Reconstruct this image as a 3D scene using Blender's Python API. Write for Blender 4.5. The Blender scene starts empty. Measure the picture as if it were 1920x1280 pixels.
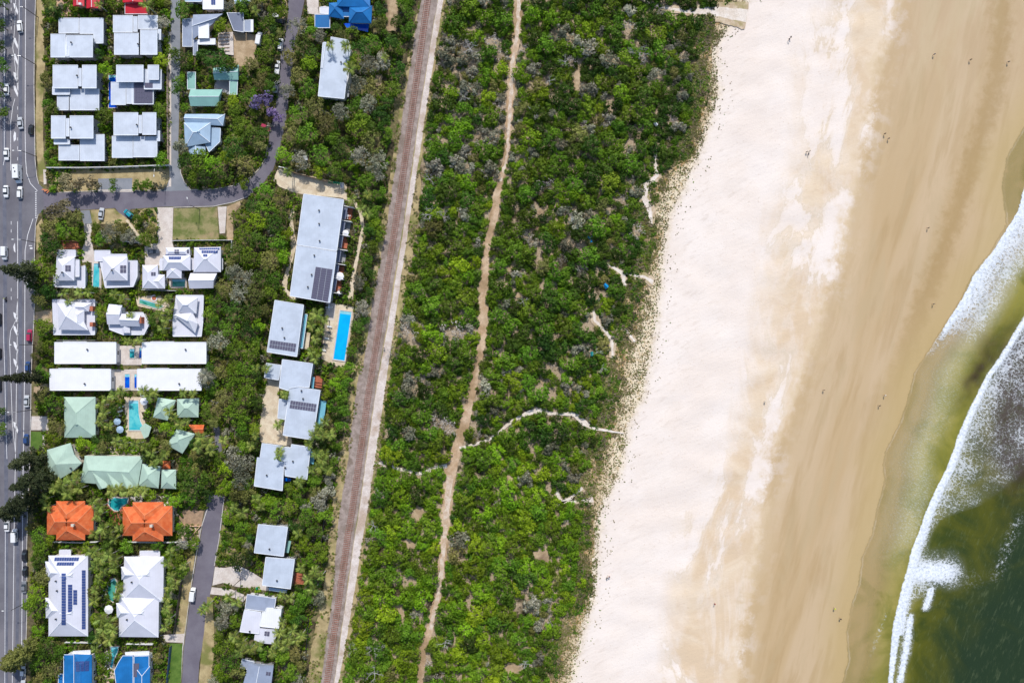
import bpy, math, random
import numpy as np
from mathutils import Vector, noise as mnoise
from mathutils.geometry import tessellate_polygon
from mathutils.bvhtree import BVHTree

random.seed(7); rng = np.random.default_rng(7)
scn = bpy.context.scene
COL = scn.collection

# ------------------------------------------------------------------ camera, light, exposure
CAM_H, MPP = 256.0, 0.2            # flying height in metres, metres per photo pixel on the ground
cam_data = bpy.data.cameras.new('camera'); cam = bpy.data.objects.new('camera', cam_data)
COL.objects.link(cam); scn.camera = cam
cam.location = (0, 0, CAM_H); cam.rotation_euler = (0, 0, 0)
cam_data.sensor_width = 36.0; cam_data.lens = 36.0*CAM_H/(1920*MPP)
cam_data.clip_start = 1.0; cam_data.clip_end = 9000.0

world = bpy.data.worlds.new('World'); scn.world = world; world.use_nodes = True
wn = world.node_tree; wn.nodes.clear()
sky = wn.nodes.new('ShaderNodeTexSky'); sky.sky_type = 'NISHITA'; sky.sun_disc = False
sky.sun_elevation = math.radians(47); sky.sun_rotation = math.radians(3); sky.air_density = 1.0; sky.dust_density = 1.2
bgn = wn.nodes.new('ShaderNodeBackground'); bgn.inputs['Strength'].default_value = 0.15
wo = wn.nodes.new('ShaderNodeOutputWorld')
wn.links.new(sky.outputs[0], bgn.inputs[0]); wn.links.new(bgn.outputs[0], wo.inputs[0])

sun_data = bpy.data.lights.new('sun', 'SUN'); sun = bpy.data.objects.new('sun', sun_data); COL.objects.link(sun)
sun_data.energy = 3.7; sun_data.angle = math.radians(0.55); sun_data.color = (1.0, 0.965, 0.91)
_e = math.radians(47)
sun.rotation_euler = Vector((-0.06*math.cos(_e), -math.cos(_e), -math.sin(_e))).to_track_quat('-Z', 'Y').to_euler()
sun.location = (0, 200, 300)
vs = scn.view_settings
vs.view_transform = 'Standard'; vs.look = 'None'; vs.exposure = -0.04; vs.gamma = 1.0; vs.use_curve_mapping = False
scn.render.engine = 'CYCLES'
scn.cycles.max_bounces = 5; scn.cycles.diffuse_bounces = 3; scn.cycles.glossy_bounces = 2
scn.cycles.transmission_bounces = 2; scn.cycles.transparent_max_bounces = 6

# ------------------------------------------------------------------ placing helpers
def P(px, py, z=0.0):
    k = (CAM_H - z)/CAM_H*MPP
    return Vector(((px-960)*k, (640-py)*k, z))

ORG = {}
def tag(o, label=None, cat=None, group=None, kind=None):
    if label: o['label'] = label
    if cat: o['category'] = cat
    if group: o['group'] = group
    if kind: o['kind'] = kind
    return o
def empty(name, loc, rz=0.0):
    o = bpy.data.objects.new(name, None); o.empty_display_size = 0.5
    o.location = loc; o.rotation_euler = (0, 0, rz); COL.objects.link(o); ORG[o.name] = Vector(loc)
    return o
def mesh(name, verts, faces, mats, fm=None, smooth=False):
    me = bpy.data.meshes.new(name)
    me.from_pydata([tuple(v) for v in verts], [], [tuple(f) for f in faces])
    for m in (mats if isinstance(mats, (list, tuple)) else [mats]): me.materials.append(m)
    if fm is not None: me.polygons.foreach_set('material_index', fm)
    if smooth: me.polygons.foreach_set('use_smooth', [True]*len(me.polygons))
    return me
def link(name, me, parent=None, loc=None):
    o = bpy.data.objects.new(name, me); COL.objects.link(o)
    if parent is not None: o.parent = parent
    if loc is not None: o.location = loc
    return o
def mk(name, verts, faces, mats, parent=None, fm=None, smooth=False):
    """verts in world space; parented under an unrotated empty at ORG[parent]"""
    off = ORG[parent.name] if parent is not None else Vector((0, 0, 0))
    vs_ = [Vector(v)-off for v in verts]
    o = link(name, mesh(name, vs_, faces, mats, fm, smooth), parent)
    ORG[o.name] = off
    return o
class MB:
    """collects shapes into one mesh"""
    def __init__(s): s.v = []; s.f = []; s.m = []
    def add(s, v, f, mi=0):
        b = len(s.v); s.v += [Vector(a) for a in v]; s.f += [tuple(i+b for i in q) for q in f]; s.m += [mi]*len(f)
    def box(s, c, size, mi=0, rz=0.0, taper=1.0):
        x, y, z = size[0]/2, size[1]/2, size[2]/2; t = taper
        pts = [(-x,-y,-z),(x,-y,-z),(x,y,-z),(-x,y,-z),(-x*t,-y*t,z),(x*t,-y*t,z),(x*t,y*t,z),(-x*t,y*t,z)]
        ca, sa = math.cos(rz), math.sin(rz)
        s.add([(c[0]+p[0]*ca-p[1]*sa, c[1]+p[0]*sa+p[1]*ca, c[2]+p[2]) for p in pts],
              [(3,2,1,0),(4,5,6,7),(0,1,5,4),(1,2,6,5),(2,3,7,6),(3,0,4,7)], mi)
    def prism(s, ring, z0, z1, mi=0):
        n = len(ring)
        s.add([(p[0],p[1],z0) for p in ring]+[(p[0],p[1],z1) for p in ring],
              [tuple(range(n-1,-1,-1)), tuple(range(n,2*n))]+[(i,(i+1)%n,n+(i+1)%n,n+i) for i in range(n)], mi)
    def tube(s, pts, rads, n=6, mi=0, cap=True):
        rings = []
        for i, p in enumerate(pts):
            p = Vector(p); a = Vector(pts[max(i-1,0)]); b = Vector(pts[min(i+1,len(pts)-1)])
            t = (b-a).normalized(); u = t.orthogonal().normalized(); w = t.cross(u)
            rings.append([p+(u*math.cos(2*math.pi*k/n)+w*math.sin(2*math.pi*k/n))*rads[i] for k in range(n)])
        v = [q for r in rings for q in r]; f = []
        for i in range(len(pts)-1):
            for k in range(n): f.append((i*n+k, i*n+(k+1)%n, (i+1)*n+(k+1)%n, (i+1)*n+k))
        if cap: f.append(tuple(range(n-1,-1,-1))); f.append(tuple((len(pts)-1)*n+k for k in range(n)))
        s.add(v, f, mi)
    def build(s, name, mats, parent=None, smooth=False, local=False):
        if local:
            return link(name, mesh(name, s.v, s.f, mats, s.m, smooth), parent)
        return mk(name, s.v, s.f, mats, parent, s.m, smooth)
    def mesh(s, name, mats, smooth=False): return mesh(name, s.v, s.f, mats, s.m, smooth)

# ------------------------------------------------------------------ materials
def srgb(r, g, b):
    f = lambda c: (c/255/12.92) if c/255 <= 0.04045 else ((c/255+0.055)/1.055)**2.4
    return (f(r), f(g), f(b))
class NT:
    def __init__(s, name):
        s.m = bpy.data.materials.new(name); s.m.use_nodes = True; s.t = s.m.node_tree; s.t.nodes.clear()
        s.out = s.n('ShaderNodeOutputMaterial'); s.p = s.n('ShaderNodeBsdfPrincipled'); s.l(s.p.outputs[0], s.out.inputs[0])
    def n(s, t, **k):
        x = s.t.nodes.new(t)
        for a, b in k.items(): setattr(x, a, b)
        return x
    def l(s, a, b): s.t.links.new(a, b)
    def put(s, sock, v):
        if hasattr(v, 'is_output') or hasattr(v, 'links'): s.l(v, sock)
        elif isinstance(v, tuple) and len(v) == 3 and sock.type == 'RGBA': sock.default_value = (*v, 1)
        else: sock.default_value = v
    def math(s, op, a, b=0.0, c=0.0, clamp=False):
        x = s.n('ShaderNodeMath', operation=op, use_clamp=clamp)
        s.put(x.inputs[0], a); s.put(x.inputs[1], b)
        if op in ('MULTIPLY_ADD', 'COMPARE'): s.put(x.inputs[2], c)
        return x.outputs[0]
    def geo(s): return s.n('ShaderNodeNewGeometry').outputs['Position']
    def obj(s): return s.n('ShaderNodeTexCoord').outputs['Object']
    def mapv(s, v, scale=(1,1,1), rot=(0,0,0), loc=(0,0,0)):
        if any(rot) and scale != (1,1,1): v = s.mapv(v, rot=rot); rot = (0,0,0)      # turn first, then stretch
        x = s.n('ShaderNodeMapping'); s.put(x.inputs[0], v); x.inputs['Scale'].default_value = scale
        x.inputs['Rotation'].default_value = rot; x.inputs['Location'].default_value = loc
        return x.outputs[0]
    def noise(s, v, scale, detail=3, rough=0.55, dist=0.0):
        x = s.n('ShaderNodeTexNoise'); s.l(v, x.inputs['Vector']); x.inputs['Scale'].default_value = scale
        x.inputs['Detail'].default_value = detail; x.inputs['Roughness'].default_value = rough; x.inputs['Distortion'].default_value = dist
        return x.outputs['Fac']
    def vor(s, v, scale, feature='F1', rnd=1.0):
        x = s.n('ShaderNodeTexVoronoi', feature=feature); s.l(v, x.inputs['Vector']); x.inputs['Scale'].default_value = scale
        x.inputs['Randomness'].default_value = rnd
        return x.outputs['Distance']
    def step(s, v, a, b):
        x = s.n('ShaderNodeMapRange', interpolation_type='SMOOTHSTEP'); s.put(x.inputs[0], v)
        x.inputs[1].default_value = a; x.inputs[2].default_value = b
        return x.outputs[0]
    def mix(s, f, a, b, mode='MIX'):
        x = s.n('ShaderNodeMix', data_type='RGBA', blend_type=mode); s.put(x.inputs[0], f); s.put(x.inputs[6], a); s.put(x.inputs[7], b)
        return x.outputs[2]
    def ramp(s, f, stops):
        x = s.n('ShaderNodeValToRGB'); s.put(x.inputs[0], f); el = x.color_ramp.elements
        while len(el) < len(stops): el.new(0.5)
        for e, (p, c) in zip(el, stops): e.position = p; e.color = (*c, 1)
        return x.outputs[0]
    def attr(s, name): return s.n('ShaderNodeAttribute', attribute_name=name).outputs['Fac']
    def rand(s): return s.n('ShaderNodeObjectInfo').outputs['Random']
    def bump(s, h, strength=0.3, dist=0.1):
        x = s.n('ShaderNodeBump'); x.inputs['Strength'].default_value = strength; x.inputs['Distance'].default_value = dist
        s.l(h, x.inputs['Height']); s.l(x.outputs[0], s.p.inputs['Normal'])
    def done(s, col, rough=0.8, metal=0.0, spec=0.3):
        s.put(s.p.inputs['Base Color'], col); s.put(s.p.inputs['Roughness'], rough); s.put(s.p.inputs['Metallic'], metal)
        s.p.inputs['Specular IOR Level'].default_value = spec
        return s.m
M = {}
def patchy(name, a, b, scale=0.3, rough=0.85, c=None, fine=3.0, bump=0.2, spec=0.25, lo=0.35, hi=0.65, bd=0.05):
    t = NT(name); g = t.geo()
    f = t.step(t.noise(g, scale, 4, 0.6), lo, hi)
    col = t.mix(f, a, b)
    if c is not None: col = t.mix(t.step(t.noise(t.mapv(g, loc=(31, 7, 3)), scale*0.45, 3), 0.5, 0.68), col, c)
    fn = t.noise(g, fine, 2, 0.7)
    k = t.ramp(fn, [(0.25, (0.8,)*3), (0.75, (1.18,)*3)])
    col = t.mix(1.0, col, k, 'MULTIPLY')
    t.bump(fn, bump, bd)
    M[name] = t.done(col, rough, 0, spec); return M[name]
def plain(name, a, rough=0.6, metal=0.0, spec=0.4, var=0.08, scale=0.8):
    t = NT(name); g = t.geo(); f = t.noise(g, scale, 4, 0.65)
    lo = tuple(max(0, x*(1-var)) for x in a); hi = tuple(min(1, x*(1+var)) for x in a)
    M[name] = t.done(t.mix(t.step(f, 0.3, 0.7), lo, hi), rough, metal, spec); return M[name]
def metal_roof(name, a, var=0.07, rough=0.5, spec=0.35, stain=0.2):
    """painted sheet roof: faint sheet laps, patchy weathering, dirt streaks"""
    t = NT(name); g = t.geo(); r = t.rand()
    f = t.noise(g, 0.25, 4, 0.6); f2 = t.noise(t.mapv(g, scale=(2.2, 0.25, 1)), 1.0, 3, 0.6); f3 = t.noise(t.mapv(g, loc=(3, 8, 0)), 0.7, 5, 0.75)
    lo = tuple(x*(1-var) for x in a); hi = tuple(min(0.9, x*(1+var)) for x in a)
    col = t.mix(t.step(f, 0.35, 0.65), lo, hi)
    w = t.n('ShaderNodeTexWave', wave_type='BANDS', bands_direction='X', wave_profile='SAW'); w.inputs['Scale'].default_value = 0.42
    w.inputs['Distortion'].default_value = 0.1; t.l(g, w.inputs['Vector'])
    lap = t.step(w.outputs['Fac'], 0.9, 1.0)
    col = t.mix(t.math('MULTIPLY', lap, 0.30), col, tuple(x*0.6 for x in a))
    col = t.mix(t.math('MULTIPLY', t.step(f3, 0.5, 0.75), stain*0.9), col, tuple(x*0.7 for x in (a[0], a[1]*0.96, a[2]*0.9)))
    col = t.mix(t.math('MULTIPLY', t.step(f2, 0.55, 0.8), stain), col, tuple(x*0.55 for x in a))
    t.bump(w.outputs['Fac'], 0.15, 0.03)
    M[name] = t.done(col, rough, 0.0, spec); return M[name]
def leafmat(name, c1, c2, c3, trans=0.34):
    """foliage: every leaf clump and every plant its own tone"""
    t = NT(name); a = t.attr('leaf'); r = t.rand(); o = t.obj()
    n = t.noise(o, 2.2, 2); zone = t.noise(t.geo(), 0.045, 3, 0.6, 0.4)
    f = t.math('ADD', t.math('MULTIPLY', a, 0.55), t.math('MULTIPLY', r, 0.35)); f = t.math('ADD', f, t.math('MULTIPLY', n, 0.35))
    f = t.math('ADD', f, t.math('MULTIPLY_ADD', zone, 1.1, -0.60))
    col = t.ramp(f, [(0.1, c1), (0.5, c2), (0.95, c3)])
    hs = t.n('ShaderNodeHueSaturation'); t.l(col, hs.inputs['Color'])
    t.l(t.math('MULTIPLY_ADD', t.math('FRACT', t.math('MULTIPLY', r, 7.31)), 0.045, 0.475), hs.inputs['Hue'])
    t.l(t.math('MULTIPLY_ADD', t.math('FRACT', t.math('MULTIPLY', r, 3.77)), 0.65, 0.77), hs.inputs['Value'])
    col = hs.outputs[0]
    t.put(t.p.inputs['Base Color'], col); t.p.inputs['Roughness'].default_value = 0.62; t.p.inputs['Specular IOR Level'].default_value = 0.22
    tr = t.n('ShaderNodeBsdfTranslucent'); t.l(col, tr.inputs[0])
    mx = t.n('ShaderNodeMixShader'); mx.inputs[0].default_value = trans
    t.l(t.p.outputs[0], mx.inputs[1]); t.l(tr.outputs[0], mx.inputs[2]); t.l(mx.outputs[0], t.out.inputs[0])
    M[name] = t.m; return t.m

leafmat('leaf_green',  (0.046,0.090,0.007), (0.108,0.205,0.012), (0.200,0.330,0.022))
leafmat('leaf_dark',   (0.020,0.048,0.007), (0.048,0.108,0.010), (0.098,0.180,0.018))
leafmat('leaf_bright', (0.080,0.150,0.006), (0.165,0.290,0.010), (0.280,0.430,0.018))
leafmat('leaf_olive',  (0.084,0.096,0.022), (0.174,0.186,0.041), (0.288,0.282,0.084))
leafmat('leaf_grey',   (0.110,0.115,0.065), (0.240,0.245,0.160), (0.460,0.440,0.350))
leafmat('leaf_brown',  (0.090,0.075,0.040), (0.190,0.160,0.085), (0.310,0.260,0.160))
leafmat('leaf_twig',   (0.260,0.225,0.190), (0.450,0.405,0.360), (0.640,0.590,0.540), 0.15)
leafmat('leaf_purple', (0.150,0.100,0.220), (0.300,0.210,0.430), (0.430,0.330,0.580))
leafmat('leaf_palm',   (0.069,0.109,0.016), (0.161,0.224,0.032), (0.322,0.380,0.092), 0.2)
leafmat('leaf_pine',   (0.020,0.032,0.012), (0.050,0.066,0.026), (0.110,0.122,0.060))
leafmat('leaf_dune',   (0.140,0.115,0.055), (0.250,0.205,0.105), (0.380,0.310,0.180), 0.05)
plain('bark', (0.13,0.10,0.08), 0.9, var=0.3); plain('pale_bark', (0.42,0.40,0.38), 0.85, var=0.2)
plain('white_paint', (0.78,0.78,0.80), 0.5); plain('cream_wall', (0.62,0.56,0.46), 0.8); plain('white_wall', (0.74,0.73,0.73), 0.8)
plain('grey_wall', (0.32,0.32,0.33), 0.8); plain('brick_wall', (0.30,0.15,0.09), 0.85, var=0.2); plain('render_wall', (0.66,0.42,0.28), 0.85)
plain('glass', (0.03,0.04,0.05), 0.08, spec=0.6); plain('dark_metal', (0.05,0.05,0.055), 0.4); plain('steel', (0.35,0.36,0.38), 0.35, metal=0.6)
plain('timber', (0.36,0.24,0.15), 0.8, var=0.2); plain('pale_timber', (0.62,0.47,0.36), 0.8, var=0.12); plain('terracotta', (0.42,0.13,0.07), 0.8, var=0.25)
plain('rubber', (0.02,0.02,0.02), 0.8); plain('lamp_glass', (0.8,0.8,0.78), 0.2)
metal_roof('roof_pale', srgb(202,209,220)); metal_roof('roof_grey', srgb(188,197,210)); metal_roof('roof_white', (0.80,0.80,0.83), 0.03, stain=0.05)
metal_roof('roof_offwhite', srgb(214,214,224), 0.04, stain=0.06); metal_roof('roof_mint', srgb(172,196,180)); metal_roof('roof_teal', srgb(140,184,174))
metal_roof('roof_skyblue', srgb(160,184,206)); metal_roof('roof_blue', (0.015,0.155,0.42), 0.12, 0.35); metal_roof('roof_red', srgb(196,34,52), 0.12)
metal_roof('roof_slate', srgb(148,158,178)); metal_roof('roof_shed', srgb(110,118,140)); metal_roof('roof_awning', srgb(120,185,205), 0.1)
metal_roof('ridge_metal', srgb(235,238,245), 0.03)
def tile_roof():
    t = NT('roof_tiles'); g = t.geo()
    f = t.noise(g, 0.5, 4, 0.65); col = t.mix(t.step(f, 0.3, 0.7), srgb(206,92,44), srgb(222,122,72))
    col = t.mix(t.step(t.noise(t.mapv(g, loc=(5,5,5)), 0.9, 4, 0.7), 0.56, 0.7), col, srgb(190,110,80))
    w = t.n('ShaderNodeTexBrick'); w.inputs['Scale'].default_value = 1.0; t.l(g, w.inputs['Vector'])
    w.inputs['Brick Width'].default_value = 0.33; w.inputs['Row Height'].default_value = 0.4; w.inputs['Mortar Size'].default_value = 0.03
    t.bump(w.outputs['Fac'], 0.4, 0.05)
    M['roof_tiles'] = t.done(col, 0.75)
tile_roof(); plain('ridge_tile', srgb(226,140,96), 0.7)
def panelmat(name, a, b):
    t = NT(name); g = t.geo(); w = t.n('ShaderNodeTexBrick', offset=0.0); w.inputs['Scale'].default_value = 1.0; t.l(g, w.inputs['Vector'])
    w.inputs['Brick Width'].default_value = 0.25; w.inputs['Row Height'].default_value = 0.25; w.inputs['Mortar Size'].default_value = 0.012
    M[name] = t.done(t.mix(w.outputs['Fac'], a, b), 0.22, 0.0, 0.5)
panelmat('solar_blue', (0.020,0.050,0.20), (0.16,0.20,0.36)); panelmat('solar_grey', (0.10,0.095,0.14), (0.20,0.19,0.25))
plain('panel_frame', (0.55,0.57,0.62), 0.4)
# ground surfaces
patchy('asphalt', (0.135,0.130,0.150), (0.175,0.170,0.190), 0.12, 0.9, (0.20,0.19,0.21), 6.0, 0.15)
patchy('asphalt_dark', (0.150,0.135,0.165), (0.19,0.175,0.205), 0.12, 0.9, None, 6.0, 0.15)
patchy('asphalt_pale', (0.22,0.235,0.26), (0.28,0.29,0.32), 0.15, 0.9, None, 6.0, 0.15)
patchy('wheel_wear', (0.115,0.12,0.155), (0.15,0.155,0.19), 0.3, 0.75, None, 6.0, 0.1)
patchy('concrete', (0.58,0.50,0.44), (0.68,0.61,0.55), 0.4, 0.85, None, 4.0, 0.1)
patchy('kerb_concrete', (0.50,0.46,0.42), (0.62,0.58,0.54), 0.6, 0.85, None, 4.0, 0.1)
patchy('paving', (0.62,0.50,0.36), (0.72,0.62,0.46), 0.5, 0.85, (0.55,0.44,0.30), 5.0, 0.15)
patchy('lawn', (0.13,0.16,0.04), (0.30,0.26,0.12), 0.25, 0.9, (0.38,0.27,0.16), 4.0, 0.4)
patchy('green_lawn', (0.07,0.14,0.02), (0.12,0.20,0.035), 0.3, 0.9, None, 4.0, 0.4)
patchy('dry_grass', (0.34,0.26,0.13), (0.48,0.38,0.20), 0.3, 0.95, (0.20,0.20,0.06), 3.5, 0.5)
patchy('dirt', (0.38,0.27,0.16), (0.52,0.39,0.25), 0.3, 0.95, (0.24,0.16,0.10), 3.5, 0.5)
patchy('soil', (0.075,0.055,0.035), (0.18,0.13,0.08), 0.35, 0.95, (0.035,0.040,0.020), 2.5, 0.6)
patchy('sandy_track', (0.44,0.29,0.17), (0.60,0.45,0.31), 0.22, 0.95, (0.34,0.23,0.13), 2.2, 0.6, bd=0.12)
patchy('white_sand', (0.66,0.56,0.46), (0.78,0.70,0.62), 0.4, 0.95, None, 3.0, 0.5, bd=0.1)
patchy('ballast', (0.27,0.215,0.185), (0.39,0.315,0.28), 0.5, 0.95, (0.23,0.18,0.145), 2.2, 0.9, bd=0.12)
patchy('service_track', (0.58,0.49,0.43), (0.70,0.62,0.57), 0.3, 0.95, (0.48,0.37,0.29), 2.5, 0.5, bd=0.08)
plain('line_paint', (0.74,0.73,0.74), 0.7, var=0.12, scale=1.5)
plain('sleeper_timber', (0.25,0.105,0.07), 0.85, var=0.3, scale=1.2); plain('rail_steel', (0.50,0.36,0.31), 0.5, metal=0.1)
def poolmat(name, a, b):
    t = NT(name); g = t.geo(); f = t.noise(g, 0.35, 3, 0.5, 0.6)
    t.bump(t.noise(g, 1.6, 2), 0.15, 0.05)
    M[name] = t.done(t.mix(t.step(f, 0.35, 0.65), a, b), 0.12, 0, 0.4)
poolmat('pool_azure', (0.0,0.40,0.80), (0.0,0.46,0.86)); poolmat('pool_blue', (0.0,0.06,0.55), (0.0,0.13,0.66))
poolmat('pool_aqua', (0.03,0.42,0.50), (0.14,0.58,0.60)); poolmat('pool_green', (0.02,0.22,0.17), (0.10,0.40,0.30)); poolmat('pool_teal', (0.0,0.24,0.27), (0.03,0.36,0.38))
# ------------------------------------------------------------------ boundaries traced on the ground (photo pixels on the flown ground plane)
def prof(pts, ext=(-4200, 5480), slope=-0.26):
    ys = [p[1] for p in pts]; xs = [p[0] for p in pts]
    ys = [ext[0]]+ys+[ext[1]]; xs = [xs[0]+(ext[0]-ys[1])*slope]+xs+[xs[-1]+(ext[1]-ys[-2])*slope]
    return lambda y: np.interp(y, ys, xs)
VEG   = prof([(1395,-40),(1330,40),(1318,110),(1308,200),(1285,290),(1238,330),(1205,400),(1225,440),(1200,520),(1180,600),(1160,660),(1150,720),(1135,800),(1118,850),(1110,900),(1096,960),(1098,1040),(1106,1100),(1082,1150),(1050,1210),(1035,1280)])
DUNE  = prof([(1420,-20),(1345,90),(1352,180),(1318,280),(1290,350),(1262,400),(1248,470),(1242,560),(1228,650),(1212,740),(1182,800),(1170,880),(1130,960),(1124,1040),(1118,1120),(1095,1190),(1078,1280)])
PATCH = prof([(1542,0),(1500,110),(1495,250),(1478,330),(1440,440),(1425,560),(1418,640),(1380,760),(1345,860),(1290,960),(1262,1060),(1250,1160),(1235,1280)])
WET   = prof([(1684,0),(1672,70),(1648,120),(1640,190),(1632,250),(1612,330),(1594,410),(1576,500),(1548,570),(1528,640),(1498,730),(1478,800),(1452,860),(1440,930),(1428,1000),(1412,1080),(1400,1180),(1388,1280)])
SWASH = prof([(1990,120),(1925,232),(1888,295),(1880,350),(1888,420),(1858,472),(1822,518),(1805,556),(1778,598),(1752,641),(1732,672),(1716,696),(1704,745),(1688,792),(1660,848),(1656,870),(1660,900),(1646,950),(1636,1000),(1616,1045),(1612,1090),(1596,1140),(1588,1190),(1592,1235),(1580,1280)])
FOAM1 = prof([(1930,320),(1918,360),(1908,395),(1890,425),(1860,472),(1824,518),(1806,556),(1779,598),(1753,641),(1733,672),(1717,696)])
BREAK = prof([(1990,480),(1925,584),(1898,628),(1872,672),(1848,704),(1830,742),(1816,770),(1800,806),(1790,836),(1774,880),(1752,922),(1736,958),(1722,1000),(1709,1030),(1700,1070),(1688,1110),(1679,1150),(1672,1190),(1668,1240),(1664,1290)])
BAND  = prof([(1880,0),(1874,100),(1860,180),(1840,250),(1815,330),(1785,420),(1757,500),(1725,590),(1700,660),(1640,800),(1590,920),(1565,1060),(1555,1180),(1545,1280)])

SEA_Z = -1.3
def axis(a, b, step, far):
    mid = np.arange(a, b+step, step, dtype=float); lo = a-np.geomspace(step, far, 16)[::-1]; hi = mid[-1]+np.geomspace(step, far, 16)
    return np.concatenate([lo, mid, hi])
def grid_mesh(name, X, Y, Z, mat, attrs, keep=None):
    ny, nx = X.shape
    k = (CAM_H-Z)/CAM_H*MPP
    co = np.stack([(X-960)*k, (640-Y)*k, Z], -1).reshape(-1, 3)
    idx = np.arange(nx*ny).reshape(ny, nx)
    f = np.stack([idx[1:, :-1], idx[1:, 1:], idx[:-1, 1:], idx[:-1, :-1]], -1).reshape(-1, 4)
    if keep is not None: f = f[keep.reshape(ny, nx)[:-1, :-1].reshape(-1)]
    me = bpy.data.meshes.new(name); me.vertices.add(len(co)); me.vertices.foreach_set('co', co.reshape(-1))
    me.loops.add(len(f)*4); me.loops.foreach_set('vertex_index', f.reshape(-1)); me.polygons.add(len(f))
    me.polygons.foreach_set('loop_start', np.arange(len(f))*4)
    me.polygons.foreach_set('use_smooth', np.ones(len(f), bool))
    me.update(calc_edges=True); me.materials.append(mat)
    for n, a in attrs.items():
        at = me.attributes.new(n, 'FLOAT', 'POINT'); at.data.foreach_set('value', a.reshape(-1).astype(np.float32))
    return link(name, me)
def sst(x, a, b):
    t = np.clip((x-a)/(b-a), 0, 1); return t*t*(3-2*t)

# ---- beach: dry sand, drifted sand, wet flat, with real dune and ripple relief
def beach_material():
    t = NT('beach_sand'); g = t.geo()
    wob = t.math('MULTIPLY_ADD', t.noise(t.mapv(g, scale=(1.0, 0.35, 1)), 0.09, 5, 0.62, 0.8), 90, -45)
    wob2 = t.math('MULTIPLY_ADD', t.noise(g, 0.28, 5, 0.7), 30, -15)
    dv = t.math('ADD', t.attr('d_dune'), wob2); dp = t.math('ADD', t.attr('d_patch'), wob); dw0 = t.attr('d_wet'); 
    dw = t.math('ADD', t.math('ADD', dw0, t.math('MULTIPLY', wob, 0.32)), t.math('MULTIPLY', wob2, 0.7)); ds = t.attr('d_swash'); yy = t.attr('along')
    rot = t.mapv(g, rot=(0, 0, math.radians(14)), scale=(1, 0.13, 1))       # stretched along the shore
    st1 = t.noise(rot, 0.055, 4, 0.55, 0.4); st2 = t.noise(rot, 0.22, 4, 0.6, 0.3); f3 = t.noise(g, 0.05, 5, 0.6, 1.2)
    dry = t.mix(t.step(t.noise(g, 0.04, 4, 0.6), 0.35, 0.65), srgb(235,223,213), srgb(229,215,203))
    dry = t.mix(t.math('MULTIPLY', t.step(t.noise(t.mapv(g, rot=(0,0,math.radians(-27)), scale=(0.4,1.3,1)), 0.42, 4, 0.68), 0.52, 0.68), t.math('MULTIPLY', t.step(dp, 30, -160), 0.42)), dry, srgb(206,190,176))
    damp = t.mix(t.step(f3, 0.38, 0.62), srgb(222,202,176), srgb(212,188,158))
    along_n = t.noise(t.mapv(g, rot=(0,0,math.radians(14)), scale=(1,0.45,1)), 0.045, 6, 0.66, 0.45)
    pm = t.math('MULTIPLY', t.step(dp, -30, 50), t.step(along_n, 0.40, 0.56))
    col = t.mix(pm, dry, damp)
    edge_line = t.step(t.math('ABSOLUTE', t.math('SUBTRACT', along_n, 0.475)), 0.02, 0.0)
    col = t.mix(t.math('MULTIPLY', t.math('MULTIPLY', edge_line, t.step(dp, -30, 40)), 0.35), col, srgb(196,176,140))
    wet = t.mix(t.step(st1, 0.4, 0.62), srgb(195,170,136), srgb(188,161,122)); wet = t.mix(t.math('MULTIPLY', t.step(st2, 0.46, 0.68), 0.6), wet, srgb(174,146,104))
    blotch = t.noise(t.mapv(g, rot=(0,0,math.radians(14)), scale=(1,0.3,1)), 0.1, 5, 0.65, 0.6)
    wet = t.mix(t.math('MULTIPLY', t.step(blotch, 0.5, 0.66), 0.45), wet, srgb(184,162,126))
    wet = t.mix(t.math('MULTIPLY', t.step(yy, 450, -150), 0.6), wet, t.mix(t.step(blotch, 0.4, 0.6), srgb(192,174,142), srgb(186,160,128)))
    wet = t.mix(t.math('MULTIPLY', t.step(dw, 34, -2), 0.5), wet, srgb(174,146,104))
    bd = t.math('ABSOLUTE', t.math('ADD', t.attr('d_band'), t.math('MULTIPLY', wob2, 2.2)))
    wet = t.mix(t.math('MULTIPLY', t.math('MULTIPLY', t.step(bd, 34, 0), t.step(yy, 900, 500)), 0.6), wet, srgb(160,132,84))
    wet = t.mix(t.math('MULTIPLY', t.step(ds, -80, -5), 0.65), wet, srgb(184,160,110))
    fringe = t.mix(t.step(blotch, 0.42, 0.6), srgb(214,192,160), srgb(202,176,140))
    col = t.mix(t.math('MULTIPLY', t.step(t.math('ADD', dw, t.math('MULTIPLY', wob2, 1.5)), -34, 4), t.step(t.noise(g, 0.18, 5, 0.65), 0.38, 0.56)), col, fringe)
    col = t.mix(t.math('MULTIPLY_ADD', t.step(dw, -14, 12), 0.6, t.math('MULTIPLY', t.step(dw, 0, 55), 0.4)), col, wet)
    dun = t.mix(t.step(t.noise(g, 0.5, 4, 0.7), 0.45, 0.65), srgb(230,214,186), srgb(198,174,138)); dun = t.mix(t.math('MULTIPLY', t.step(t.noise(g, 1.3, 4, 0.75), 0.46, 0.62), t.step(t.noise(g, 0.16, 3, 0.6), 0.38, 0.56)), dun, srgb(150,132,86))
    col = t.mix(t.step(dv, 12, -20), col, dun)
    track = t.noise(g, 1.4, 4, 0.75)
    sp = t.math('MULTIPLY', t.step(track, 0.58, 0.72), t.math('MULTIPLY', t.step(dw, 25, -60), 0.5))
    col = t.mix(sp, col, srgb(190,160,130))
    rip = t.noise(t.mapv(g, rot=(0,0,math.radians(-25)), scale=(0.5,1.5,1)), 0.45, 4, 0.65)
    h = t.math('ADD', t.math('MULTIPLY', rip, 0.7), t.math('MULTIPLY', track, 0.5))
    b = t.n('ShaderNodeBump'); b.inputs['Distance'].default_value = 0.22
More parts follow.
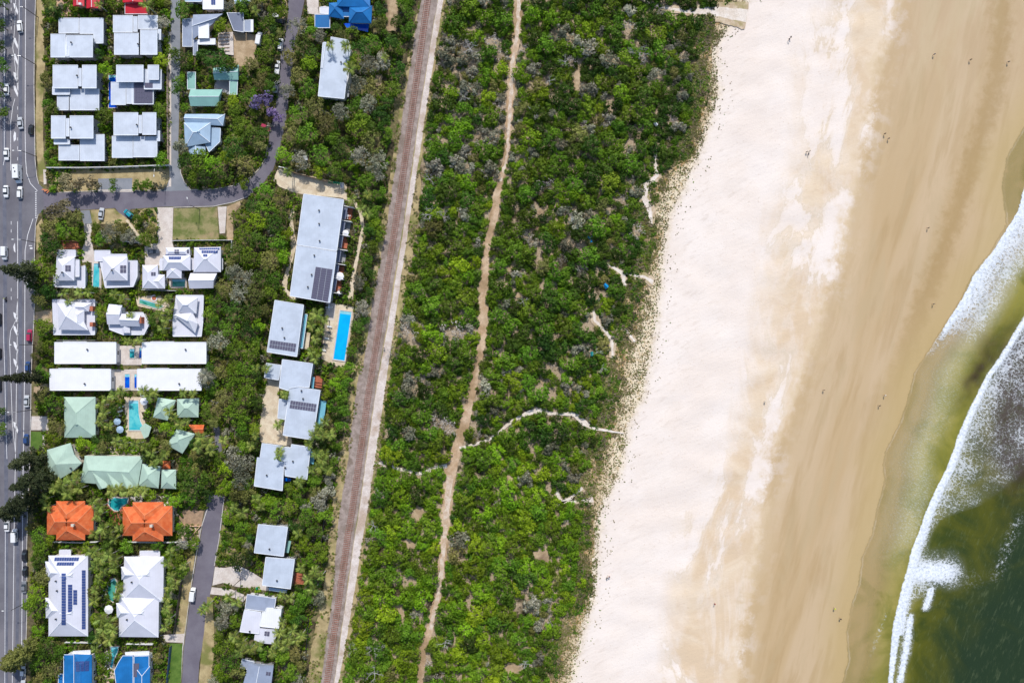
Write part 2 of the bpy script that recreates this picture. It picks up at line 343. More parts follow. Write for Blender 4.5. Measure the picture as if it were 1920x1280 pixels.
    t.l(t.math('MULTIPLY_ADD', t.step(dw, 10, -50), 0.60, 0.06), b.inputs['Strength']); t.l(h, b.inputs['Height']); t.l(b.outputs[0], t.p.inputs['Normal'])
    return t.done(col, t.math('MULTIPLY_ADD', t.step(dw, 0, 60), -0.4, 0.95), 0, 0.25)
xs = axis(985, 2010, 5, 3500); ys = axis(-60, 1340, 5, 3800); X, Y = np.meshgrid(xs, ys)
dd = X-DUNE(Y); dw = X-WET(Y); keep = dd > -14
Z = 0.02 - 0.75*sst(dd, 20, 420) - 0.35*sst(dw, -20, 40) - 0.9*sst(X-SWASH(Y), -220, 420)
# low wind-blown hummocks near the dune and a small erosion scarp
nz = np.array([mnoise.noise(Vector((x*0.018, y*0.03, 0.3))) for x, y in zip(X.ravel(), Y.ravel())]).reshape(X.shape)
Z += 0.28*nz*sst(dd, 5, 60)*sst(-dw, 0, 80)
o = grid_mesh('beach', X, Y, Z, beach_material(), {'d_dune': dd, 'd_patch': X-PATCH(Y), 'd_wet': dw, 'd_swash': X-SWASH(Y), 'd_band': X-BAND(Y), 'along': Y-0.0}, keep=keep)
tag(o, 'wide pale sand beach darkening to wet tan sand at the sea', kind='structure')

# ---- sea
def sea_material():
    t = NT('sea_water'); g = t.geo()
    ds = t.attr('d_swash'); db = t.attr('d_break'); d1 = t.attr('d_foam1'); F1 = t.attr('foam_one'); F2 = t.attr('foam_two'); deep = t.attr('deep'); murk = t.attr('murk')
    w = t.math('MULTIPLY_ADD', t.noise(g, 0.5, 4, 0.65), 8, -4)
    ds = t.math('ADD', ds, w); db = t.math('ADD', db, t.math('MULTIPLY', w, 0.9)); d1 = t.math('ADD', d1, w)
    big = t.noise(g, 0.06, 4, 0.6, 0.8)
    shal = t.mix(t.step(ds, 0, 120), srgb(178,156,106), srgb(142,136,62))
    shal = t.mix(t.math('MULTIPLY', t.step(big, 0.42, 0.62), 0.6), shal, srgb(122,122,46))
    dp = t.mix(t.step(big, 0.34, 0.66), srgb(84,86,26), srgb(56,68,26))
    shal = t.mix(t.math('MULTIPLY', t.attr('scum'), 0.35), shal, srgb(186,182,140))
    k1 = t.math('ADD', deep, t.math('MULTIPLY_ADD', big, 0.8, -0.4))
    col = t.mix(t.step(k1, 0.0, 0.9), shal, dp)
    col = t.mix(t.step(k1, 0.75, 1.6), col, srgb(40,56,36))
    col = t.mix(t.math('MULTIPLY', murk, 0.95), col, t.mix(t.step(t.noise(g, 0.3, 4, 0.7), 0.4, 0.6), srgb(66,52,44), srgb(64,56,34)))
    rip = t.noise(t.mapv(g, rot=(0, 0, math.radians(20)), scale=(1, 0.25, 1)), 0.9, 4, 0.7)
    col = t.mix(t.math('MULTIPLY', t.step(rip, 0.52, 0.75), 0.25), col, srgb(118,128,92))
    # foam: lacy cells torn into threads, dense behind each front
    gw = t.n('ShaderNodeVectorMath', operation='ADD'); t.l(g, gw.inputs[0])
    nz = t.n('ShaderNodeTexNoise'); t.l(g, nz.inputs['Vector']); nz.inputs['Scale'].default_value = 0.5; nz.inputs['Detail'].default_value = 4
    sc = t.n('ShaderNodeVectorMath', operation='SCALE'); t.l(nz.outputs['Color'], sc.inputs[0]); sc.inputs['Scale'].default_value = 3.4; t.l(sc.outputs[0], gw.inputs[1])
    gl = t.mapv(gw.outputs[0], rot=(0, 0, math.radians(22)), scale=(0.8, 1.15, 1))
    cells = t.vor(gl, 0.75, 'DISTANCE_TO_EDGE'); cells2 = t.vor(gl, 1.6, 'DISTANCE_TO_EDGE'); fn = t.noise(g, 1.1, 5, 0.75)
    val = t.math('SUBTRACT', 1.0, t.math('MULTIPLY', t.math('MINIMUM', cells, t.math('MULTIPLY_ADD', cells2, 1.0, 0.10)), 2.1))
    val = t.math('ADD', val, t.math('MULTIPLY_ADD', fn, 0.9, -0.45))
    patch = t.noise(g, 0.10, 4, 0.6)
    def foam(F):
        Fp = t.math('ADD', F, t.math('MULTIPLY', t.math('MULTIPLY_ADD', patch, 0.9, -0.45), t.step(F, 1.0, 0.6)))
        soft = t.math('MULTIPLY', t.math('MINIMUM', Fp, 1.0), 0.20)
        thr = t.math('SUBTRACT', 1.16, t.math('MULTIPLY', Fp, 1.05))
        return t.math('MULTIPLY', t.math('MAXIMUM', t.math('MULTIPLY', t.step(t.math('SUBTRACT', val, thr), -0.10, 0.36), t.math('MULTIPLY_ADD', t.step(F, 0.3, 1.0), 0.4, 0.6)), soft), t.step(F, 0.02, 0.14))
    f1 = t.math('MULTIPLY', t.math('MAXIMUM', foam(F1), t.math('MULTIPLY', t.math('MINIMUM', F1, 1.0), t.math('MULTIPLY_ADD', fn, 0.9, 0.05))), t.step(d1, -1.0, 1.5)); f2 = t.math('MULTIPLY', foam(F2), t.step(db, -1.0, 1.5))
    sw = t.math('MULTIPLY', t.step(t.math('ABSOLUTE', t.math('SUBTRACT', ds, 1.5)), 2.4, 0.6), t.math('MULTIPLY_ADD', t.step(patch, 0.4, 0.6), 0.45, 0.12))
    mott = t.math('MULTIPLY', t.math('MULTIPLY', t.step(t.noise(t.mapv(g, rot=(0,0,0.5), scale=(0.7,1.2,1)), 1.6, 6, 0.85), 0.44, 0.80), t.attr('scum')), 0.75)
    fo = t.math('MAXIMUM', t.math('MAXIMUM', f1, f2), mott)
    col = t.mix(sw, col, srgb(222,204,176))
    fo2 = t.math('MAXIMUM', fo, t.math('MULTIPLY', t.step(fn, 0.5, 0.66), t.attr('streak')))
    white = t.mix(t.step(fn, 0.3, 0.62), srgb(186,194,206), srgb(232,236,240))
    t.bump(t.math('ADD', t.math('MULTIPLY', t.noise(t.mapv(g, rot=(0,0,math.radians(20)), scale=(1,0.4,1)), 0.8, 4, 0.65), 1.0), t.math('MULTIPLY', fo2, 0.6)), 0.35, 0.35)
    t.done(t.mix(fo2, col, white), t.math('MULTIPLY_ADD', fo2, 0.55, 0.3), 0, 0.15)
    # thin water at the edge lets the sand through
    tr = t.n('ShaderNodeBsdfTransparent'); mx = t.n('ShaderNodeMixShader')
    a = t.math('MAXIMUM', t.math('MAXIMUM', t.math('MULTIPLY', t.step(ds, -1.5, 70), 1.0), sw), fo2)
    a = t.math('MULTIPLY', t.math('MAXIMUM', a, 0.35), t.step(ds, -3, 0))
    t.l(a, mx.inputs[0]); t.l(tr.outputs[0], mx.inputs[1]); t.l(t.p.outputs[0], mx.inputs[2]); t.l(mx.outputs[0], t.out.inputs[0])
    return t.m
xs = axis(1560, 2080, 4, 3500); ys = axis(-60, 1340, 4, 3800); X, Y = np.meshgrid(xs, ys)
ds = X-SWASH(Y); db = X-BREAK(Y); d1 = X-FOAM1(Y)
g2 = lambda x, s: np.exp(-(x/s)**2)
in1 = sst(Y, 250, 330)*(1-sst(Y, 600, 720))
W1 = np.interp(Y, [-300, 300, 420, 520, 600, 700, 760], [70, 70, 84, 74, 78, 70, 45])
foam1 = np.clip(np.maximum(1.25*g2(d1-7, 12), 0.98-0.52*d1/W1), 0, 1.25)*in1*(d1 > -6)*(1-sst(d1, W1*0.9, W1*1.4))
foam1 *= 1-0.55*sst(Y, 560, 690)
W2 = np.interp(Y, [-300, 560, 700, 800, 900, 945, 975, 1010, 1040, 1065, 1100, 1130, 1290, 1500], [150, 150, 170, 165, 130, 95, 30, 26, 34, 78, 70, 30, 20, 16])
foam2 = np.clip(0.62-0.34*db/W2, 0, 1)*(1-sst(db, W2*0.8, W2*1.25)); foam2 = np.maximum(foam2, 1.3*g2(db-7, np.interp(Y, [500, 760, 900, 1000, 1120, 1200, 1290], [4.5, 7, 11, 13, 17, 18, 11])))
foam2 = np.where(db > -6, foam2, 0)*sst(Y, 380, 560)
foam2 *= 1-0.55*g2(db-np.interp(Y, [600, 900], [85, 70]), 40)*sst(Y, 640, 700)*(1-sst(Y, 900, 960))*0.6
# second strand below
bx = np.interp(Y, [1090, 1150, 1210, 1290], [1752, 1732, 1712, 1686])
foam2 = np.maximum(foam2, 1.1*g2(X-np.interp(Y, [1095, 1150], [1749, 1733]), 8)*sst(Y, 1095, 1105)*(1-sst(Y, 1138, 1150)))
foam2 = np.maximum(foam2, 1.1*g2(X-np.interp(Y, [1150, 1210, 1300], [1708, 1700, 1682]), 8)*sst(Y, 1140, 1160))
foam2 = np.where((db > 8) & (Y > 1190), foam2*(1-0.8*g2(X-np.interp(Y, [1190, 1300], [1690, 1673]), 5)), foam2)
tri = g2((Y-1072)/28, 1)*sst(X, 1700, 1712)*(1-sst(X, 1765, 1830)); foam2 = np.maximum(foam2, tri*1.0)
streak = 0.6*g2(X-np.interp(Y, [930, 1080], [1925, 1868]), 9)*sst(Y, 950, 990)*(1-sst(Y, 1060, 1100))
streak += 0.9*g2(X-np.interp(Y, [1150, 1235], [1661, 1630]), 3)*sst(Y, 1145, 1155)*(1-sst(Y, 1200, 1240))
streak += 0.35*g2(X-1790, 40)*g2(Y-1086, 14)
scum = sst(Y, 600, 700)*(1-sst(Y, 960, 1100))*sst(ds, 2, 20)*(1-sst(ds, 50, 110))
scum += 0.7*g2((X-1725)/18, 1)*g2((Y-920)/70, 1)+0.6*g2((X-1700)/16, 1)*g2((Y-990)/30, 1)
scum *= (db < -2)
deep = sst(db, -60, 60)*sst(Y, 560, 760)*0.5 + sst(d1-70, -40, 110)*(1-sst(Y, 620, 780))*0.45 + 0.65*sst(db, 20, 300)*sst(Y, 820, 1150) + 0.5*sst(Y, 1000, 1330)*sst(db, 20, 220)
deep += 0.45*sst(db, 0, 80)*sst(Y, 800, 1000)
deep = np.clip(deep, 0, 1.6)
nzm = np.array([mnoise.noise(Vector((x*0.05, y_*0.05, 8.3))) for x, y_ in zip(X.ravel(), Y.ravel())]).reshape(X.shape)
murk = 0.9*sst(Y, 560, 650)*(1-sst(Y, 820, 950))*sst(db, 6, 30)*(0.35+0.65*sst(X, 1850, 1905)) + 0.85*np.clip(0.75+0.9*nzm, 0, 1.2)*g2((X-1836+0.55*(Y-700))/24, 1)*g2((Y-706)/46, 1)*(db < 2) + 0.85*g2((X-1905)/50, 1)*g2((Y-800)/120, 1)*(db > 0) + 0.6*g2((X-1900)/30, 1)*g2((Y-660)/60, 1)
murk += 0.5*g2((X-1850)/22, 1)*g2((Y-650)/30, 1)*(db < 2)
Z = np.full(X.shape, SEA_Z) - 0.0*X
Zb = 0.02 - 0.75 - 0.35 - 0.9*sst(ds, -220, 420)      # the beach below
Z = Zb + 0.05 + 0.015*np.clip(ds, 0, 200)*MPP*0.4
Z = np.maximum(Z, SEA_Z-1.0)
Z += 0.75*g2(db-7, 11)*sst(Y, 520, 640)*(foam2 > 0.02) + 0.22*g2(d1-6, 9)*in1 + 0.35*g2(db-60, 30)*sst(Y, 600, 700)
nz = np.array([mnoise.noise(Vector((x*0.035, y*0.018, 3.3))) for x, y in zip(X.ravel(), Y.ravel())]).reshape(X.shape)
Z += 0.30*nz*sst(db, 0, 60)
o = grid_mesh('sea', X, Y, Z, sea_material(), {'d_swash': ds, 'd_break': db, 'd_foam1': d1, 'foam_one': foam1, 'foam_two': np.clip(foam2, 0, 1.3), 'deep': deep, 'murk': np.clip(murk, 0, 1), 'scum': np.clip(scum, 0, 1), 'streak': np.clip(streak, 0, 1)}, keep=(ds > -14))
tag(o, 'olive green sea with white foam lines of two small breaking waves', kind='structure')

# ---- ground sheet (land), reaching far beyond the frame
def ground_material():
    t = NT('ground_soil'); g = t.geo()
    n1 = t.noise(g, 0.12, 4, 0.6); n2 = t.noise(t.mapv(g, loc=(9, 4, 2)), 0.5, 4, 0.65)
    litter = t.mix(t.step(n2, 0.35, 0.65), (0.050,0.042,0.022), (0.11,0.09,0.045))
    grass = t.mix(t.step(t.noise(g, 1.2, 4, 0.7), 0.35, 0.65), (0.08,0.10,0.022), (0.24,0.19,0.09))
    bare = t.mix(t.step(t.noise(g, 2.0, 4, 0.7), 0.4, 0.6), (0.36,0.26,0.17), (0.50,0.40,0.28))
    bush = t.attr('bush')
    col = t.mix(t.step(n1, 0.44, 0.58), litter, grass)
    k = t.math('ADD', n1, t.math('MULTIPLY', n2, 0.35))
    col = t.mix(t.math('MULTIPLY', t.step(k, 0.54, 0.66), t.math('MULTIPLY_ADD', bush, 0.85, 0.10)), col, bare)
    nearsand = t.math('ADD', t.attr('d_veg'), t.math('MULTIPLY_ADD', n2, 70, -35))
    edge = t.mix(t.step(n2, 0.4, 0.6), srgb(176,140,92), srgb(212,188,150)); edge = t.mix(t.step(t.noise(g, 1.3, 4, 0.75), 0.48, 0.64), edge, srgb(122,112,56))
    col = t.mix(t.math('MULTIPLY', t.step(nearsand, -34, -6), 0.9), col, edge)
    col = t.mix(t.step(nearsand, 4, 34), col, t.mix(t.step(n2, 0.45, 0.65), srgb(230,214,186), srgb(190,166,128)))
    t.bump(t.noise(g, 1.6, 4, 0.75), 0.8, 0.25)
    return t.done(col, 0.95, 0, 0.15)
xs = axis(-240, 1460, 10, 4200); ys = axis(-80, 1360, 10, 3800); X, Y = np.meshgrid(xs, ys)
RAILX = prof([(802,0),(774,200),(754,340),(742,420),(721,550),(690,745),(677,840),(660,960),(653,1000),(636,1120),(613,1280)])
dd = X-DUNE(Y)
Z = np.where(dd > -2, -0.5, 0.0)
o = grid_mesh('ground', X, Y, Z, ground_material(), {'bush': sst(X-RAILX(Y), 20, 40), 'd_veg': X-VEG(Y)}, keep=(dd < 60))
tag(o, 'flat coastal ground of soil, leaf litter and dry grass', kind='structure')

# ------------------------------------------------------------------ flat surfaces laid on the ground, each a few millimetres above the last
BLOCK = []          # pixel polygons where nothing may grow
_z = [0.012]
def rough(poly, step=4.0, amp=1.0, seed=0):
    out = []
    n = len(poly)
    for i in range(n):
        a, b = poly[i], poly[(i+1) % n]; L = math.hypot(b[0]-a[0], b[1]-a[1]); k = max(1, int(L/step))
        for j in range(k):
            t = j/k; x = a[0]+(b[0]-a[0])*t; y = a[1]+(b[1]-a[1])*t
            v = mnoise.noise_vector(Vector((x*0.09, y*0.09, seed+0.5)))+0.5*mnoise.noise_vector(Vector((x*0.3, y*0.3, seed+7.5)))
            out.append((x+v.x*amp, y+v.y*amp))
    return out
def sheet(name, polys, mat, label=None, organic=0.0, block=True, z=None, kind='structure', parent=None):
    if polys and not isinstance(polys[0][0], (tuple, list)): polys = [polys]
    zz = _z[0] if z is None else z
    if z is None: _z[0] += 0.004
    V, F = [], []
    for p in polys:
        if block: BLOCK.append(p)
        if organic: p = rough(p, 5.0, organic, zz*10)
        W = [P(x, y, zz) for x, y in p]; b = len(V); V += W
        for tri in tessellate_polygon([W]):
            a, c, d = tri
            nrm = (W[c]-W[a]).cross(W[d]-W[a])
            F.append((a+b, c+b, d+b) if nrm.z > 0 else (a+b, d+b, c+b))
    o = mk(name, V, F, M[mat] if isinstance(mat, str) else mat, parent)
    if parent is None: tag(o, label, kind=kind)
    return o
def ribbon(pts):
    """(x, y, half width) centre line in pixels -> polygon"""
    L, R = [], []
    for i, (x, y, w) in enumerate(pts):
        a = pts[max(i-1, 0)]; b = pts[min(i+1, len(pts)-1)]; dx, dy = b[0]-a[0], b[1]-a[1]; l = math.hypot(dx, dy) or 1
        nx, ny = -dy/l, dx/l; L.append((x+nx*w, y+ny*w)); R.append((x-nx*w, y-ny*w))
    return L+R[::-1]
def lines(pts, w): return ribbon([(x, y, w/2) for x, y in pts])
def kerb(name, pts, w=1.2, h=0.13, mat='kerb_concrete', label=None):
    p = lines(pts, w); n = len(pts); V = []; F = []
    for x, y in p: V.append(P(x, y, 0)); V[-1].z = -0.02
    for x, y in p: q = P(x, y, 0); V.append(Vector((q.x, q.y, h)))
    m = 2*n
    for i in range(n-1):
        a, b, c, d = i, i+1, m-2-i, m-1-i
        F += [(a+m, b+m, c+m, d+m), (a, a+m, b+m, b)[::-1], (d, c, c+m, d+m)]
    o = mk(name, V, F, M[mat]); tag(o, label, kind='structure')
    BLOCK.append(p); return o

edgeR = [(70,-400),(67,0),(65,60),(64,160),(65,230),(66,300),(69,330),(73,345)]
edgeR2 = [(72,402),(67,420),(65,470),(65,560),(64,600),(61,650),(59,700),(58,760),(57,820),(56,880),(52,960),(50,1040),(51,1100),(50,1180),(48,1230),(48,1280),(46,1700)]
sheet('main_road', [edgeR+[(80,352),(86,362),(86,392),(76,399)]+edgeR2+[(-62,1700),(-62,-400)]], 'asphalt', 'wide grey asphalt main road running down the left edge')
sheet('side_street', [ [(80,358),(110,361),(300,359),(340,357),(400,356),(440,349),(470,335),(487,318),(499,298),(504,270),(506,240),(516,210),(520,170),(524,130),(528,90),(536,60),(540,30),(541,-60),(572,-60),(571,0),(563,40),(553,80),(548,130),(543,170),(537,220),(528,262),(521,290),(512,318),(492,345),(466,368),(440,378),(400,386),(300,388),(245,392),(238,410),(222,398),(216,390),(150,394),(110,399),(84,402)] ], 'asphalt_dark', 'purplish asphalt side street curving up past the trees')
sheet('cul_de_sac_lane', [[(321,100),(338,100),(336,200),(334,280),(337,320),(345,342),(357,357),(300,359),(312,350),(318,335),(319,250)], [(319,-60),(337,-60),(338,100),(321,100)]], 'asphalt_pale', 'narrow pale bitumen lane between townhouses and old houses')
sheet('lower_street', [[(394,925),(421,930),(416,980),(409,1020),(400,1080),(391,1130),(383,1190),(374,1240),(370,1300),(366,1700),(330,1700),(341,1280),(344,1220),(352,1160),(360,1100),(370,1040),(379,990),(384,960)]], 'asphalt_dark', 'purplish asphalt street sloping down beside the orange roofed house')
sheet('upper_lane_bend', [[(400,800),(411,800),(416,845),(406,850)]], 'asphalt', 'shaded lane under the garden trees')
sheet('pavement_strip', [[(321,60),(321,350),(316,350),(315,60)]], 'concrete', 'concrete footpath beside the narrow lane')
sheet('traffic_wear', [lines([(10,-400),(8,300),(10,600),(12,1000),(10,1700)], 7), lines([(40,-400),(38,300),(38,700),(31,1280)], 6)], 'wheel_wear', 'darker wheel worn bands on the main road', block=False)
# painted lines
W = []
W += [lines([(48,-400),(48,0),(47,240),(48,300),(50,325),(57,344),(70,358)], 1.1), lines([(62,402+8),(52,440),(47,470),(46,700),(43,900),(40,1280),(38,1700)], 1.1)]
W += [lines([(33,415),(33,540),(33,600),(31,700),(30,800),(27,960),(23,1280),(20,1700)], 1.0), lines([(8,-400),(8,40),(8,300),(6,310)], 0.9), lines([(6,560),(7,640),(9,700),(11,800),(13,860)], 0.9), lines([(10,990),(9,1280)], 0.9)]
W += [lines([(32,-60),(27,60),(24,90),(33,160),(32,170)], 0.9), lines([(36,0),(36,70),(35,100),(33,140),(34,170)], 0.9), lines([(33,560),(30,600),(20,620),(18,640),(20,700),(23,790),(27,830),(29,850)], 0.9), lines([(28,185),(24,200),(20,230),(20,320)], 0.9)]
for y in (-60,-30,0,15,32,50,68,200,215,232,258,275,295,415,430,540,556): W.append(lines([(33 if 190 < y < 300 else 21, y), (33 if 190 < y < 300 else 21, y+6)], 0.9))
for y in (6,70,100,135,160,585,610,640,672,790): W.append([(25,y),(29,y+2),(34,y+16),(33,y+22),(26,y+8)])
for k in range(13): W.append([(66,359+k*4),(68.5,359+k*4),(68.5,361+k*4),(66,361+k*4)])
W.append([(27,246),(30,250),(30,262),(26,266),(25,256)]); W.append([(25,462),(28,455),(29,474),(26,470)])
W += [[(54,460),(60,460),(60,461.5),(54,461.5)], [(56,464),(61,464),(61,467),(56,467)]]
sheet('road_markings', W, 'line_paint', 'white lane lines, give way dots and median hatching on main road', block=False)
kerb('kerb', edgeR, label='concrete kerb along the upper main road')
kerb('kerb', edgeR2, label='concrete kerb along the lower main road')
kerb('kerb', [(112,361),(184,358),(300,357),(316,350)], label='concrete kerb along the corner verge')
kerb('kerb', [(337,300),(339,325),(346,342),(358,356),(400,355),(440,348),(468,334),(486,317),(498,297),(502,272)], label='concrete kerb on the inside of the street bend')
kerb('kerb', [(325,389),(400,387),(438,379),(464,369)], label='concrete kerb beside the lawn')
kerb('kerb', [(390,950),(377,990),(368,1040),(358,1100),(350,1160),(342,1220),(339,1280)], w=1.6, label='concrete kerb left of the lower street')
kerb('kerb', [(420,935),(411,1010),(402,1060)], label='pale kerb right of the lower street')
S = sheet
S('verge', [[(70,-60),(84,-60),(82,60),(84,130),(80,200),(82,300),(86,318),(84,344),(74,340),(70,300),(67,230)]], 'dry_grass', 'dry grass nature strip beside the upper main road', 1.2, block=False)
S('verge', [[(88,319),(318,314),(318,335),(312,346),(300,356),(112,360),(92,350)]], 'dry_grass', 'dry grass corner verge below the townhouses', 1.0, block=False)
S('parking_bay', [[(184,335),(248,334),(248,357),(184,358)]], 'asphalt_pale', 'small asphalt parking bay on the corner verge')
S('driveway', [[(184,356),(250,355),(250,360),(184,360)]], 'concrete', 'pale concrete crossover of the parking bay', block=False)
S('corner_path', [[(81,318),(87,318),(87,345),(82,346)]], 'concrete', 'short concrete path at the road corner')
S('verge', [[(170,394),(214,391),(222,398),(250,418),(252,436),(200,420),(172,420)], [(68,425),(78,410),(84,430),(76,470),(68,468)]], 'dry_grass', 'dry grass verge where the silver car parks', 0.8, block=False)
BLOCK.append([(172,392),(222,391),(228,402),(240,414),(205,418),(172,418)])
S('driveway', [[(151,395),(168,394),(173,419),(157,420)]], 'asphalt_pale', 'short grey driveway stub')
S('driveway', [[(157,420),(173,420),(170,445),(176,470),(178,492),(154,492),(153,470),(160,450)]], 'concrete', 'pale gravel driveway to the white pavilions')
S('driveway', [[(295,389),(325,389),(323,455),(328,470),(328,482),(305,482),(305,498),(272,498),(271,459),(295,456)]], 'concrete', 'broad pale concrete driveway beside the lawn')
S('garden_bed', [[(256,398),(272,391),(295,390),(294,455),(262,452),(250,420)]], 'dry_grass', 'dry garden bed left of the broad driveway', 0.6, block=False)
S('path', [lines([(237,412),(252,432),(262,446)], 5)], 'paving', 'sandy footpath behind the teal car', 0.5)
S('lawn', [[(326,391),(407,389),(411,449),(323,449)]], 'lawn', 'mown grass block with bare tan patches', 0.5)
S('path', [[(408,388),(425,387),(422,437),(412,438)]], 'concrete', 'concrete driveway strip right of the lawn')
S('bare_verge', [[(425,387),(455,376),(446,392),(436,404),(438,450),(424,450)]], 'dirt', 'bare orange dirt beside the thicket', 1.5)
S('forecourt', [[(521,316),(545,321),(600,334),(650,346),(650,372),(566,364),(548,360),(524,350),(512,338)]], 'paving', 'beige gravel forecourt above the long apartment block')
S('garden_path', [ribbon([(550,392,3.5),(545,410,4),(549,438,3.5),(551,455,6),(549,475,3.5),(540,505,3.5),(534,530,5),(535,545,4),(555,562,3)]), ribbon([(644,370,3),(664,378,3),(677,400,3.5),(680,430,3.5),(672,470,3),(664,510,3.5),(656,560,5)])], 'paving', 'winding cream paths round the long apartment block', 0.6)
S('pool_terrace', [[(612,566),(640,571),(664,576),(662,600),(646,690),(630,686),(602,672),(606,620)]], 'paving', 'cream paved terrace round the long blue pool')
S('terrace_paving', [[(612,566),(630,569),(626,600),(608,600)]], 'concrete', 'greyer paving at the top of the pool terrace', block=False)
S('forecourt', [[(502,708),(524,713),(521,785),(532,790),(545,812),(548,834),(520,836),(488,828),(487,800),(492,752)]], 'paving', 'sandy courtyard beside the staggered grey roofs')
S('driveway', [[(403,1062),(420,1064),(447,1060),(470,1070),(492,1085),(508,1108),(470,1102),(440,1099),(418,1092),(398,1097)], [(397,1100),(434,1104),(464,1117),(456,1128),(430,1117),(394,1113)]], 'concrete', 'pale double driveway off the lower street', 0.4)
S('driveway', [[(336,955),(382,957),(378,985),(336,985)]], 'timber', 'brown paved driveway beside the orange roofed house')
S('driveway', [[(328,985),(376,986),(368,1030),(330,1020)]], 'pale_timber', 'pinkish paving with low garden walls', 0.3, block=False)
S('verge', [[(422,952),(430,955),(424,985),(440,1000),(442,1050),(430,1062),(404,1058),(412,1010)]], 'lawn', 'grassy verge right of the lower street', 1.0, block=False)
S('verge', [[(366,1036),(358,1098),(346,1188),(328,1190),(342,1090),(350,1050)]], 'dry_grass', 'dry grass strip left of the lower street', 0.6)
S('crossover', [[(300,1190),(346,1187),(343,1204),(312,1203)]], 'concrete', 'pale concrete crossover left of the lower street')
S('green_verge', [[(318,1205),(342,1206),(339,1290),(312,1290)]], 'green_lawn', 'green lawn strip at the bottom of the photo')
S('sandy_verge', [[(388,1118),(398,1120),(402,1180),(400,1240),(392,1290),(372,1290),(376,1240),(382,1190)]], 'dry_grass', 'sandy verge right of the lower street', 1.0)
S('driveway', [[(58,780),(90,780),(91,806),(58,806)]], 'concrete', 'pale driveway above the small front lawn')
S('front_lawn', [[(58,809),(80,809),(79,842),(57,844)]], 'green_lawn', 'small bright front lawn beside the main road')
S('path', [[(80,806),(85,806),(84,842),(80,842)]], 'concrete', 'thin path beside the front lawn', block=False)
S('bare_verge', [[(66,585),(98,580),(98,604),(66,602)],[(64,725),(92,718),(92,733),(62,738)]], 'dirt', 'bare dirt verge left of the white house', 0.8)
S('brown_yard', [[(436,60),(484,66),(480,100),(470,126),(440,124),(430,90)]], 'dirt', 'bare brown building yard', 1.0)
S('track', [[(727,-60),(748,-60),(746,30),(742,58),(722,58),(725,20)]], 'dirt', 'tan dirt strip beside the blue roofed house', 1.0)
S('yard_paving', [[(100,-20),(128,-20),(134,30),(110,30)],[(212,-20),(232,-20),(232,27),(218,27)]], 'render_wall', 'orange paving beside the red roofs', block=False)
S('lane_edge', [[(541,-60),(520,-60),(524,60),(536,60)]], 'dirt', 'sandy verge left of the upper street', 0.8, block=False)
S('driveway', [[(572,-40),(596,-40),(598,28),(577,26)],[(596,14),(616,10),(616,28),(598,28)]], 'concrete', 'pale driveway left of the blue roofed house')
S('grass_patch', [[(515,45),(534,50),(532,72),(520,70)],[(428,218),(448,225),(446,270),(432,250)]], 'lawn', 'small dry lawn patches', 0.8, block=False)
S('garden_terrace', [[(175,842),(205,836),(235,838),(262,846),(272,862),(160,856)]], 'paving', 'curved cream garden terraces', 0.5, block=False)
S('pool_paving', [[(233,744),(262,744),(264,770),(272,790),(272,822),(236,822)],[(262,744),(276,744),(276,772),(264,772)]], 'paving', 'pale paving round the resort pool')
S('pool_paving', [[(198,932),(240,930),(246,945),(238,960),(222,966),(230,985),(212,985),(202,958)]], 'terracotta', 'terracotta paving round the kidney pool', block=False)
S('pool_paving', [[(254,556),(300,553),(320,575),(308,584),(258,574)]], 'paving', 'paving round the slanting green pool')
S('pool_paving', [[(172,488),(190,488),(190,540),(172,540)],[(317,520),(350,520),(350,540),(317,540)]], 'concrete', 'pale paving round the two small pools')
S('pool_paving', [[(192,1092),(204,1090),(206,1130),(196,1130)],[(196,1212),(216,1212),(214,1290),(192,1290)]], 'pale_timber', 'timber decks by the lower pools', block=False)
S('courtyard', [[(218,648),(266,648),(266,684),(218,684)],[(208,692),(257,692),(257,732),(208,732)]], 'concrete', 'pale courtyards between the long white roofs')
S('paved_yard', [[(245,928),(325,930),(325,955),(245,940)]], 'concrete', 'pale yard above the right orange roof', block=False)

# ---- railway corridor
def along(fn, y0, y1, off0, off1, step=20, amp=0.0, seed=0):
    L, R = [], []
    for y in np.arange(y0, y1+1, step):
        a = mnoise.noise(Vector((y*0.03, seed, 0)))*amp; b = mnoise.noise(Vector((y*0.03, seed+9, 0)))*amp
        o0 = off0(y) if callable(off0) else off0; o1 = off1(y) if callable(off1) else off1
        L.append((float(fn(y))+o0+a, y)); R.append((float(fn(y))+o1+b, y))
    return L+R[::-1]
ip = lambda *p: (lambda y: float(np.interp(y, [a for a, _ in p], [b for _, b in p])))
tan_l = ip((-400,-14),(0,-15),(110,-24),(330,-24),(480,-28),(600,-26),(690,-38),(800,-38),(960,-38),(1060,-30),(1150,-36),(1280,-38),(1700,-38))
tan_r = ip((-400,36),(0,34),(300,30),(420,42),(560,38),(700,36),(900,34),(1100,34),(1280,30),(1700,30))
S('rail_verge', [along(RAILX, -400, 1700, tan_l, tan_r, 12, 3.0)], 'dry_grass', 'dry grass and dirt shoulder of the railway', 1.5)
bl = ip((-400,-15),(0,-14.5),(200,-17),(420,-17),(560,-20),(760,-18),(960,-24),(1120,-13),(1280,-12),(1700,-12)); br = ip((-400,18),(0,18.5),(200,14),(560,14),(760,12),(960,12),(1280,13),(1700,13))
BALZ = _z[0]
S('ballast_bed', [along(RAILX, -400, 1700, bl, br, 10, 1.2, 3)], 'ballast', 'brown grey crushed stone bed of the railway', 0.8)
wl = ip((-400,19),(0,19),(200,15),(420,16),(560,16),(760,13),(960,13),(1280,14),(1700,14)); wr = ip((-400,29),(0,29),(200,26),(420,25),(560,27),(760,30),(960,29),(1120,27),(1280,22),(1700,22))
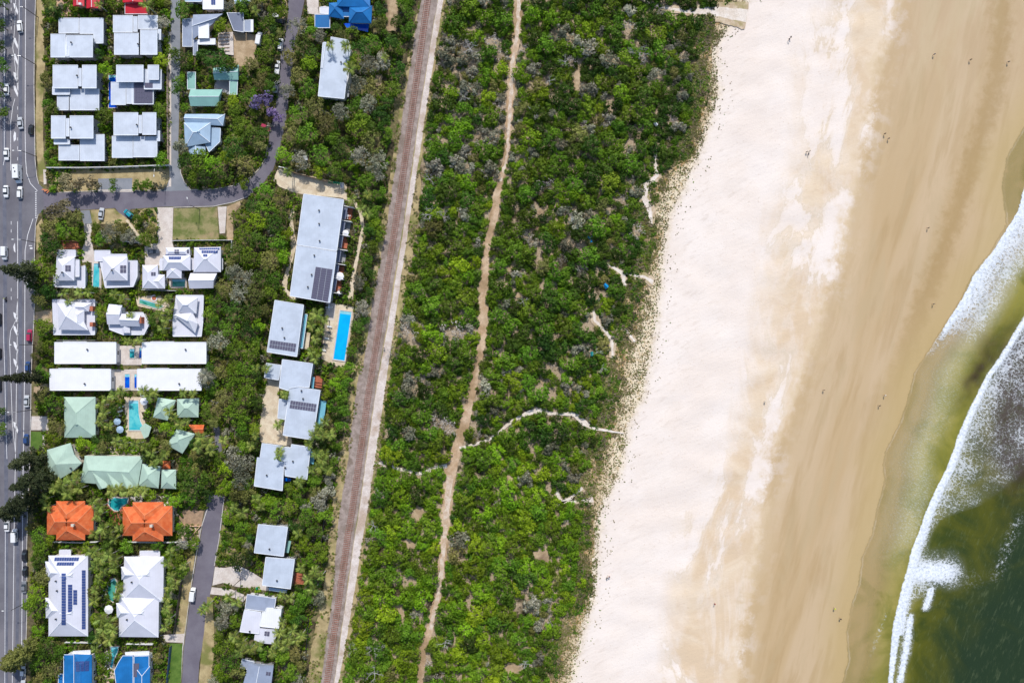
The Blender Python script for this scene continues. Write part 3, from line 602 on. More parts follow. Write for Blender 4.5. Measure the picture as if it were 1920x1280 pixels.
S('service_track', [along(RAILX, -400, 1700, wl, wr, 12, 0.8, 5)], 'service_track', 'pale stony service track right of the railway', 0.6)
S('ballast_tongue', [along(lambda y: RAILX(y), 690, 850, lambda y: -24, lambda y: -15, 12, 2, 8)], 'ballast', 'thin spread of ballast left of the railway', 1.0, block=False)
# ---- tracks through the bush
patchy('worn_sand', (0.54,0.40,0.29), (0.68,0.58,0.48), 0.5, 0.95, (0.50,0.36,0.24), 3.0, 0.5)
TRK = [(972,-300,9),(972,0,9.5),(970,61,7.5),(959,122,7.5),(957,184,8),(951,280,5.5),(946,310,5),(937,340,8),(927,400,8),(915,450,7),(909,500,8),(907,560,10),(904,640,8.5),(893,690,7),(882,750,7.5),(872,790,9.5),(855,840,10),(843,890,11.5),(837,960,10),(833,1010,7.5),(828,1060,8),(820,1120,6.5),(806,1180,7.5),(792,1220,8),(787,1280,5.5),(780,1700,6)]
S('bush_track', [ribbon(TRK)], 'sandy_track', 'sandy track winding down through the coastal bush', 1.8)
S('bush_track_worn', [ribbon([(x+1, y, w*0.42) for x, y, w in TRK[:8]]), ribbon([(x+1, y, w*0.5) for x, y, w in TRK[17:23]])], 'worn_sand', 'paler worn middle of the sandy track', 3.0, block=False)
S('beach_path', [ribbon([(862,840,2.5),(885,834,2.8),(915,825,2.5),(940,806,2.5),(962,788,3.0),(985,776,3.8),(1012,768,6.2),(1030,775,3.2),(1058,775,3.0),(1078,777,4.2),(1092,790,6.2),(1110,802,3.2),(1134,806,2.2),(1170,812,1.2)]), ribbon([(1010,768,1.2),(1011,758,0.6)]), ribbon([(700,866,3.8),(716,868,3.1),(724,878,1.9)]), ribbon([(735,875,3.8),(750,880,3.1),(785,887,3.8),(802,883,3.8),(815,876,3.1),(838,873,3.8)])], 'white_sand', 'white sandy footpath crossing the bush to the beach', 1.2)
patchy('dune_dirt', (0.46,0.34,0.22), (0.62,0.50,0.36), 0.4, 0.95, (0.36,0.30,0.14), 3.0, 0.5)
BLOWOUTS = [[(x, y, w*0.62) for x, y, w in r_] for r_ in ([(1232,282,3),(1228,300,4),(1233,330,5),(1212,345,8),(1208,370,9),(1220,400,7),(1221,420,4)], [(1138,494,3),(1150,502,3),(1168,512,8),(1172,536,4)], [(1168,512,3),(1210,520,4),(1225,530,6)],
   [(1112,580,4),(1116,602,5),(1135,620,4),(1148,640,5),(1148,670,3)], [(1140,620,2),(1172,616,3),(1190,640,3)], [(1042,918,3),(1052,942,8),(1070,934,4),(1092,914,4)], [(1052,942,4),(1090,938,3.5),(1112,936,7)],
   [(1186,-10,2),(1240,14,3),(1290,22,5),(1330,20,12),(1400,30,20)], [(970,738,6),(988,720,4)], [(1180,196,3),(1205,200,3)])]
S('dune_scar', [ribbon([(x, y, w*1.9+2) for x, y, w in r_]) for r_ in BLOWOUTS], 'dune_dirt', 'tan trampled dune sand round the blowouts', 3.0, block=False)
S('sand_blowout', [ribbon(r_) for r_ in BLOWOUTS], 'white_sand', 'white sand blowouts on the edge of the dune', 2.0)
S('clearing', [ribbon([(1020,160,4),(1026,130,5),(1018,170,3)]), ribbon([(1088,108,3),(1082,150,6),(1078,172,2)]), ribbon([(708,140,10),(712,160,6)]), ribbon([(1010,400,8),(1025,385,4)]), ribbon([(990,430,8),(1010,425,6)]), ribbon([(1038,460,4),(1032,480,5)]), ribbon([(1015,700,4),(1018,730,3)]),
   ribbon([(960,500,6),(945,515,4)]), ribbon([(975,545,4),(968,560,4)]), ribbon([(952,890,6),(962,905,5)]), ribbon([(1000,1040,8),(1030,1045,10)]), ribbon([(946,1255,10),(985,1252,6)]), ribbon([(760,1010,8),(775,1030,6)]), ribbon([(775,975,12),(790,950,9)]), ribbon([(745,1130,5),(755,1160,6)])], 'dirt', 'bare tan clearings among the scrub', 5.0)
# track hardware
root = empty('railway_track', P(707, 640, 0.0)); tag(root, 'single railway line on wooden sleepers running down the photo', 'railway')
ZR = BALZ+0.06
cl = []; y = -60.0
while y < 1345: cl.append((float(RAILX(y)), y)); y += 3.0
cw = [P(x, y, ZR) for x, y in cl]; acc = 0.0; sl = []; d = 0.0
for i in range(len(cw)-1):
    seg = cw[i+1]-cw[i]; L = seg.length
    while d < L: sl.append((cw[i]+seg*(d/L), math.atan2(seg.y, seg.x))); d += 0.70
    d -= L
def sleeper_mesh():
    m = MB(); m.box((0,0,0), (0.26,2.45,0.16)); return m.mesh('sleeper', M['sleeper_timber'])
sm = sleeper_mesh(); vis = [s for s in sl if -129 < s[0].y < 129]
step_keep = set(np.linspace(0, len(vis)-1, 300).astype(int).tolist()); rest = MB()
for i, (p, a) in enumerate(vis):
    jit = random.uniform(-0.05, 0.05)
    if i in step_keep:
        o = link('sleeper', sm, root); o.location = Vector((p.x, p.y, BALZ+0.03))-ORG[root.name]; o.rotation_euler = (0, 0, a+jit); o.scale = (1, random.uniform(0.94, 1.06), 1)
    else: rest.box((p.x, p.y, BALZ+0.03), (0.26, 2.45, 0.16), 0, a+jit)
for (p, a) in sl:
    if not -129 < p.y < 129: rest.box((p.x, p.y, BALZ+0.03), (0.26, 2.45, 0.16), 0, a)
o = rest.build('sleepers', M['sleeper_timber'], root); o['kind'] = 'stuff'
for s in (-0.75, 0.75):
    V = []; F = []
    for i, c in enumerate(cw[::4]):
        j = min(i*4+1, len(cw)-1); k = max(i*4-1, 0); t = (cw[j]-cw[k]).normalized(); n = Vector((-t.y, t.x, 0)); q = c+n*s
        for dx, z in ((-0.08, BALZ+0.10), (-0.045, BALZ+0.26), (0.045, BALZ+0.26), (0.08, BALZ+0.10)): V.append(Vector((q.x, q.y, 0))+n*dx+Vector((0, 0, z)))
    for i in range(len(cw[::4])-1):
        for e in range(3): F.append((i*4+e, i*4+e+1, i*4+5+e, i*4+4+e))
    mk('rail', V, F, M['rail_steel'], root)
# ------------------------------------------------------------------ houses
CAMP = Vector((0, 0, CAM_H))
ZS = 0.78           # storey heights read from the length of the shadows
def rect(x0, y0, x1, y1): return [(x0, y0), (x1, y0), (x1, y1), (x0, y1)]
def vent_mesh():
    m = MB(); m.tube([(0,0,0),(0,0,0.35)], [0.12,0.12], 8); m.tube([(0,0,0.32),(0,0,0.45),(0,0,0.62),(0,0,0.68)], [0.2,0.3,0.26,0.05], 10); return m.mesh('roof_vent', M['dark_metal'])
VENT = vent_mesh()
def win_mesh():
    m = MB(); m.box((0,0,0), (1.5,0.10,1.3)); return m.mesh('window', M['white_paint'])
def pane_mesh():
    m = MB(); m.box((-0.36,0,0), (0.62,0.13,1.1)); m.box((0.36,0,0), (0.62,0.13,1.1)); return m.mesh('pane', M['glass'])
WIN, PANE = win_mesh(), pane_mesh()
MARKS = []           # landmarks for telling plants apart: (phrase, px, py)
class House:
    def __init__(s, name, label, quad, cat='house', mark=None, wall='white_wall', roof='roof_pale', group=None):
        cx = sum(p[0] for p in quad)/len(quad); cy = sum(p[1] for p in quad)/len(quad)
        s.root = empty(name, P(cx, cy, 0)); tag(s.root, label, cat, group); s.wall = wall; s.roof = roof; s.bvhs = []; s.c = (cx, cy)
        if mark: MARKS.append((mark, cx, cy))
    def _walls(s, W, ztop, inset=0.6, z0=0.0, windows=True):
        c = sum(W, Vector())/len(W); ring = []
        n = len(W)
        for i in range(n):
            d = (c-W[i]); d.z = 0
            a = (W[(i+1)%n]-W[i]); b = (W[i-1]-W[i]); a.z = b.z = 0; dd = (a.normalized()+b.normalized())
            if dd.length < 0.1: dd = d.normalized()*1.4
            cr = a.x*b.y-a.y*b.x
            ring.append(W[i]+dd*inset*(1 if s._ccw*cr*-1 <= 0 else -1))
        m = MB(); m.prism([(p.x, p.y) for p in ring], z0, ztop); m.build('wall', M[s.wall], s.root)
        if not windows: return
        for i in range(n):
            a, b = ring[i], ring[(i+1)%n]; e = b-a; e.z = 0; L = e.length
            if L < 3.2: continue
            nrm = Vector((e.y, -e.x, 0)).normalized()*(1 if s._ccw > 0 else -1); mid = (a+b)/2
            tocam = Vector((-mid.x, -mid.y, 0))
            if nrm.dot(tocam) < 0.15*tocam.length: continue
            k = max(1, int(L/4.2)); levels = [1.4] + ([3.9] if ztop > 4.9 else [])
            for j in range(k):
                for zl in levels:
                    if zl < z0+0.5 or zl > ztop-0.8: continue
                    p = a+e*((j+0.5)/k)+nrm*0.03
                    w = link('window', WIN, s.root); w.location = Vector((p.x, p.y, zl))-ORG[s.root.name]; w.rotation_euler = (0, 0, math.atan2(e.y, e.x))
                    link('pane', PANE, w)
    def _reg(s, V, F): s.bvhs.append(BVHTree.FromPolygons([tuple(v) for v in V], F))
    def _world(s, poly, z):
        W = [P(x, y, z) for x, y in poly]
        area = sum(W[i].x*W[(i+1)%len(W)].y-W[(i+1)%len(W)].x*W[i].y for i in range(len(W)))
        s._ccw = 1 if area > 0 else -1
        return W
    def flat(s, poly, z, th=0.28, drop=None, roof=None, walls=True, z0=0.0, block=True, windows=True, name='roof'):
        """slab roof; drop=(dz at each corner) tilts it"""
        drop = drop or [0]*len(poly); z *= ZS; z0 *= ZS
        W = [P(x, y, z-d) for (x, y), d in zip(poly, drop)]; s._world(poly, z)
        n = len(W); V = [Vector((w.x, w.y, w.z-th)) for w in W]+W
        F = [tuple(range(n-1,-1,-1)), tuple(range(n,2*n))]+[(i,(i+1)%n,n+(i+1)%n,n+i) for i in range(n)]
        if s._ccw < 0: F = [f[::-1] for f in F]
        o = mk(name, V, F, M[roof or s.roof], s.root); s._reg(V, F)
        if len(poly) <= 12 and name == 'roof':
            m = MB(); cc = sum(W, Vector())/n
            for i in range(n):
                a, b = W[i], W[(i+1)%n]; d = b-a; L = math.hypot(d.x, d.y)
                if L < 1.2: continue
                mid = (a+b)/2; nr_ = Vector((-d.y, d.x, 0)).normalized()*s._ccw; q = mid+nr_*0.09
                w_ = d.normalized()*(L/2-0.02); u_ = nr_*0.085; zt = Vector((0, 0, 0.07))
                c4 = [q-w_-u_, q+w_-u_, q+w_+u_, q-w_+u_]; m.add([p+Vector((0,0,0.003)) for p in c4]+[p+zt for p in c4], [(4,5,6,7) if s._ccw > 0 else (7,6,5,4), (0,1,5,4), (1,2,6,5), (2,3,7,6), (3,0,4,7)])
            if m.v: m.build('gutter', M['ridge_metal'], o)
        if walls: s._walls(W, z-th-max(drop)-0.003, z0=z0, windows=windows)
        if block: BLOCK.append(poly)
        return o
    def hip(s, quad, z, rise=1.9, horiz=None, hipk=1.0, gable=(False, False), roof=None, walls=True, z0=0.0, cap='ridge_metal', over=0.75, block=True, windows=True, gablet=0.0):
        """quad TL,TR,BR,BL in photo; horiz True = ridge runs left-right"""
        z *= ZS; rise *= 0.85
        W = s._world(quad, z); tl, tr, br, bl = W
        lh = ((tr-tl).length+(br-bl).length)/2; lv = ((bl-tl).length+(br-tr).length)/2
        if horiz is None: horiz = lh >= lv
        up = Vector((0, 0, rise))
        if horiz: A, B, short, long_ = (tl+bl)/2, (tr+br)/2, lv, lh
        else: A, B, short, long_ = (tl+tr)/2, (bl+br)/2, lh, lv
        ax = (B-A).normalized(); ins = min(short/2*hipk, long_/2-0.02)
        ra = A+up+(Vector() if gable[0] else ax*ins); rb = B+up-(Vector() if gable[1] else ax*ins)
        th = Vector((0, 0, 0.25)); V = [tl, tr, br, bl, ra, rb, tl-th, tr-th, br-th, bl-th]
        if horiz: F = [(0,4,3),(1,2,5),(0,1,5,4),(3,4,5,2)]
        else: F = [(0,1,4),(3,5,2),(0,4,5,3),(1,2,5,4)]
        F = [f if (V[f[1]]-V[f[0]]).cross(V[f[2]]-V[f[0]]).z >= 0 or abs((V[f[1]]-V[f[0]]).cross(V[f[2]]-V[f[0]]).z) < 1e-6 else f[::-1] for f in F]
        F += [(0,6,7,1),(1,7,8,2),(2,8,9,3),(3,9,6,0),(6,9,8,7)]
        o = mk('roof', V, F, M[roof or s.roof], s.root); s._reg(V, F)
        m = MB(); r = 0.11
        ends = [(ra, rb)]
        if horiz: ends += ([] if gable[0] else [(ra, tl), (ra, bl)])+([] if gable[1] else [(rb, tr), (rb, br)])
        else: ends += ([] if gable[0] else [(ra, tl), (ra, tr)])+([] if gable[1] else [(rb, bl), (rb, br)])
        for a, b in ends:
            if (b-a).length > 0.3: m.tube([a, b], [r, r], 4)
        if m.v: m.build('ridge_cap', M[cap], o)
        if gablet:
            # small vented gable at the lower end of the ridge
            q = rb; w = gablet; px_ = Vector((-ax.y, ax.x, 0))
            g = MB(); a = q+ax*w*0.9-Vector((0,0,rise*0.02)); top = q+Vector((0,0,0.25))
            g.add([a+px_*w-Vector((0,0,w*0.55)), a-px_*w-Vector((0,0,w*0.55)), a+Vector((0,0,0.30)), q+px_*w*0.2, q-px_*w*0.2, top], [(0,1,2),(0,2,5,3),(1,4,5,2)])
            g.build('gablet', M[roof or s.roof], o)
        if walls: s._walls(W, z-0.253, over, z0, windows)
        if block: BLOCK.append(quad)
        return o
    def gable(s, quad, z, rise=1.4, horiz=None, **k): return s.hip(quad, z, rise, horiz, gable=(True, True), **k)
    def hit(s, px, py):
        d = (P(px, py, 0)-CAMP).normalized(); best = None
        for b in s.bvhs:
            h = b.ray_cast(CAMP, d)
            if h[0] is not None and (best is None or h[3] < best[3]): best = h
        return best
    def vent(s, *pts):
        for px, py in pts:
            h = s.hit(px, py)
            if h: o = link('roof_vent', VENT, s.root); o.location = h[0]-ORG[s.root.name]; o.scale = (1.15,)*3
    def panels(s, quad, nx, ny, mat='solar_blue', skip=(), gap=0.06, name='solar_panel', th=0.06):
        tl, tr, br, bl = quad
        def q(u, v): return (tl[0]*(1-u)*(1-v)+tr[0]*u*(1-v)+br[0]*u*v+bl[0]*(1-u)*v, tl[1]*(1-u)*(1-v)+tr[1]*u*(1-v)+br[1]*u*v+bl[1]*(1-u)*v)
        for j in range(ny):
            for i in range(nx):
                if (i, j) in skip: continue
                g = gap; cs = [q((i+g)/nx, (j+g)/ny), q((i+1-g)/nx, (j+g)/ny), q((i+1-g)/nx, (j+1-g)/ny), q((i+g)/nx, (j+1-g)/ny)]
                h = s.hit((cs[0][0]+cs[2][0])/2, (cs[0][1]+cs[2][1])/2)
                if not h: continue
                n = h[1] if h[1].z > 0 else -h[1]; pts = []
                for c in cs:
                    d = (P(c[0], c[1], 0)-CAMP).normalized(); t = (h[0]-CAMP).dot(n)/d.dot(n); pts.append(CAMP+d*t)
                lo = [p+n*0.05 for p in pts]; hi = [p+n*(0.05+th) for p in pts]
                mk(name, lo+hi, [(4,7,6,5),(0,1,5,4)[::-1],(1,2,6,5)[::-1],(2,3,7,6)[::-1],(3,0,4,7)[::-1]], M[mat], s.root)
    def skylight(s, quad): s.panels(quad, 2, 2, 'solar_grey', gap=0.08, name='skylight', th=0.1)
    def box(s, poly, z0, z1, mat, name='wall'):
        z1 *= ZS; z0 *= ZS
        m = MB(); W = s._world(poly, z1); W = W if s._ccw > 0 else W[::-1]
        m.prism([(p.x, p.y) for p in W], z0, z1); return m.build(name, M[mat], s.root)
    def deck(s, poly, z, mat='pale_timber', name='deck', th=0.2, block=True):
        if block: BLOCK.append(poly)
        return s.box(poly, max(0.0, z-th), z, mat, name)

# --- grid of six townhouses (top left)
def townhouse(label, mark, upper, lower, mids, vents, roof='roof_pale', zu=7.2, zl=4.6):
    allq = upper+lower; xs_ = [p[0] for q in allq for p in q]; ys_ = [p[1] for q in allq for p in q]
    h = House('townhouse', label, rect(min(xs_), min(ys_), max(xs_), max(ys_)), mark=mark, roof=roof, wall='grey_wall', group='grey roofed townhouses in a grid of six')
    for q in upper: h.flat(q, zu, drop=[0, 0, 0.35, 0.35] if len(q) == 4 else None)
    for q in lower: h.flat(q, zl, drop=[0, 0, 0.3, 0.3] if len(q) == 4 else None)
    for q, z in mids: h.flat(q, z, walls=(z < 6))
    h.vent(*vents); return h
T = townhouse('top left townhouse of the six with its south half raised', 'the top left townhouse', [rect(95,64,123,108), [(124.5,66),(174,66),(174,108),(124.5,108)]], [rect(110,34,148,63), [(149,34),(194,34),(194,82),(175,82),(175,64),(149,64)]], [(rect(123,70,130,106), 6.9)], [(135,81)])
townhouse('top right townhouse of the six with a small step on its right', 'the top right townhouse', [rect(214,62,260,103), rect(263,56,295,103)], [rect(212,29,249,61), [(259,29),(296,29),(296,55),(259,55)], rect(250,31,258,60)], [(rect(296,55,302,75), 5.6)], [(260,84)])
townhouse('middle left townhouse of the six with split level pale roofs', 'the middle left townhouse', [rect(99,122,146,166), rect(154,122,181,166)], [rect(107,180,129,207), [(131,167),(186,167),(186,207),(131,207)]], [(rect(147,128,153,162), 6.9), (rect(98,162,131,178), 5.3)], [(146,143)])
T4 = townhouse('middle right townhouse of the six with a big dark solar array', 'the townhouse with the solar array', [rect(218,122,269,154), rect(277,122,298,150)], [rect(208,154,236,197), [(237,155),(248,155),(248,195),(237,195)], rect(248,155,288,196)], [(rect(270,130,303,168), 5.4)], [(296,151)])
T4.panels([(251.5,155.5),(286.5,155.5),(286.5,194),(251.5,194)], 7, 4, 'solar_grey', gap=0.02)
townhouse('bottom left townhouse of the six beside the corner verge', 'the bottom left townhouse', [rect(96,217,123,260), rect(131,217,175,260)], [rect(110,272,149,301), rect(150,252,196,302)], [(rect(124,222,130,256), 6.9), (rect(101,261,131,271), 5.3)], [(134,240)])
townhouse('bottom right townhouse of the six next to the narrow lane', 'the bottom right townhouse', [rect(213,211,259,254), rect(267,211,293,253)], [rect(210,255,249,296), rect(250,256,295,295)], [(rect(260,216,266,250), 6.9), (rect(294,245,300,265), 5.4)], [(258,235)])
# --- red roofed houses at the top edge
h = House('red_roof_house', 'red roofed house cut off by the top edge, left of two', rect(132,-40,186,14), mark='the left red roof', roof='roof_red', wall='render_wall')
h.gable(rect(137,-40,158,12), 5.2, 1.0, horiz=False); h.gable(rect(162,-40,187,16), 5.0, 1.1, horiz=False); h.box(rect(147,5,152,9), 5.5, 6.6, 'white_wall', 'chimney')
h = House('red_roof_house', 'red roofed house cut off by the top edge, right of two', rect(228,-40,278,27), mark='the right red roof', roof='roof_red', wall='render_wall')
h.gable([(228,-40),(276,-40),(273,5),(230,5)], 5.2, 1.0, horiz=False); h.flat([(234,6),(274,4),(278,27),(234,27)], 4.2, drop=[0,0,0.4,0.4])
# --- houses above the lane
h = House('white_roof_house', 'white flat roofed house cut off by the top edge beside the lane', rect(345,-30,418,18), mark='the white house at the top edge', roof='roof_white')
h.flat(rect(380,-30,419,18), 5.0); h.flat(rect(346,-30,379,4), 4.2, roof='roof_skyblue'); h.panels(rect(396,-2,404,10), 2, 1); h.flat([(434,-30),(480,-30),(470,4),(440,8)], 4.5, roof='roof_skyblue')
h = House('house_under_repair', 'rambling grey house with bare timber deck and part of its roof missing', rect(342,25,425,100), mark='the house under repair', roof='roof_slate', wall='pale_timber')
h.flat([(342,36),(361,34),(361,88),(342,88)], 3.6, drop=[0.5,0,0,0.5]); h.gable([(362,28),(418,26),(400,44),(362,74)], 4.6, 1.0, horiz=True); h.flat(rect(372,45,392,72), 5.2, roof='roof_white', drop=[0,0.3,0.3,0]); h.flat([(371,74),(404,72),(404,84),(371,84)], 3.8, roof='roof_white')
h.flat(rect(362,75,371,104), 3.4, roof='roof_slate', drop=[0,0.2,0.5,0.3])
h.deck([(409,62),(437,60),(438,104),(424,102),(409,88)], 0.8, 'concrete')
for k in range(6): h.deck([(410+k*0.2,64+k*6.4),(430,63+k*6.4),(430,64+k*6.4),(410+k*0.2,65+k*6.4)], 1.1, 'timber', 'joist', 0.2, False)
h = House('grey_shed', 'dark grey corrugated sheds beside the building yard', rect(425,25,476,62), cat='shed', mark='the grey sheds', roof='roof_shed', wall='grey_wall')
h.flat([(425,24),(457,24),(457,61),(438,58),(426,44)], 3.6, drop=[0,0.3,0.3,0]); h.flat([(458,38),(475,37),(475,60),(458,60)], 3.2, roof='roof_slate', drop=[0,0.2,0.2,0]); h.flat(rect(470,38,475,60), 3.3, roof='roof_white', walls=False)
h = House('green_roof_house', 'old mint green roofed house with a courtyard, beside the lane', rect(350,122,448,198), mark='the mint roofed old house', roof='roof_teal', wall='cream_wall')
h.gable([(357,168),(417,168),(424,182),(408,199),(357,199)][:2]+[(410,199),(357,199)], 4.2, 1.6, horiz=True); h.flat(rect(351,135,367,168), 3.4, drop=[0.4,0,0,0.4]); h.gable([(400,128),(448,122),(447,150),(402,150)], 3.6, 1.0, horiz=True); h.flat([(430,151),(446,151),(445,178),(430,178)], 3.2, drop=[0,0.3,0.3,0]); h.deck([(402,151),(430,151),(430,178),(402,168)], 0.4, 'grey_wall')
h = House('blue_grey_house', 'pale blue hip roofed house with skylit front gable by the lane', rect(344,214,426,290), mark='the pale blue hip roof', roof='roof_skyblue')
h.hip([(347,214),(422,214),(418,236),(347,232)], 4.6, 1.2, horiz=True, gable=(True,False)); h.hip([(345,230),(395,230),(394,267),(347,276)], 5.0, 2.2, gablet=1.0); h.flat([(394,238),(414,240),(413,266),(392,286),(384,270),(394,262)], 3.6); h.gable([(352,274),(385,274),(385,291),(355,289)], 3.6, 1.0, horiz=False)
# --- blue roofed house top centre
h = House('blue_roof_house', 'bright blue hip roofed house at the top edge beside the dirt strip', rect(590,-30,698,60), mark='the bright blue roof', roof='roof_blue', wall='white_wall')
h.flat(rect(590,27,619,53), 3.2, drop=[0,0,0.2,0.2]); h.hip([(617,6),(640,4),(645,36),(616,31)], 4.2, 1.8, cap='roof_blue'); h.hip([(634,-50),(694,-50),(694,14),(632,12)], 5.6, 2.2, cap='roof_blue'); h.hip([(655,14),(698,11),(696,44),(654,43)], 5.2, 2.4, cap='roof_blue'); h.flat([(640,10),(668,10),(664,32),(640,32)], 4.0, roof='roof_blue', drop=[0,0,0.4,0.4])
h.deck([(644,44),(692,45),(690,60),(650,52)], 2.4, 'pool_blue', 'verandah'); h.flat([(600,13),(617,13),(617,27),(600,26)], 3.0, roof='roof_offwhite')
# --- long grey roof in the trees
h = House('long_grey_house', 'long pale grey roofed house hidden in the gum trees', [(604,79),(656,75),(646,186),(596,181)], mark='the long grey roof in the trees', roof='roof_grey', wall='white_wall')
h.flat([(606,79),(620,80),(620,69),(642,73),(653,75),(658,91),(651,142),(646,186),(596,181)], 6.2)
h.flat([(605,80),(611,80),(605,128),(601,128)], 6.45, walls=False, th=0.1); h.vent((640,118)); h.deck([(652,160),(656,162),(654,182),(650,182)], 3.0, 'steel', 'stair')
# --- apartments right of the thicket
h = House('apartment_block', 'long grey roofed apartment block with walled terraces and dark solar array', [(569,363),(645,374),(619,568),(543,555)], cat='apartments', mark='the long apartment block', roof='roof_grey', wall='grey_wall')
h.flat([(569,363),(645,374),(632,471),(556,459)], 7.6); h.flat([(556,459.5),(632,471.5),(619,568),(543,555)], 7.45)
h.panels([(592,500),(624,505),(615,566),(583,559)], 3, 14, 'solar_grey', gap=0.03)
h.vent((599,395), (599,420), (600,452), (590,479), (585,515), (578,538), (588,365))
for k in range(7):
    t = k/6.6; x0 = 645-26*t+1; y0 = 385+178*t; h.box([(x0-3,y0),(x0+17,y0+3.2),(x0+17,y0+4.4),(x0-3,y0+1.2)], 0, 3.6, 'white_wall', 'divider_wall')
    if k < 6:
        y1 = y0+27; x1 = x0-3.8; h.deck([(x0+1,y0+3),(x0+16,y0+5),(x1+16,y1),(x1+1,y1-2)], 0.25, ['terracotta','grey_wall','terracotta','grey_wall','terracotta','terracotta'][k], 'terrace', 0.2)
        h.deck([(x0-1,y0+3),(x0+6,y0+4),(x1+6,y1-1),(x1-1,y1-2)], 3.0, 'roof_shed', 'balcony', 0.2, False)
h = House('grey_roof_villa', 'grey roofed villa directly below the long apartment block, solar panels along its bottom', [(515,562),(570,570),(557,669),(500,660)], mark='the villa left of the long pool', roof='roof_grey', wall='grey_wall')
h.flat([(515,562),(570,571),(557,669),(500,660)], 6.8); h.panels([(507,637),(556,644),(553.5,660),(504.5,652)], 10, 2, 'solar_grey'); h.vent((534,633),(530,615))
h.flat([(570,588),(577,589),(568,654),(561,652)], 3.4, roof='roof_awning', walls=False); h.deck([(572,622),(582,624),(578,655),(568,653)], 1.2, 'pool_paving' if 'pool_paving' in M else 'paving', 'deck')
h = House('grey_roof_villa', 'staggered grey roofed villa pair with carport beside the sandy courtyard', [(529,672),(601,723),(587,825),(522,722)], mark='the staggered grey roofs', roof='roof_grey', wall='grey_wall')
h.flat([(529,673),(587,681),(580,727),(561,725),(543,728),(541,733),(523,727)], 6.8); h.flat([(499,680),(528,684),(523,713),(495,708)], 4.0); h.flat([(544,723),(601,731),(587,825),(530,816)], 6.6)
h.panels([(545,750),(594,757),(591.5,772),(542.5,765)], 10, 2, 'solar_grey'); h.vent((569,747),(566,732)); h.flat([(523,747),(541,750),(535,787),(520,784)], 4.2)
h.deck([(585,706),(590,707),(588,728),(583,727)], 3.2, 'roof_awning', 'awning'); h.deck([(600,750),(612,752),(606,800),(594,798)], 3.0, 'roof_awning', 'awning')
for k in range(4): h.deck([(590+k*0,708+k*5),(604,710+k*5),(604,711.3+k*5),(590,709.3+k*5)], 3.1, 'terracotta', 'pergola_beam', 0.2, False)
BLOCK.append([(588,704),(606,706),(603,730),(587,728)]); h.deck([(590,704),(605,706),(603,728),(588,726)], 0.5, 'terracotta', 'deck')
h = House('grey_roof_villa', 'grey roofed villa of two offset wings below the sandy courtyard', [(491,829),(583,843),(576,899),(476,915)], mark='the offset grey villa', roof='roof_grey', wall='grey_wall')
h.flat([(491,830),(526,835),(524,862),(533,866),(530,920),(476,911),(482,857),(487,857)], 6.4); h.flat([(527,836),(545,839),(546,832),(583,838),(576,899),(534,892),(533,865),(525,861)], 6.8); h.vent((501,890),(536,876),(550,864))
h.deck([(581,845),(591,847),(588,870),(580,868)], 3.0, 'roof_awning', 'awning'); h.deck([(533,895),(546,897),(545,902),(532,901)], 2.8, 'pool_blue', 'awning')
h = House('grey_roof_cottage', 'square pale grey roof, upper of two by the lower street', [(484,981),(540,988),(532,1043),(476,1036)], mark='the upper square grey roof', roof='roof_grey', wall='grey_wall')
h.flat([(484,982),(540,987),(532,1043),(476,1036)], 6.4); h.vent((506,1028)); h.deck([(540,1013),(546,1014),(541,1036),(535,1035)], 2.8, 'roof_teal', 'awning')
h = House('grey_roof_cottage', 'square pale grey roof, lower of two by the lower street', [(498,1043),(553,1048),(546,1104),(491,1097)], mark='the lower square grey roof', roof='roof_grey', wall='grey_wall')
h.flat([(498,1043.5),(553,1048),(545,1104),(491,1097)], 6.0); h.vent((520,1087)); h.deck([(504,1100),(538,1105),(537,1111),(504,1106)], 2.8, 'roof_skyblue', 'awning')
h.deck([(553,1072),(571,1074),(568,1097),(550,1094)], 0.5, 'terracotta', 'deck')
for k in range(5): h.deck([(556,1074+k*4.6),(570,1075.5+k*4.6),(570,1076.8+k*4.6),(556,1075.3+k*4.6)], 2.6, 'terracotta', 'pergola_beam', 0.18, False)
h = House('white_stepped_house', 'white stepped roof house with a small skylit wing right of the lower street', [(459,1113),(528,1120),(513,1207),(450,1184)], mark='the white stepped house', roof='roof_offwhite')
h.flat([(463,1113),(518,1121),(515,1140),(500,1139),(498,1146),(459,1141)], 4.4, roof='roof_slate'); h.flat([(458,1142),(490,1147),(486,1188),(449,1184)], 6.2); h.flat([(500,1139),(528,1142),(523,1178),(487,1174),(491,1147),(498,1147)], 6.8, roof='roof_white'); h.gable([(480,1175),(522,1179),(513,1207),(476,1199)], 5.4, 1.2, horiz=False); h.skylight([(496,1182),(506,1183),(505,1192),(495,1191)]); h.vent((469,1182))
h = House('slate_gable_house', 'slate grey gabled house cut off by the bottom edge', [(453,1235),(513,1245),(508,1300),(455,1300)], mark='the slate roof at the bottom edge', roof='roof_slate', wall='grey_wall')
h.hip([(466,1242),(513,1247),(505,1310),(450,1304)], 4.8, 2.0, horiz=False, gable=(True,False)); h.flat([(454,1234),(478,1240),(468,1256),(449,1250)], 4.0); h.skylight([(499,1258),(508,1259),(507,1266),(498,1265)])
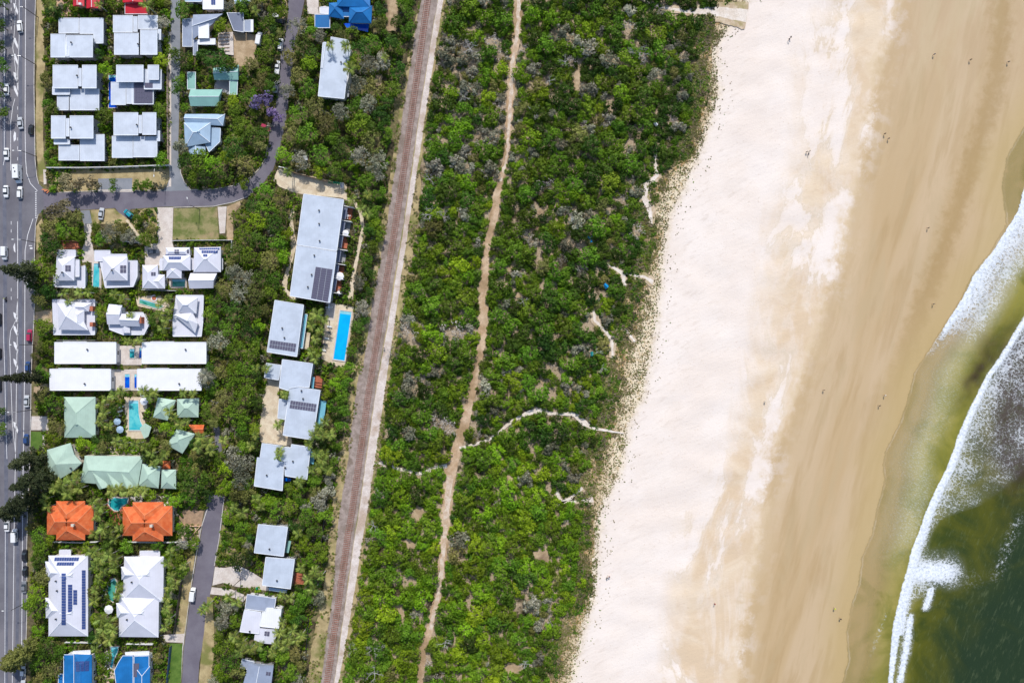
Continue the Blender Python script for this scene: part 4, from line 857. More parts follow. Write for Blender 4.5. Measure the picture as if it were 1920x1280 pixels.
# --- white pavilions left
h = House('white_pavilion', 'small white pavilion with terrace on top, left of the turquoise lap pool', rect(100,468,160,540), mark='the left white pavilion', roof='roof_offwhite')
h.flat(rect(107,468,142,482), 3.6); h.hip([(106,482),(140,482),(139,526),(104,526)], 5.4, 1.7, over=0.4, gablet=0.5); h.flat(rect(141,487,149,519), 4.6, walls=False); h.flat([(100,514),(160,497),(160,541),(100,538)], 3.0, roof='roof_offwhite'); h.skylight(rect(122,497,133,509)); h.vent((118,511))
h = House('white_pavilion', 'white pavilion with skylight, right of the turquoise lap pool', rect(177,468,258,540), mark='the right white pavilion', roof='roof_offwhite')
h.flat(rect(177,469,207,490), 3.4); h.hip([(192,482),(239,482),(239,526),(195,526)], 5.4, 2.0, gablet=0.5); h.flat(rect(199,476,238,482), 4.4, walls=False); h.flat([(187,490),(258,488),(258,518),(250,538),(197,540)], 3.0, roof='roof_offwhite'); h.skylight(rect(225,497,237,512)); h.vent((211,507))
h = House('white_hip_house', 'white hip roofed wing with one skylight beside the parked grey car', rect(267,497,308,541), mark='the white wing by the parked car', roof='roof_offwhite')
h.hip([(267,497),(296,497),(297,541),(267,541)], 4.8, 1.7); h.hip([(290,514),(309,515),(309,541),(290,541)], 4.4, 1.2, horiz=True, gable=(True,False)); h.skylight(rect(283,510,292,517))
h = House('white_solar_house', 'white winged house with blue solar panels above a small green pool', rect(303,463,357,521), mark='the white solar house', roof='roof_offwhite')
h.hip(rect(311,464,356,481), 4.4, 1.0); h.hip([(306,479),(357,479),(357,507),(306,507)], 5.2, 1.9); h.hip([(313,495),(341,495),(340,522),(312,521)], 4.8, 1.3, horiz=False); h.skylight(rect(327,468,336,475)); h.skylight(rect(350,468,359,475)); h.panels([(310,477),(349,477),(348,480.5),(311,480.5)], 10, 1); h.panels([(316,481),(340,481),(339,487),(317,487)], 8, 1); h.flat(rect(299,488,305,507), 3.6, roof='roof_offwhite', walls=False)
h.flat(rect(300,484,418,506), 3.2, block=False, windows=False)
h = House('white_solar_house', 'square white hip roof with two rows of blue solar panels, right one', rect(357,462,416,539), mark='the square white solar roof', roof='roof_offwhite')
h.hip([(364,464),(414,463),(414,510),(363,510)], 5.2, 2.3, gablet=0.6); h.gable([(357,512),(407,512),(400,540),(355,541)], 4.6, 1.6, horiz=True); h.panels([(373,465),(412,464.5),(411,468),(374,468.5)], 10, 1); h.panels([(378,469.5),(409,469.5),(408,475),(378,475)], 7, 1); h.panels(rect(381,476.5,389,481.5), 2, 1)
# --- three white houses in a row
h = House('white_villa', 'large white hip roofed villa beside the main road, terracotta chimneys', rect(98,560,178,635), mark='the large white villa', roof='roof_offwhite')
h.flat([(98,561),(178,561),(178,628),(100,628)], 3.4); h.hip([(108,568),(140,568),(165,619),(110,618)], 5.6, 2.4, horiz=True); h.hip([(136,566),(172,568),(166,584),(138,584)], 5.0, 1.2); h.hip([(141,582),(158,582),(158,612),(141,612)], 5.4, 1.6, horiz=False)
h.box(rect(168,574,174,583), 3.4, 5.6, 'terracotta', 'chimney'); h.box(rect(168,604,174,612), 3.4, 5.6, 'terracotta', 'chimney')
h = House('white_villa', 'irregular white villa with angled right end, middle of its row', rect(201,570,279,628), mark='the irregular white villa', roof='roof_offwhite')
h.flat([(202,595),(215,585),(268,585),(280,608),(270,628),(231,628),(205,618)], 3.2); h.gable([(204,570),(229,572),(226,608),(201,608)], 5.0, 1.4, horiz=True); h.gable([(228,588),(264,590),(262,612),(226,611)], 5.4, 1.6, horiz=True); h.gable([(228,606),(243,606),(244,624),(230,624)], 4.4, 0.8, horiz=False); h.box(rect(261,594,265,606), 3.2, 6.0, 'terracotta', 'chimney')
h = House('white_villa', 'white villa with dutch gables at the edge of the thicket', rect(324,553,382,632), mark='the white villa by the thicket', roof='roof_offwhite')
h.flat([(324,600),(324,631),(378,631),(381,604),(382,553),(330,553)], 3.3); h.hip([(330,556),(371,558),(368,588),(335,586)], 5.4, 2.2, horiz=True, gablet=0.6); h.hip([(326,590),(360,584),(371,606),(366,624),(328,622)][:4], 5.2, 2.0, horiz=True); h.deck(rect(371,585,379,602), 0.4, 'terracotta', 'deck')
# --- four long white flats
for lab, q, v in (('long white flat roof, top left of four', rect(102,641,218,682), (165,655)), ('long white flat roof, top right of four', rect(266,641,387,682), (349,655)), ('long white flat roof, bottom left of four', rect(93,691,208,732), (160,719)), ('long white flat roof, bottom right of four, grey palm at its end', rect(257,691,378,732), (337,719))):
    h = House('white_flats', lab, q, cat='flats', mark='the '+lab.split(',')[0]+' '+lab.split(',')[1].strip().replace('of four', ''), roof='roof_white', group='four long white roofed flats')
    h.flat(q, 4.6); h.vent(v); x0, y0 = q[0]; x1, y1 = q[2]; h.box(rect(x0+16,y0-1.2,x0+60,y0-0.2), 4.4, 4.75, 'white_paint', 'parapet')
# --- mint green resort
h = House('mint_hip_house', 'mint green hip roofed house left of the turquoise resort pool', rect(119,743,179,820), mark='the big mint roof', roof='roof_mint', wall='cream_wall')
h.hip([(120,744),(179,744),(179,820),(121,820)], 4.4, 2.6, horiz=False, cap='roof_mint', gablet=0.9)
for lab, q, mk_, hz in (('small mint pavilion below the white flats, left of a pair', [(296,745),(330,750),(314,788),(287,782)], 'the left small mint pavilion', None), ('small mint pavilion below the white flats, right of a pair', [(332,748),(373,746),(372,782),(332,782)], 'the right small mint pavilion', None),
    ('diamond turned mint pavilion next to the orange carport', [(331,804),(366,813),(342,850),(313,834)], 'the diamond mint pavilion', None)):
    h = House('mint_pavilion', lab, q, cat='pavilion', mark=mk_, roof='roof_mint', wall='cream_wall'); h.hip(q, 4.2, 1.7, cap='roof_mint')
h = House('mint_corner_house', 'five sided mint green roof beside the big dark pines', [(88,843),(133,830),(153,868),(113,897)], mark='the five sided mint roof', roof='roof_mint', wall='cream_wall')
apx = P(104, 870, 6.0); ring = [P(x, y, 3.8) for x, y in ((88,843),(132,830),(139,852),(153,868),(135,884),(113,897),(90,882))]
V = ring+[apx]+[r-Vector((0,0,0.25)) for r in ring]; n = len(ring)
F = [((i+1)%n, i, n) for i in range(n)]+[(i, (i+1)%n, n+1+(i+1)%n, n+1+i) for i in range(n)]
mk('roof', V, F, M['roof_mint'], h.root); h._reg(V, F); h._world([(88,843),(132,830),(139,852),(153,868),(135,884),(113,897),(90,882)], 4.5); h._walls(ring, 3.5, 0.6); BLOCK.append([(88,843),(132,830),(139,852),(153,868),(135,884),(113,897),(90,882)]); h.vent((134,877))
h = House('mint_terrace_row', 'row of four joined mint green gables with sawtooth lower edge', [(152,853),(268,856),(256,914),(150,914)], mark='the joined mint gables', roof='roof_mint', wall='cream_wall')
for k, q in enumerate(([(158,853),(184,856),(204,914),(151,906)], [(184,855),(211,857),(229,912),(190,912)], [(212,854),(239,857),(243,912),(214,912)])): pass
h.hip([(159,854),(268,855),(258,913),(151,904)], 4.4, 2.0, horiz=True, cap='roof_mint', hipk=0.6)
for k in range(3): h.gable([(166+k*27,880),(186+k*27,884),(204+k*23,912),(186+k*24,917)], 4.9, 1.3, horiz=False, cap='roof_mint', walls=False, block=False)
h.box([(159,854),(268,855),(262,882),(156,880)], 0, 4.1, 'cream_wall')
h = House('mint_unit', 'mint green unit right of the joined gables', [(267,869),(301,874),(297,915),(260,911)], mark='the mint unit', roof='roof_mint', wall='cream_wall'); h.hip([(267,869),(301,874),(297,915),(260,910)], 4.4, 1.8, cap='roof_mint', horiz=False)
h = House('mint_unit', 'small mint unit half hidden by a big dark tree', [(303,880),(330,880),(330,916),(302,915)], mark='the half hidden mint unit', roof='roof_mint', wall='cream_wall'); h.hip([(303,880),(330,880),(330,916),(302,915)], 4.2, 1.5, cap='roof_mint', horiz=False)
# --- orange tile roofs
def orange(label, mark, x, y, w, hgt, ch, stack):
    h = House('orange_tile_house', label, rect(x, y, x+w, y+hgt), mark=mark, roof='roof_tiles', wall='cream_wall')
    h.hip([(x, y+hgt*0.12), (x+w, y+hgt*0.10), (x+w, y+hgt*0.86), (x, y+hgt*0.86)], 5.6, 2.9, horiz=True, cap='ridge_tile', hipk=0.85)
    h.hip([(x+w*0.20, y), (x+w*0.82, y), (x+w*0.82, y+hgt*0.6), (x+w*0.20, y+hgt*0.6)], 5.65, 2.8, horiz=False, cap='ridge_tile', gable=(False, True), walls=False)
    h.hip([(x+w*0.20, y+hgt*0.4), (x+w*0.82, y+hgt*0.4), (x+w*0.82, y+hgt), (x+w*0.20, y+hgt)], 5.65, 2.8, horiz=False, cap='ridge_tile', gable=(True, False), walls=False, gablet=0.6)
    q = h.hit(*ch)
    if q: m = MB(); m.box((q[0].x, q[0].y, q[0].z+0.3), (0.8, 0.8, 1.4)); m.box((q[0].x, q[0].y, q[0].z+1.06), (1.0, 1.0, 0.12)); m.build('chimney', M['cream_wall'], h.root)
    return h
orange('orange tiled hip roof, left of the pair beside the main road', 'the left orange roof', 88, 939, 87, 73, (139,983), None)
orange('orange tiled hip roof, right of the pair beside the lower street', 'the right orange roof', 230, 941, 93, 73, (286,984), None)
# --- twin big white roofs
def bigwhite(label, mark, outline, ridges, z=5.6):
    xs_ = [p[0] for p in outline]; ys_ = [p[1] for p in outline]
    h = House('big_white_house', label, rect(min(xs_), min(ys_), max(xs_), max(ys_)), mark=mark, roof='roof_offwhite', wall='cream_wall')
    h._world(outline, z*ZS); W = [P(a, b, z*ZS) for a, b in outline]; h._walls(W, z*ZS-0.26, 0.7); BLOCK.append(outline)
    for q, rise, hz, gb in ridges: h.hip(q, z, rise, horiz=hz, gable=gb, walls=False, block=False)
    return h
h = bigwhite('big white roof covered with long rows of blue solar panels', 'the big solar roof', [(91,1041),(165,1041),(165,1192),(91,1192)], [([(91,1041),(165,1041),(165,1192),(91,1192)], 3.4, False, (False,False)), ([(85,1052),(128,1055),(128,1088),(86,1086)], 2.2, True, (False,True)), ([(85,1120),(128,1124),(128,1160),(86,1158)], 2.2, True, (False,True)), ([(120,1066),(150,1062),(150,1086),(120,1084)], 3.0, True, (True,False)), ([(120,1136),(150,1132),(150,1156),(120,1154)], 3.0, True, (True,False))])
h.flat(rect(111,1030,133,1041), 3.6, roof='roof_offwhite'); h.panels([(103,1044),(149,1044),(147,1051.5),(101.5,1051.5)], 10, 1); h.panels([(108,1053),(140,1053),(138,1060),(105.5,1060)], 7, 1)
h.panels([(115,1074),(124,1074),(124,1171),(115,1171)], 1, 19); h.panels([(127,1095),(136,1095),(136,1147),(127,1147)], 1, 10); h.panels([(137,1105),(145,1105),(145,1133),(137,1133)], 1, 5); h.panels([(153,1068),(161,1068),(161,1179),(153,1179)], 1, 22); h.vent((108,1106),(106,1088),(106,1159))
h = bigwhite('big white multi hipped roof without panels, left of the lower street', 'the big plain white roof', [(233,1043),(306,1043),(306,1122),(297,1122),(297,1194),(223,1194),(223,1125),(233,1118)], [([(233,1043),(307,1043),(306,1128),(230,1124)], 3.3, False, (False,False)), ([(223,1112),(298,1114),(297,1194),(223,1193)], 3.3, False, (False,False)), ([(227,1062),(262,1060),(262,1088),(228,1086)], 2.2, True, (False,True)), ([(218,1130),(252,1130),(252,1160),(219,1158)], 2.2, True, (False,True)), ([(264,1066),(291,1060),(292,1084),(264,1082)], 3.0, True, (True,False)), ([(256,1136),(282,1132),(282,1156),(256,1154)], 3.0, True, (True,False))])
h.flat(rect(262,1032,300,1043), 3.6); h.vent((248,1090),(239,1160))
# --- bright blue roofs bottom
h = House('blue_metal_house', 'bright blue roofed house with small solar grid at the bottom edge', rect(110,1228,172,1300), mark='the left blue roof', roof='roof_blue', wall='white_wall')
h.flat(rect(119,1226,139,1320), 5.6, drop=[0,0,0.2,0.2]); h.hip([(139.5,1226),(172,1227),(172,1330),(139.5,1330)], 5.4, 1.6, horiz=False, cap='roof_blue', gablet=0.9); h.flat(rect(109,1262,119,1320), 4.0); h.panels([(141,1239),(168,1238),(167,1257),(142,1258)], 3, 4); h.flat([(136,1220),(170,1218),(170,1226),(136,1227)], 3.4, roof='roof_white', walls=False)
h = House('blue_metal_house', 'bright blue roofed house with dark strip skylight at the bottom edge', rect(212,1228,280,1300), mark='the right blue roof', roof='roof_blue', wall='white_wall')
h.flat([(230,1228),(250,1228),(250,1320),(222,1320),(214,1256),(222,1240)], 5.6, drop=[0]*6); h.flat([(251,1229),(280,1228),(280,1320),(251,1320)], 5.3); h.panels([(250,1241),(262,1241),(260,1270),(250,1270)], 1, 1, 'solar_grey', name='skylight'); h.hip([(257,1255),(281,1248),(281,1300),(256,1300)], 5.5, 1.2, horiz=False, cap='ridge_metal', walls=False); h.flat([(234,1222),(280,1220),(280,1228),(236,1229)], 3.4, roof='roof_white', walls=False)
h = House('orange_carport', 'small orange roofed carport beside the diamond mint pavilion', rect(354,795,384,812), cat='carport', mark='the orange carport', roof='roof_tiles', wall='cream_wall'); h.gable([(354,796),(383,796),(382,812),(366,812)], 2.8, 0.8, horiz=True, windows=False, cap='ridge_tile')
h = House('orange_pavilion', 'tiny orange roofed pavilion above the mint unit', rect(304,862,319,880), cat='pavilion', mark='the tiny orange pavilion', roof='roof_tiles', wall='cream_wall'); h.hip(rect(305,864,319,879), 3.0, 1.0, windows=False, cap='ridge_tile')
h = House('brick_courtyard', 'red brick walled courtyard above the left white pavilion', rect(112,452,150,468), cat='courtyard', roof='terracotta', wall='brick_wall'); h.deck([(113,452),(146,452),(150,467),(120,466)], 0.5, 'terracotta', 'paving'); h.box([(113,451),(150,451),(150,452),(113,452)], 0, 1.6, 'brick_wall', 'wall')

# ------------------------------------------------------------------ pools
plain('pool_step', (0.25,0.62,0.72), 0.2)
def pool(label, poly, mat, cope=1.6, ladder=True):
    cx = sum(p[0] for p in poly)/len(poly); cy = sum(p[1] for p in poly)/len(poly)
    r = empty('swimming_pool', P(cx, cy, 0)); tag(r, label, 'pool'); MARKS.append(('the '+' '.join(label.split()[:4]), cx, cy))
    out = []; n = len(poly); area = sum(poly[i][0]*poly[(i+1)%n][1]-poly[(i+1)%n][0]*poly[i][1] for i in range(n)); sg = 1 if area > 0 else -1
    for i in range(n):
        a, b, c = poly[i-1], poly[i], poly[(i+1)%n]
        d1 = Vector((b[0]-a[0], b[1]-a[1])).normalized(); d2 = Vector((c[0]-b[0], c[1]-b[1])).normalized(); t = Vector((d1.y+d2.y, -(d1.x+d2.x)))*sg
        t = t.normalized()*cope/max(0.5, abs(t.normalized().dot(Vector((d1.y, -d1.x)))))
        out.append((b[0]+t.x, b[1]+t.y))
    zt, zi = 0.42, 0.30
    V = [P(x, y, zt) for x, y in poly]+[P(x, y, zt) for x, y in out]; V += [Vector((v.x, v.y, 0)) for v in V[n:2*n]]+[Vector((v.x, v.y, 0.15)) for v in V[:n]]
    F = []
    for i in range(n):
        j = (i+1)%n; F += [(i, j, n+j, n+i), (n+i, n+j, 2*n+j, 2*n+i), (i, 3*n+i, 3*n+j, j)]
    mk('coping', V, F, M['concrete'], r)
    W = [P(x, y, zt) for x, y in poly]; W = [Vector((w.x, w.y, zi)) for w in W]
    F = [t if (W[t[1]]-W[t[0]]).cross(W[t[2]]-W[t[0]]).z > 0 else t[::-1] for t in tessellate_polygon([W])]
    mk('pool_water', W, F, M[mat], r)
    if len(poly) >= 4:
        a, b, c_, d_ = W[0], W[1], W[2], W[-1]; k = min(0.3, 1.1/max(0.5, (c_-b).length)); k2 = min(0.3, 1.1/max(0.5, (d_-a).length)); up = Vector((0, 0, 0.012))
        q = [a+up, b+up, b.lerp(c_, k)+up, a.lerp(d_, k2)+up]; f_ = (0,1,2,3) if (q[1]-q[0]).cross(q[2]-q[0]).z > 0 else (3,2,1,0)
        mk('entry_step', q, [f_], M['pool_step'], r)
    if ladder:
        m = MB(); p = P(poly[0][0], poly[0][1], 0.4); q = P(poly[1][0], poly[1][1], 0.4); d = (q-p).normalized()
        for s_ in (0.6, 1.1): m.tube([p+d*s_+Vector((0,0,0)), p+d*s_+Vector((0,0,0.7))], [0.04,0.04], 5)
        m.build('ladder', M['steel'], r)
    BLOCK.append(out)
pool('long bright blue lap pool on the cream terrace beside the railway', [(638,582),(659,585),(646,676),(625,673)], 'pool_azure', 2.2)
pool('turquoise resort pool among white umbrellas', [(242,751),(259,751),(260,775),(263,790),(270,804),(268,806),(242,806)], 'pool_aqua', 2.0)
pool('teal kidney shaped pool between the orange roofs', [(205,936),(214,932),(226,934),(240,933),(238,943),(228,948),(222,957),(214,956),(207,950),(203,943)], 'pool_teal', 1.8)
pool('slanting green pool with a round spa beside it', [(262,560),(300,571),(306,574),(300,578),(290,577),(261,568)], 'pool_green', 1.4)
pool('narrow turquoise lap pool between the white pavilions', [(176,494),(186,494),(186,538),(174,538)], 'pool_aqua', 1.2)
pool('small green pool below the white solar house', [(323,524),(347,524),(346,537),(323,537)], 'pool_green', 1.2)
pool('long green pool between the two big white roofs', [(204,1088),(215,1084),(219,1092),(216,1108),(212,1128),(204,1122),(202,1108)], 'pool_green', 1.4)
pool('bright aqua pool beside the right blue roof', [(207,1212),(222,1212),(220,1222),(214,1234),(210,1252),(206,1250),(210,1232)], 'pool_aqua', 1.2)
pool('deep blue pool wrapped round the townhouse with the solar array', [(204,141),(217,141),(217,154),(208,154),(208,197),(219,197),(219,202),(204,202)], 'pool_blue', 1.2)
pool('blue plunge pool between the upper long white roofs', [(243,654),(252,654),(252,671),(243,671)], 'pool_teal', 1.0)
pool('blue plunge pool between the lower long white roofs', [(234,701),(243,701),(243,727),(234,727)], 'pool_blue', 1.0)
pool('narrow blue pool strip against the top right long white roof', [(261,652),(265,652),(265,671),(261,671)], 'pool_blue', 0.6, False)
pool('narrow blue pool strip against the bottom right long white roof', [(252,701),(256,701),(256,727),(252,727)], 'pool_blue', 0.6, False)
c = P(290, 559, 0); r = empty('spa', c); tag(r, 'round white rimmed spa above the slanting green pool', 'spa')
m = MB(); R_ = [(1.2*math.cos(a*math.pi/8), 1.2*math.sin(a*math.pi/8)) for a in range(16)]; m.prism([(c.x+x, c.y+y) for x, y in R_], 0, 0.45); m.build('rim', M['white_paint'], r)
m = MB(); m.prism([(c.x+x*0.72, c.y+y*0.72) for x, y in R_], 0.3, 0.46); m.build('spa_water', M['terracotta'], r)
# ------------------------------------------------------------------ plants: shared crown meshes
def leaves(name, centres, normals, sizes, mat, seed, aspect=0.75):
    r = np.random.default_rng(seed); n = len(centres)
    nr = normals/np.linalg.norm(normals, axis=1, keepdims=True)
    t = np.cross(nr, r.normal(size=(n, 3))); t /= np.linalg.norm(t, axis=1, keepdims=True)+1e-9; b = np.cross(nr, t)
    s = sizes[:, None]
    c = np.stack([centres-t*s-b*s*aspect*0.5, centres+t*s*0.2-b*s*aspect, centres+t*s+b*s*aspect*0.3, centres-t*s*0.1+b*s*aspect], 1).reshape(-1, 3)
    me = bpy.data.meshes.new(name); me.vertices.add(n*4); me.vertices.foreach_set('co', c.reshape(-1))
    me.loops.add(n*4); me.loops.foreach_set('vertex_index', np.arange(n*4)); me.polygons.add(n); me.polygons.foreach_set('loop_start', np.arange(n)*4)
    me.update(calc_edges=True); at = me.attributes.new('leaf', 'FLOAT', 'FACE'); at.data.foreach_set('value', r.random(n).astype(np.float32))
    me.materials.append(mat); return me
def crown_arrays(seed, lobes=16, per=42, flat=0.62, leaf=0.085, open_=0.0, rlo=0.20, rhi=0.36):
    r = np.random.default_rng(seed); C, Nn, S = [], [], []
    sx, sy = r.uniform(0.82, 1.12), r.uniform(0.82, 1.12)
    for i in range(lobes):
        a = r.uniform(0, 2*np.pi); q = np.sqrt(r.uniform(0, 1))*0.86
        if i == 0: q = 0.1
        c = np.array([math.cos(a)*q*sx, math.sin(a)*q*sy, flat*(1-q*q)*r.uniform(0.55, 1.15)+0.05]); R = r.uniform(rlo, rhi)*(1-0.25*q)
        k = int(per*(R/0.28)**2)
        d = r.normal(size=(k, 3)); d[:, 2] = np.abs(d[:, 2])*1.1-0.35; d /= np.linalg.norm(d, axis=1, keepdims=True)
        rad = R*r.uniform(0.62, 1.18, size=(k, 1)); pts = c+d*rad*np.array([1, 1, 0.8])
        if open_ > 0: m = r.random(k) > open_; pts, d = pts[m], d[m]; k = len(pts)
        C.append(pts); Nn.append(d*1.0+r.normal(size=(k, 3))*0.32+np.array([0, 0, 0.3])); S.append(r.uniform(0.7, 1.35, k)*leaf)
    return np.concatenate(C), np.concatenate(Nn), np.concatenate(S)
def twig_tubes(seed, n=7, reach=0.9, h=0.55):
    r = random.Random(seed); m = MB()
    for i in range(n):
        a = i*2*math.pi/n+r.uniform(-.3,.3); q = r.uniform(0.5, reach)
        p1 = Vector((math.cos(a)*q*0.45, math.sin(a)*q*0.45, h*0.45)); p2 = Vector((math.cos(a+.2)*q, math.sin(a+.2)*q, h*r.uniform(0.6,1.0)))
        m.tube([(0,0,-0.3), p1, p2], [0.05, 0.03, 0.01], 4)
    return m
SHAPES = {}
def crown_mesh(kind, i, mat):
    """kind: round (dense), loose (gappy), tuft (fine), twiggy (thin grey)"""
    key = (kind, i, mat)
    if key not in SHAPES:
        par = {'round': dict(lobes=20, per=38, flat=0.55, leaf=0.078, open_=0.08, rlo=0.16, rhi=0.40), 'loose': dict(lobes=14, per=34, flat=0.5, leaf=0.09, open_=0.1, rlo=0.22, rhi=0.38), 'big': dict(lobes=34, per=34, flat=0.55, leaf=0.062, rlo=0.17, rhi=0.30),
               'twiggy': dict(lobes=13, per=26, flat=0.45, leaf=0.05, open_=0.2), 'small': dict(lobes=9, per=34, flat=0.55, leaf=0.115)}[kind]
        if kind == 'big':
            C, N_, S_ = crown_arrays(i*31+5, **par)
            # finer lobes over a larger dome
        else: C, N_, S_ = crown_arrays(i*17+{'round': 1, 'loose': 2, 'twiggy': 3, 'small': 4}[kind], **par)
        SHAPES[key] = leaves('crown', C, N_, S_, M[mat], i)
    return SHAPES[key]
def trunk_mesh(mat):
    m = MB(); m.tube([(0,0,0),(0.02,0.01,0.5),(0,0,1.0)], [0.10,0.07,0.05], 6)
    for a in (0.3, 2.2, 4.4): m.tube([(0,0,0.55),(math.cos(a)*0.28,math.sin(a)*0.28,0.95),(math.cos(a)*0.6,math.sin(a)*0.6,1.25)], [0.045,0.03,0.012], 5)
    return m.mesh('trunk', M[mat])
TRUNK = {k: trunk_mesh(k) for k in ('bark', 'pale_bark')}

# ---- what may grow where: masks in photo pixels, 2 px cells
GW, GH = 1000, 680; OX, OY = -40, -40
def pip(poly, X, Y):
    ins = np.zeros(X.shape, bool); n = len(poly)
    for i in range(n):
        x0, y0 = poly[i]; x1, y1 = poly[(i+1)%n]
        if y0 == y1: continue
        c = ((y0 > Y) != (y1 > Y)) & (X < (x1-x0)*(Y-y0)/(y1-y0)+x0); ins ^= c
    return ins
gx = np.arange(GW)*2+OX+1; gy = np.arange(GH)*2+OY+1; GX, GY = np.meshgrid(gx, gy)
blocked = np.zeros((GH, GW), bool)
for p in BLOCK:
    xs_ = [a for a, _ in p]; ys_ = [b for _, b in p]
    i0, i1 = max(0, int((min(xs_)-OX)/2)-1), min(GW, int((max(xs_)-OX)/2)+2); j0, j1 = max(0, int((min(ys_)-OY)/2)-1), min(GH, int((max(ys_)-OY)/2)+2)
    if i1 > i0 and j1 > j0: blocked[j0:j1, i0:i1] |= pip(p, GX[j0:j1, i0:i1], GY[j0:j1, i0:i1])
EXTRA = [[(132,318),(318,316),(318,345),(132,345)], [(170,394),(240,394),(240,420),(170,420)], [(62,580),(100,580),(100,606),(62,606)]]
for p in EXTRA: blocked |= pip(p, GX, GY)
GARDEN_R = lambda y: np.interp(y, [-60,60,110,200,240,330,380,420,470,520,560,590,620,640,690,740,800,850,900,950,1000,1060,1100,1170,1220,1340], [788,772,752,740,730,727,724,720,712,700,698,692,684,676,664,658,652,642,634,628,622,618,606,584,576,572])
EDGEL = lambda y: np.interp(y, [-60,0,300,345,400,470,700,900,1050,1180,1290], [80,78,84,88,78,72,68,62,58,56,52])
BUSH_L = lambda y: RAILX(y)+np.interp(y, [-60,0,100,250,330,420,560,700,840,960,1100,1290], [37,38,30,28,40,38,36,34,37,34,32,26])
garden = (GX > EDGEL(GY)) & (GX < GARDEN_R(GY)); bush = (GX > BUSH_L(GY)) & (GX < VEG(GY))
free = (garden | bush) & ~blocked
occ = np.zeros((GH, GW), bool)
def cell(x, y): return int((y-OY)/2), int((x-OX)/2)
def disc_ok(x, y, r, frac=0.9, arr=None):
    j, i = cell(x, y); k = int(r/2)+1
    if j-k < 0 or i-k < 0 or j+k+1 > GH or i+k+1 > GW: return False
    a = (free if arr is None else arr)[j-k:j+k+1, i-k:i+k+1]; yy, xx = np.ogrid[-k:k+1, -k:k+1]; d = (xx*xx+yy*yy)*4 <= r*r
    return a[d].mean() >= frac
def taken(x, y, r):
    j, i = cell(x, y); k = max(1, int(r/2)); j0, i0 = max(0, j-k), max(0, i-k)
    a = occ[j0:j+k+1, i0:i+k+1]; return a.mean() if a.size else 1
def occupy(x, y, r):
    j, i = cell(x, y); k = max(1, int(r/2)); yy, xx = np.ogrid[-k:k+1, -k:k+1]; d = (xx*xx+yy*yy)*4 <= r*r
    j0, i0 = max(0, j-k), max(0, i-k); j1, i1 = min(GH, j+k+1), min(GW, i+k+1)
    if j1 > j0 and i1 > i0: occ[j0:j1, i0:i1] |= d[j0-j+k:j1-j+k, i0-i+k:i1-i+k]

# ---- labels that tell one plant from the next by what stands beside it
MARKS += [('the lawn block', 366, 420), ('the forecourt above the apartments', 590, 340), ('the building yard', 458, 92), ('the street bend', 495, 300), ('the parking bay', 216, 346), ('the sandy courtyard', 510, 760), ('the pale double driveway', 440, 1080),
    ('the dirt strip', 735, 30), ('the front lawn', 68, 825), ('the thicket middle', 450, 600), ('the top of the upper street', 553, 20), ('the lower street', 375, 1040), ('the green bins', 628, 344), ('the bottom lawn strip', 328, 1240), ('the brick courtyard', 130, 460), ('the broad driveway', 310, 430)]
USED = {}
PENDING = []
def side(dx, dy):
    if abs(dx) > 2.2*abs(dy): return 'left of' if dx < 0 else 'right of'
    if abs(dy) > 2.2*abs(dx): return 'above' if dy < 0 else 'below'
    return ('above' if dy < 0 else 'below')+(' left of' if dx < 0 else ' right of')
def describe(o, desc, px, py, cat, group, marks=None):
    mk_, mx, my = min(marks or MARKS, key=lambda m: (m[1]-px)**2+(m[2]-py)**2)
    PENDING.append((o, desc, f"{side(px-mx, py-my)} {mk_}", (px-mx)**2+(py-my)**2)); tag(o, None, cat, group)
ORD = ['nearest', 'second', 'third', 'fourth', 'fifth', 'sixth', 'seventh', 'eighth', 'ninth', 'tenth', 'eleventh', 'twelfth']
def settle_labels():
    by = {}
    for o, d, w, dist in PENDING: by.setdefault((d, w), []).append((dist, o))
    for (d, w), l in by.items():
        l.sort(key=lambda t: t[0])
        for i, (_, o) in enumerate(l):
            if len(l) == 1: s = f"{d} {w}"
            elif i == 0: s = f"{d} {w}, the nearest one"
            elif i < 12: s = f"{d} {w}, {ORD[i]} nearest"
            else: s = f"{d} {w}, number {i+1} outward"
            o['label'] = ' '.join(s.split()[:16])
    PENDING.clear()

# ---- trees
SPEC = {'green': ('leaf_green', 'green'), 'dark': ('leaf_dark', 'dark green'), 'bright': ('leaf_bright', 'bright green'), 'olive': ('leaf_olive', 'olive'), 'grey': ('leaf_grey', 'grey green'), 'brown': ('leaf_brown', 'brownish'),
        'twig': ('leaf_twig', 'bare grey'), 'purple': ('leaf_purple', 'purple flowering'), 'pine': ('leaf_pine', 'dark')}
def tree(px, py, rpx, spec='green', kind=None, group='garden trees', name='leafy_tree', desc=None, hfac=1.0):
    R = rpx*MPP; kind = kind or ('big' if rpx > 15 else 'round'); hc = min(9.0, 1.5+R*0.95)*hfac; mat, word = SPEC[spec]
    b = P(px, py, hc); base = Vector((b.x, b.y, 0)); t = empty(name if name != 'leafy_tree' else {'grey': 'gum_tree', 'olive': 'gum_tree', 'brown': 'casuarina_tree', 'dark': 'dense_tree'}.get(spec, 'leafy_tree'), base)
    cr = link('crown', crown_mesh(kind, random.randrange(5), mat), t); cr.location = (0, 0, hc-R*0.25); cr.scale = (R*1.16, R*1.16, R*random.uniform(0.85, 1.15)); cr.rotation_euler = (0, 0, random.uniform(0, 6.3))
    tr = link('trunk', TRUNK['pale_bark' if spec in ('grey', 'twig') else 'bark'], t); tr.scale = (R*0.8, R*0.8, hc-R*0.1); tr.location = (0, 0, 0)
    size = 'large' if rpx > 17 else ('small' if rpx < 11 else 'mid sized')
    describe(t, desc or f"{size} {word} tree", px, py, 'tree', group); occupy(px, py, rpx*0.80); return t
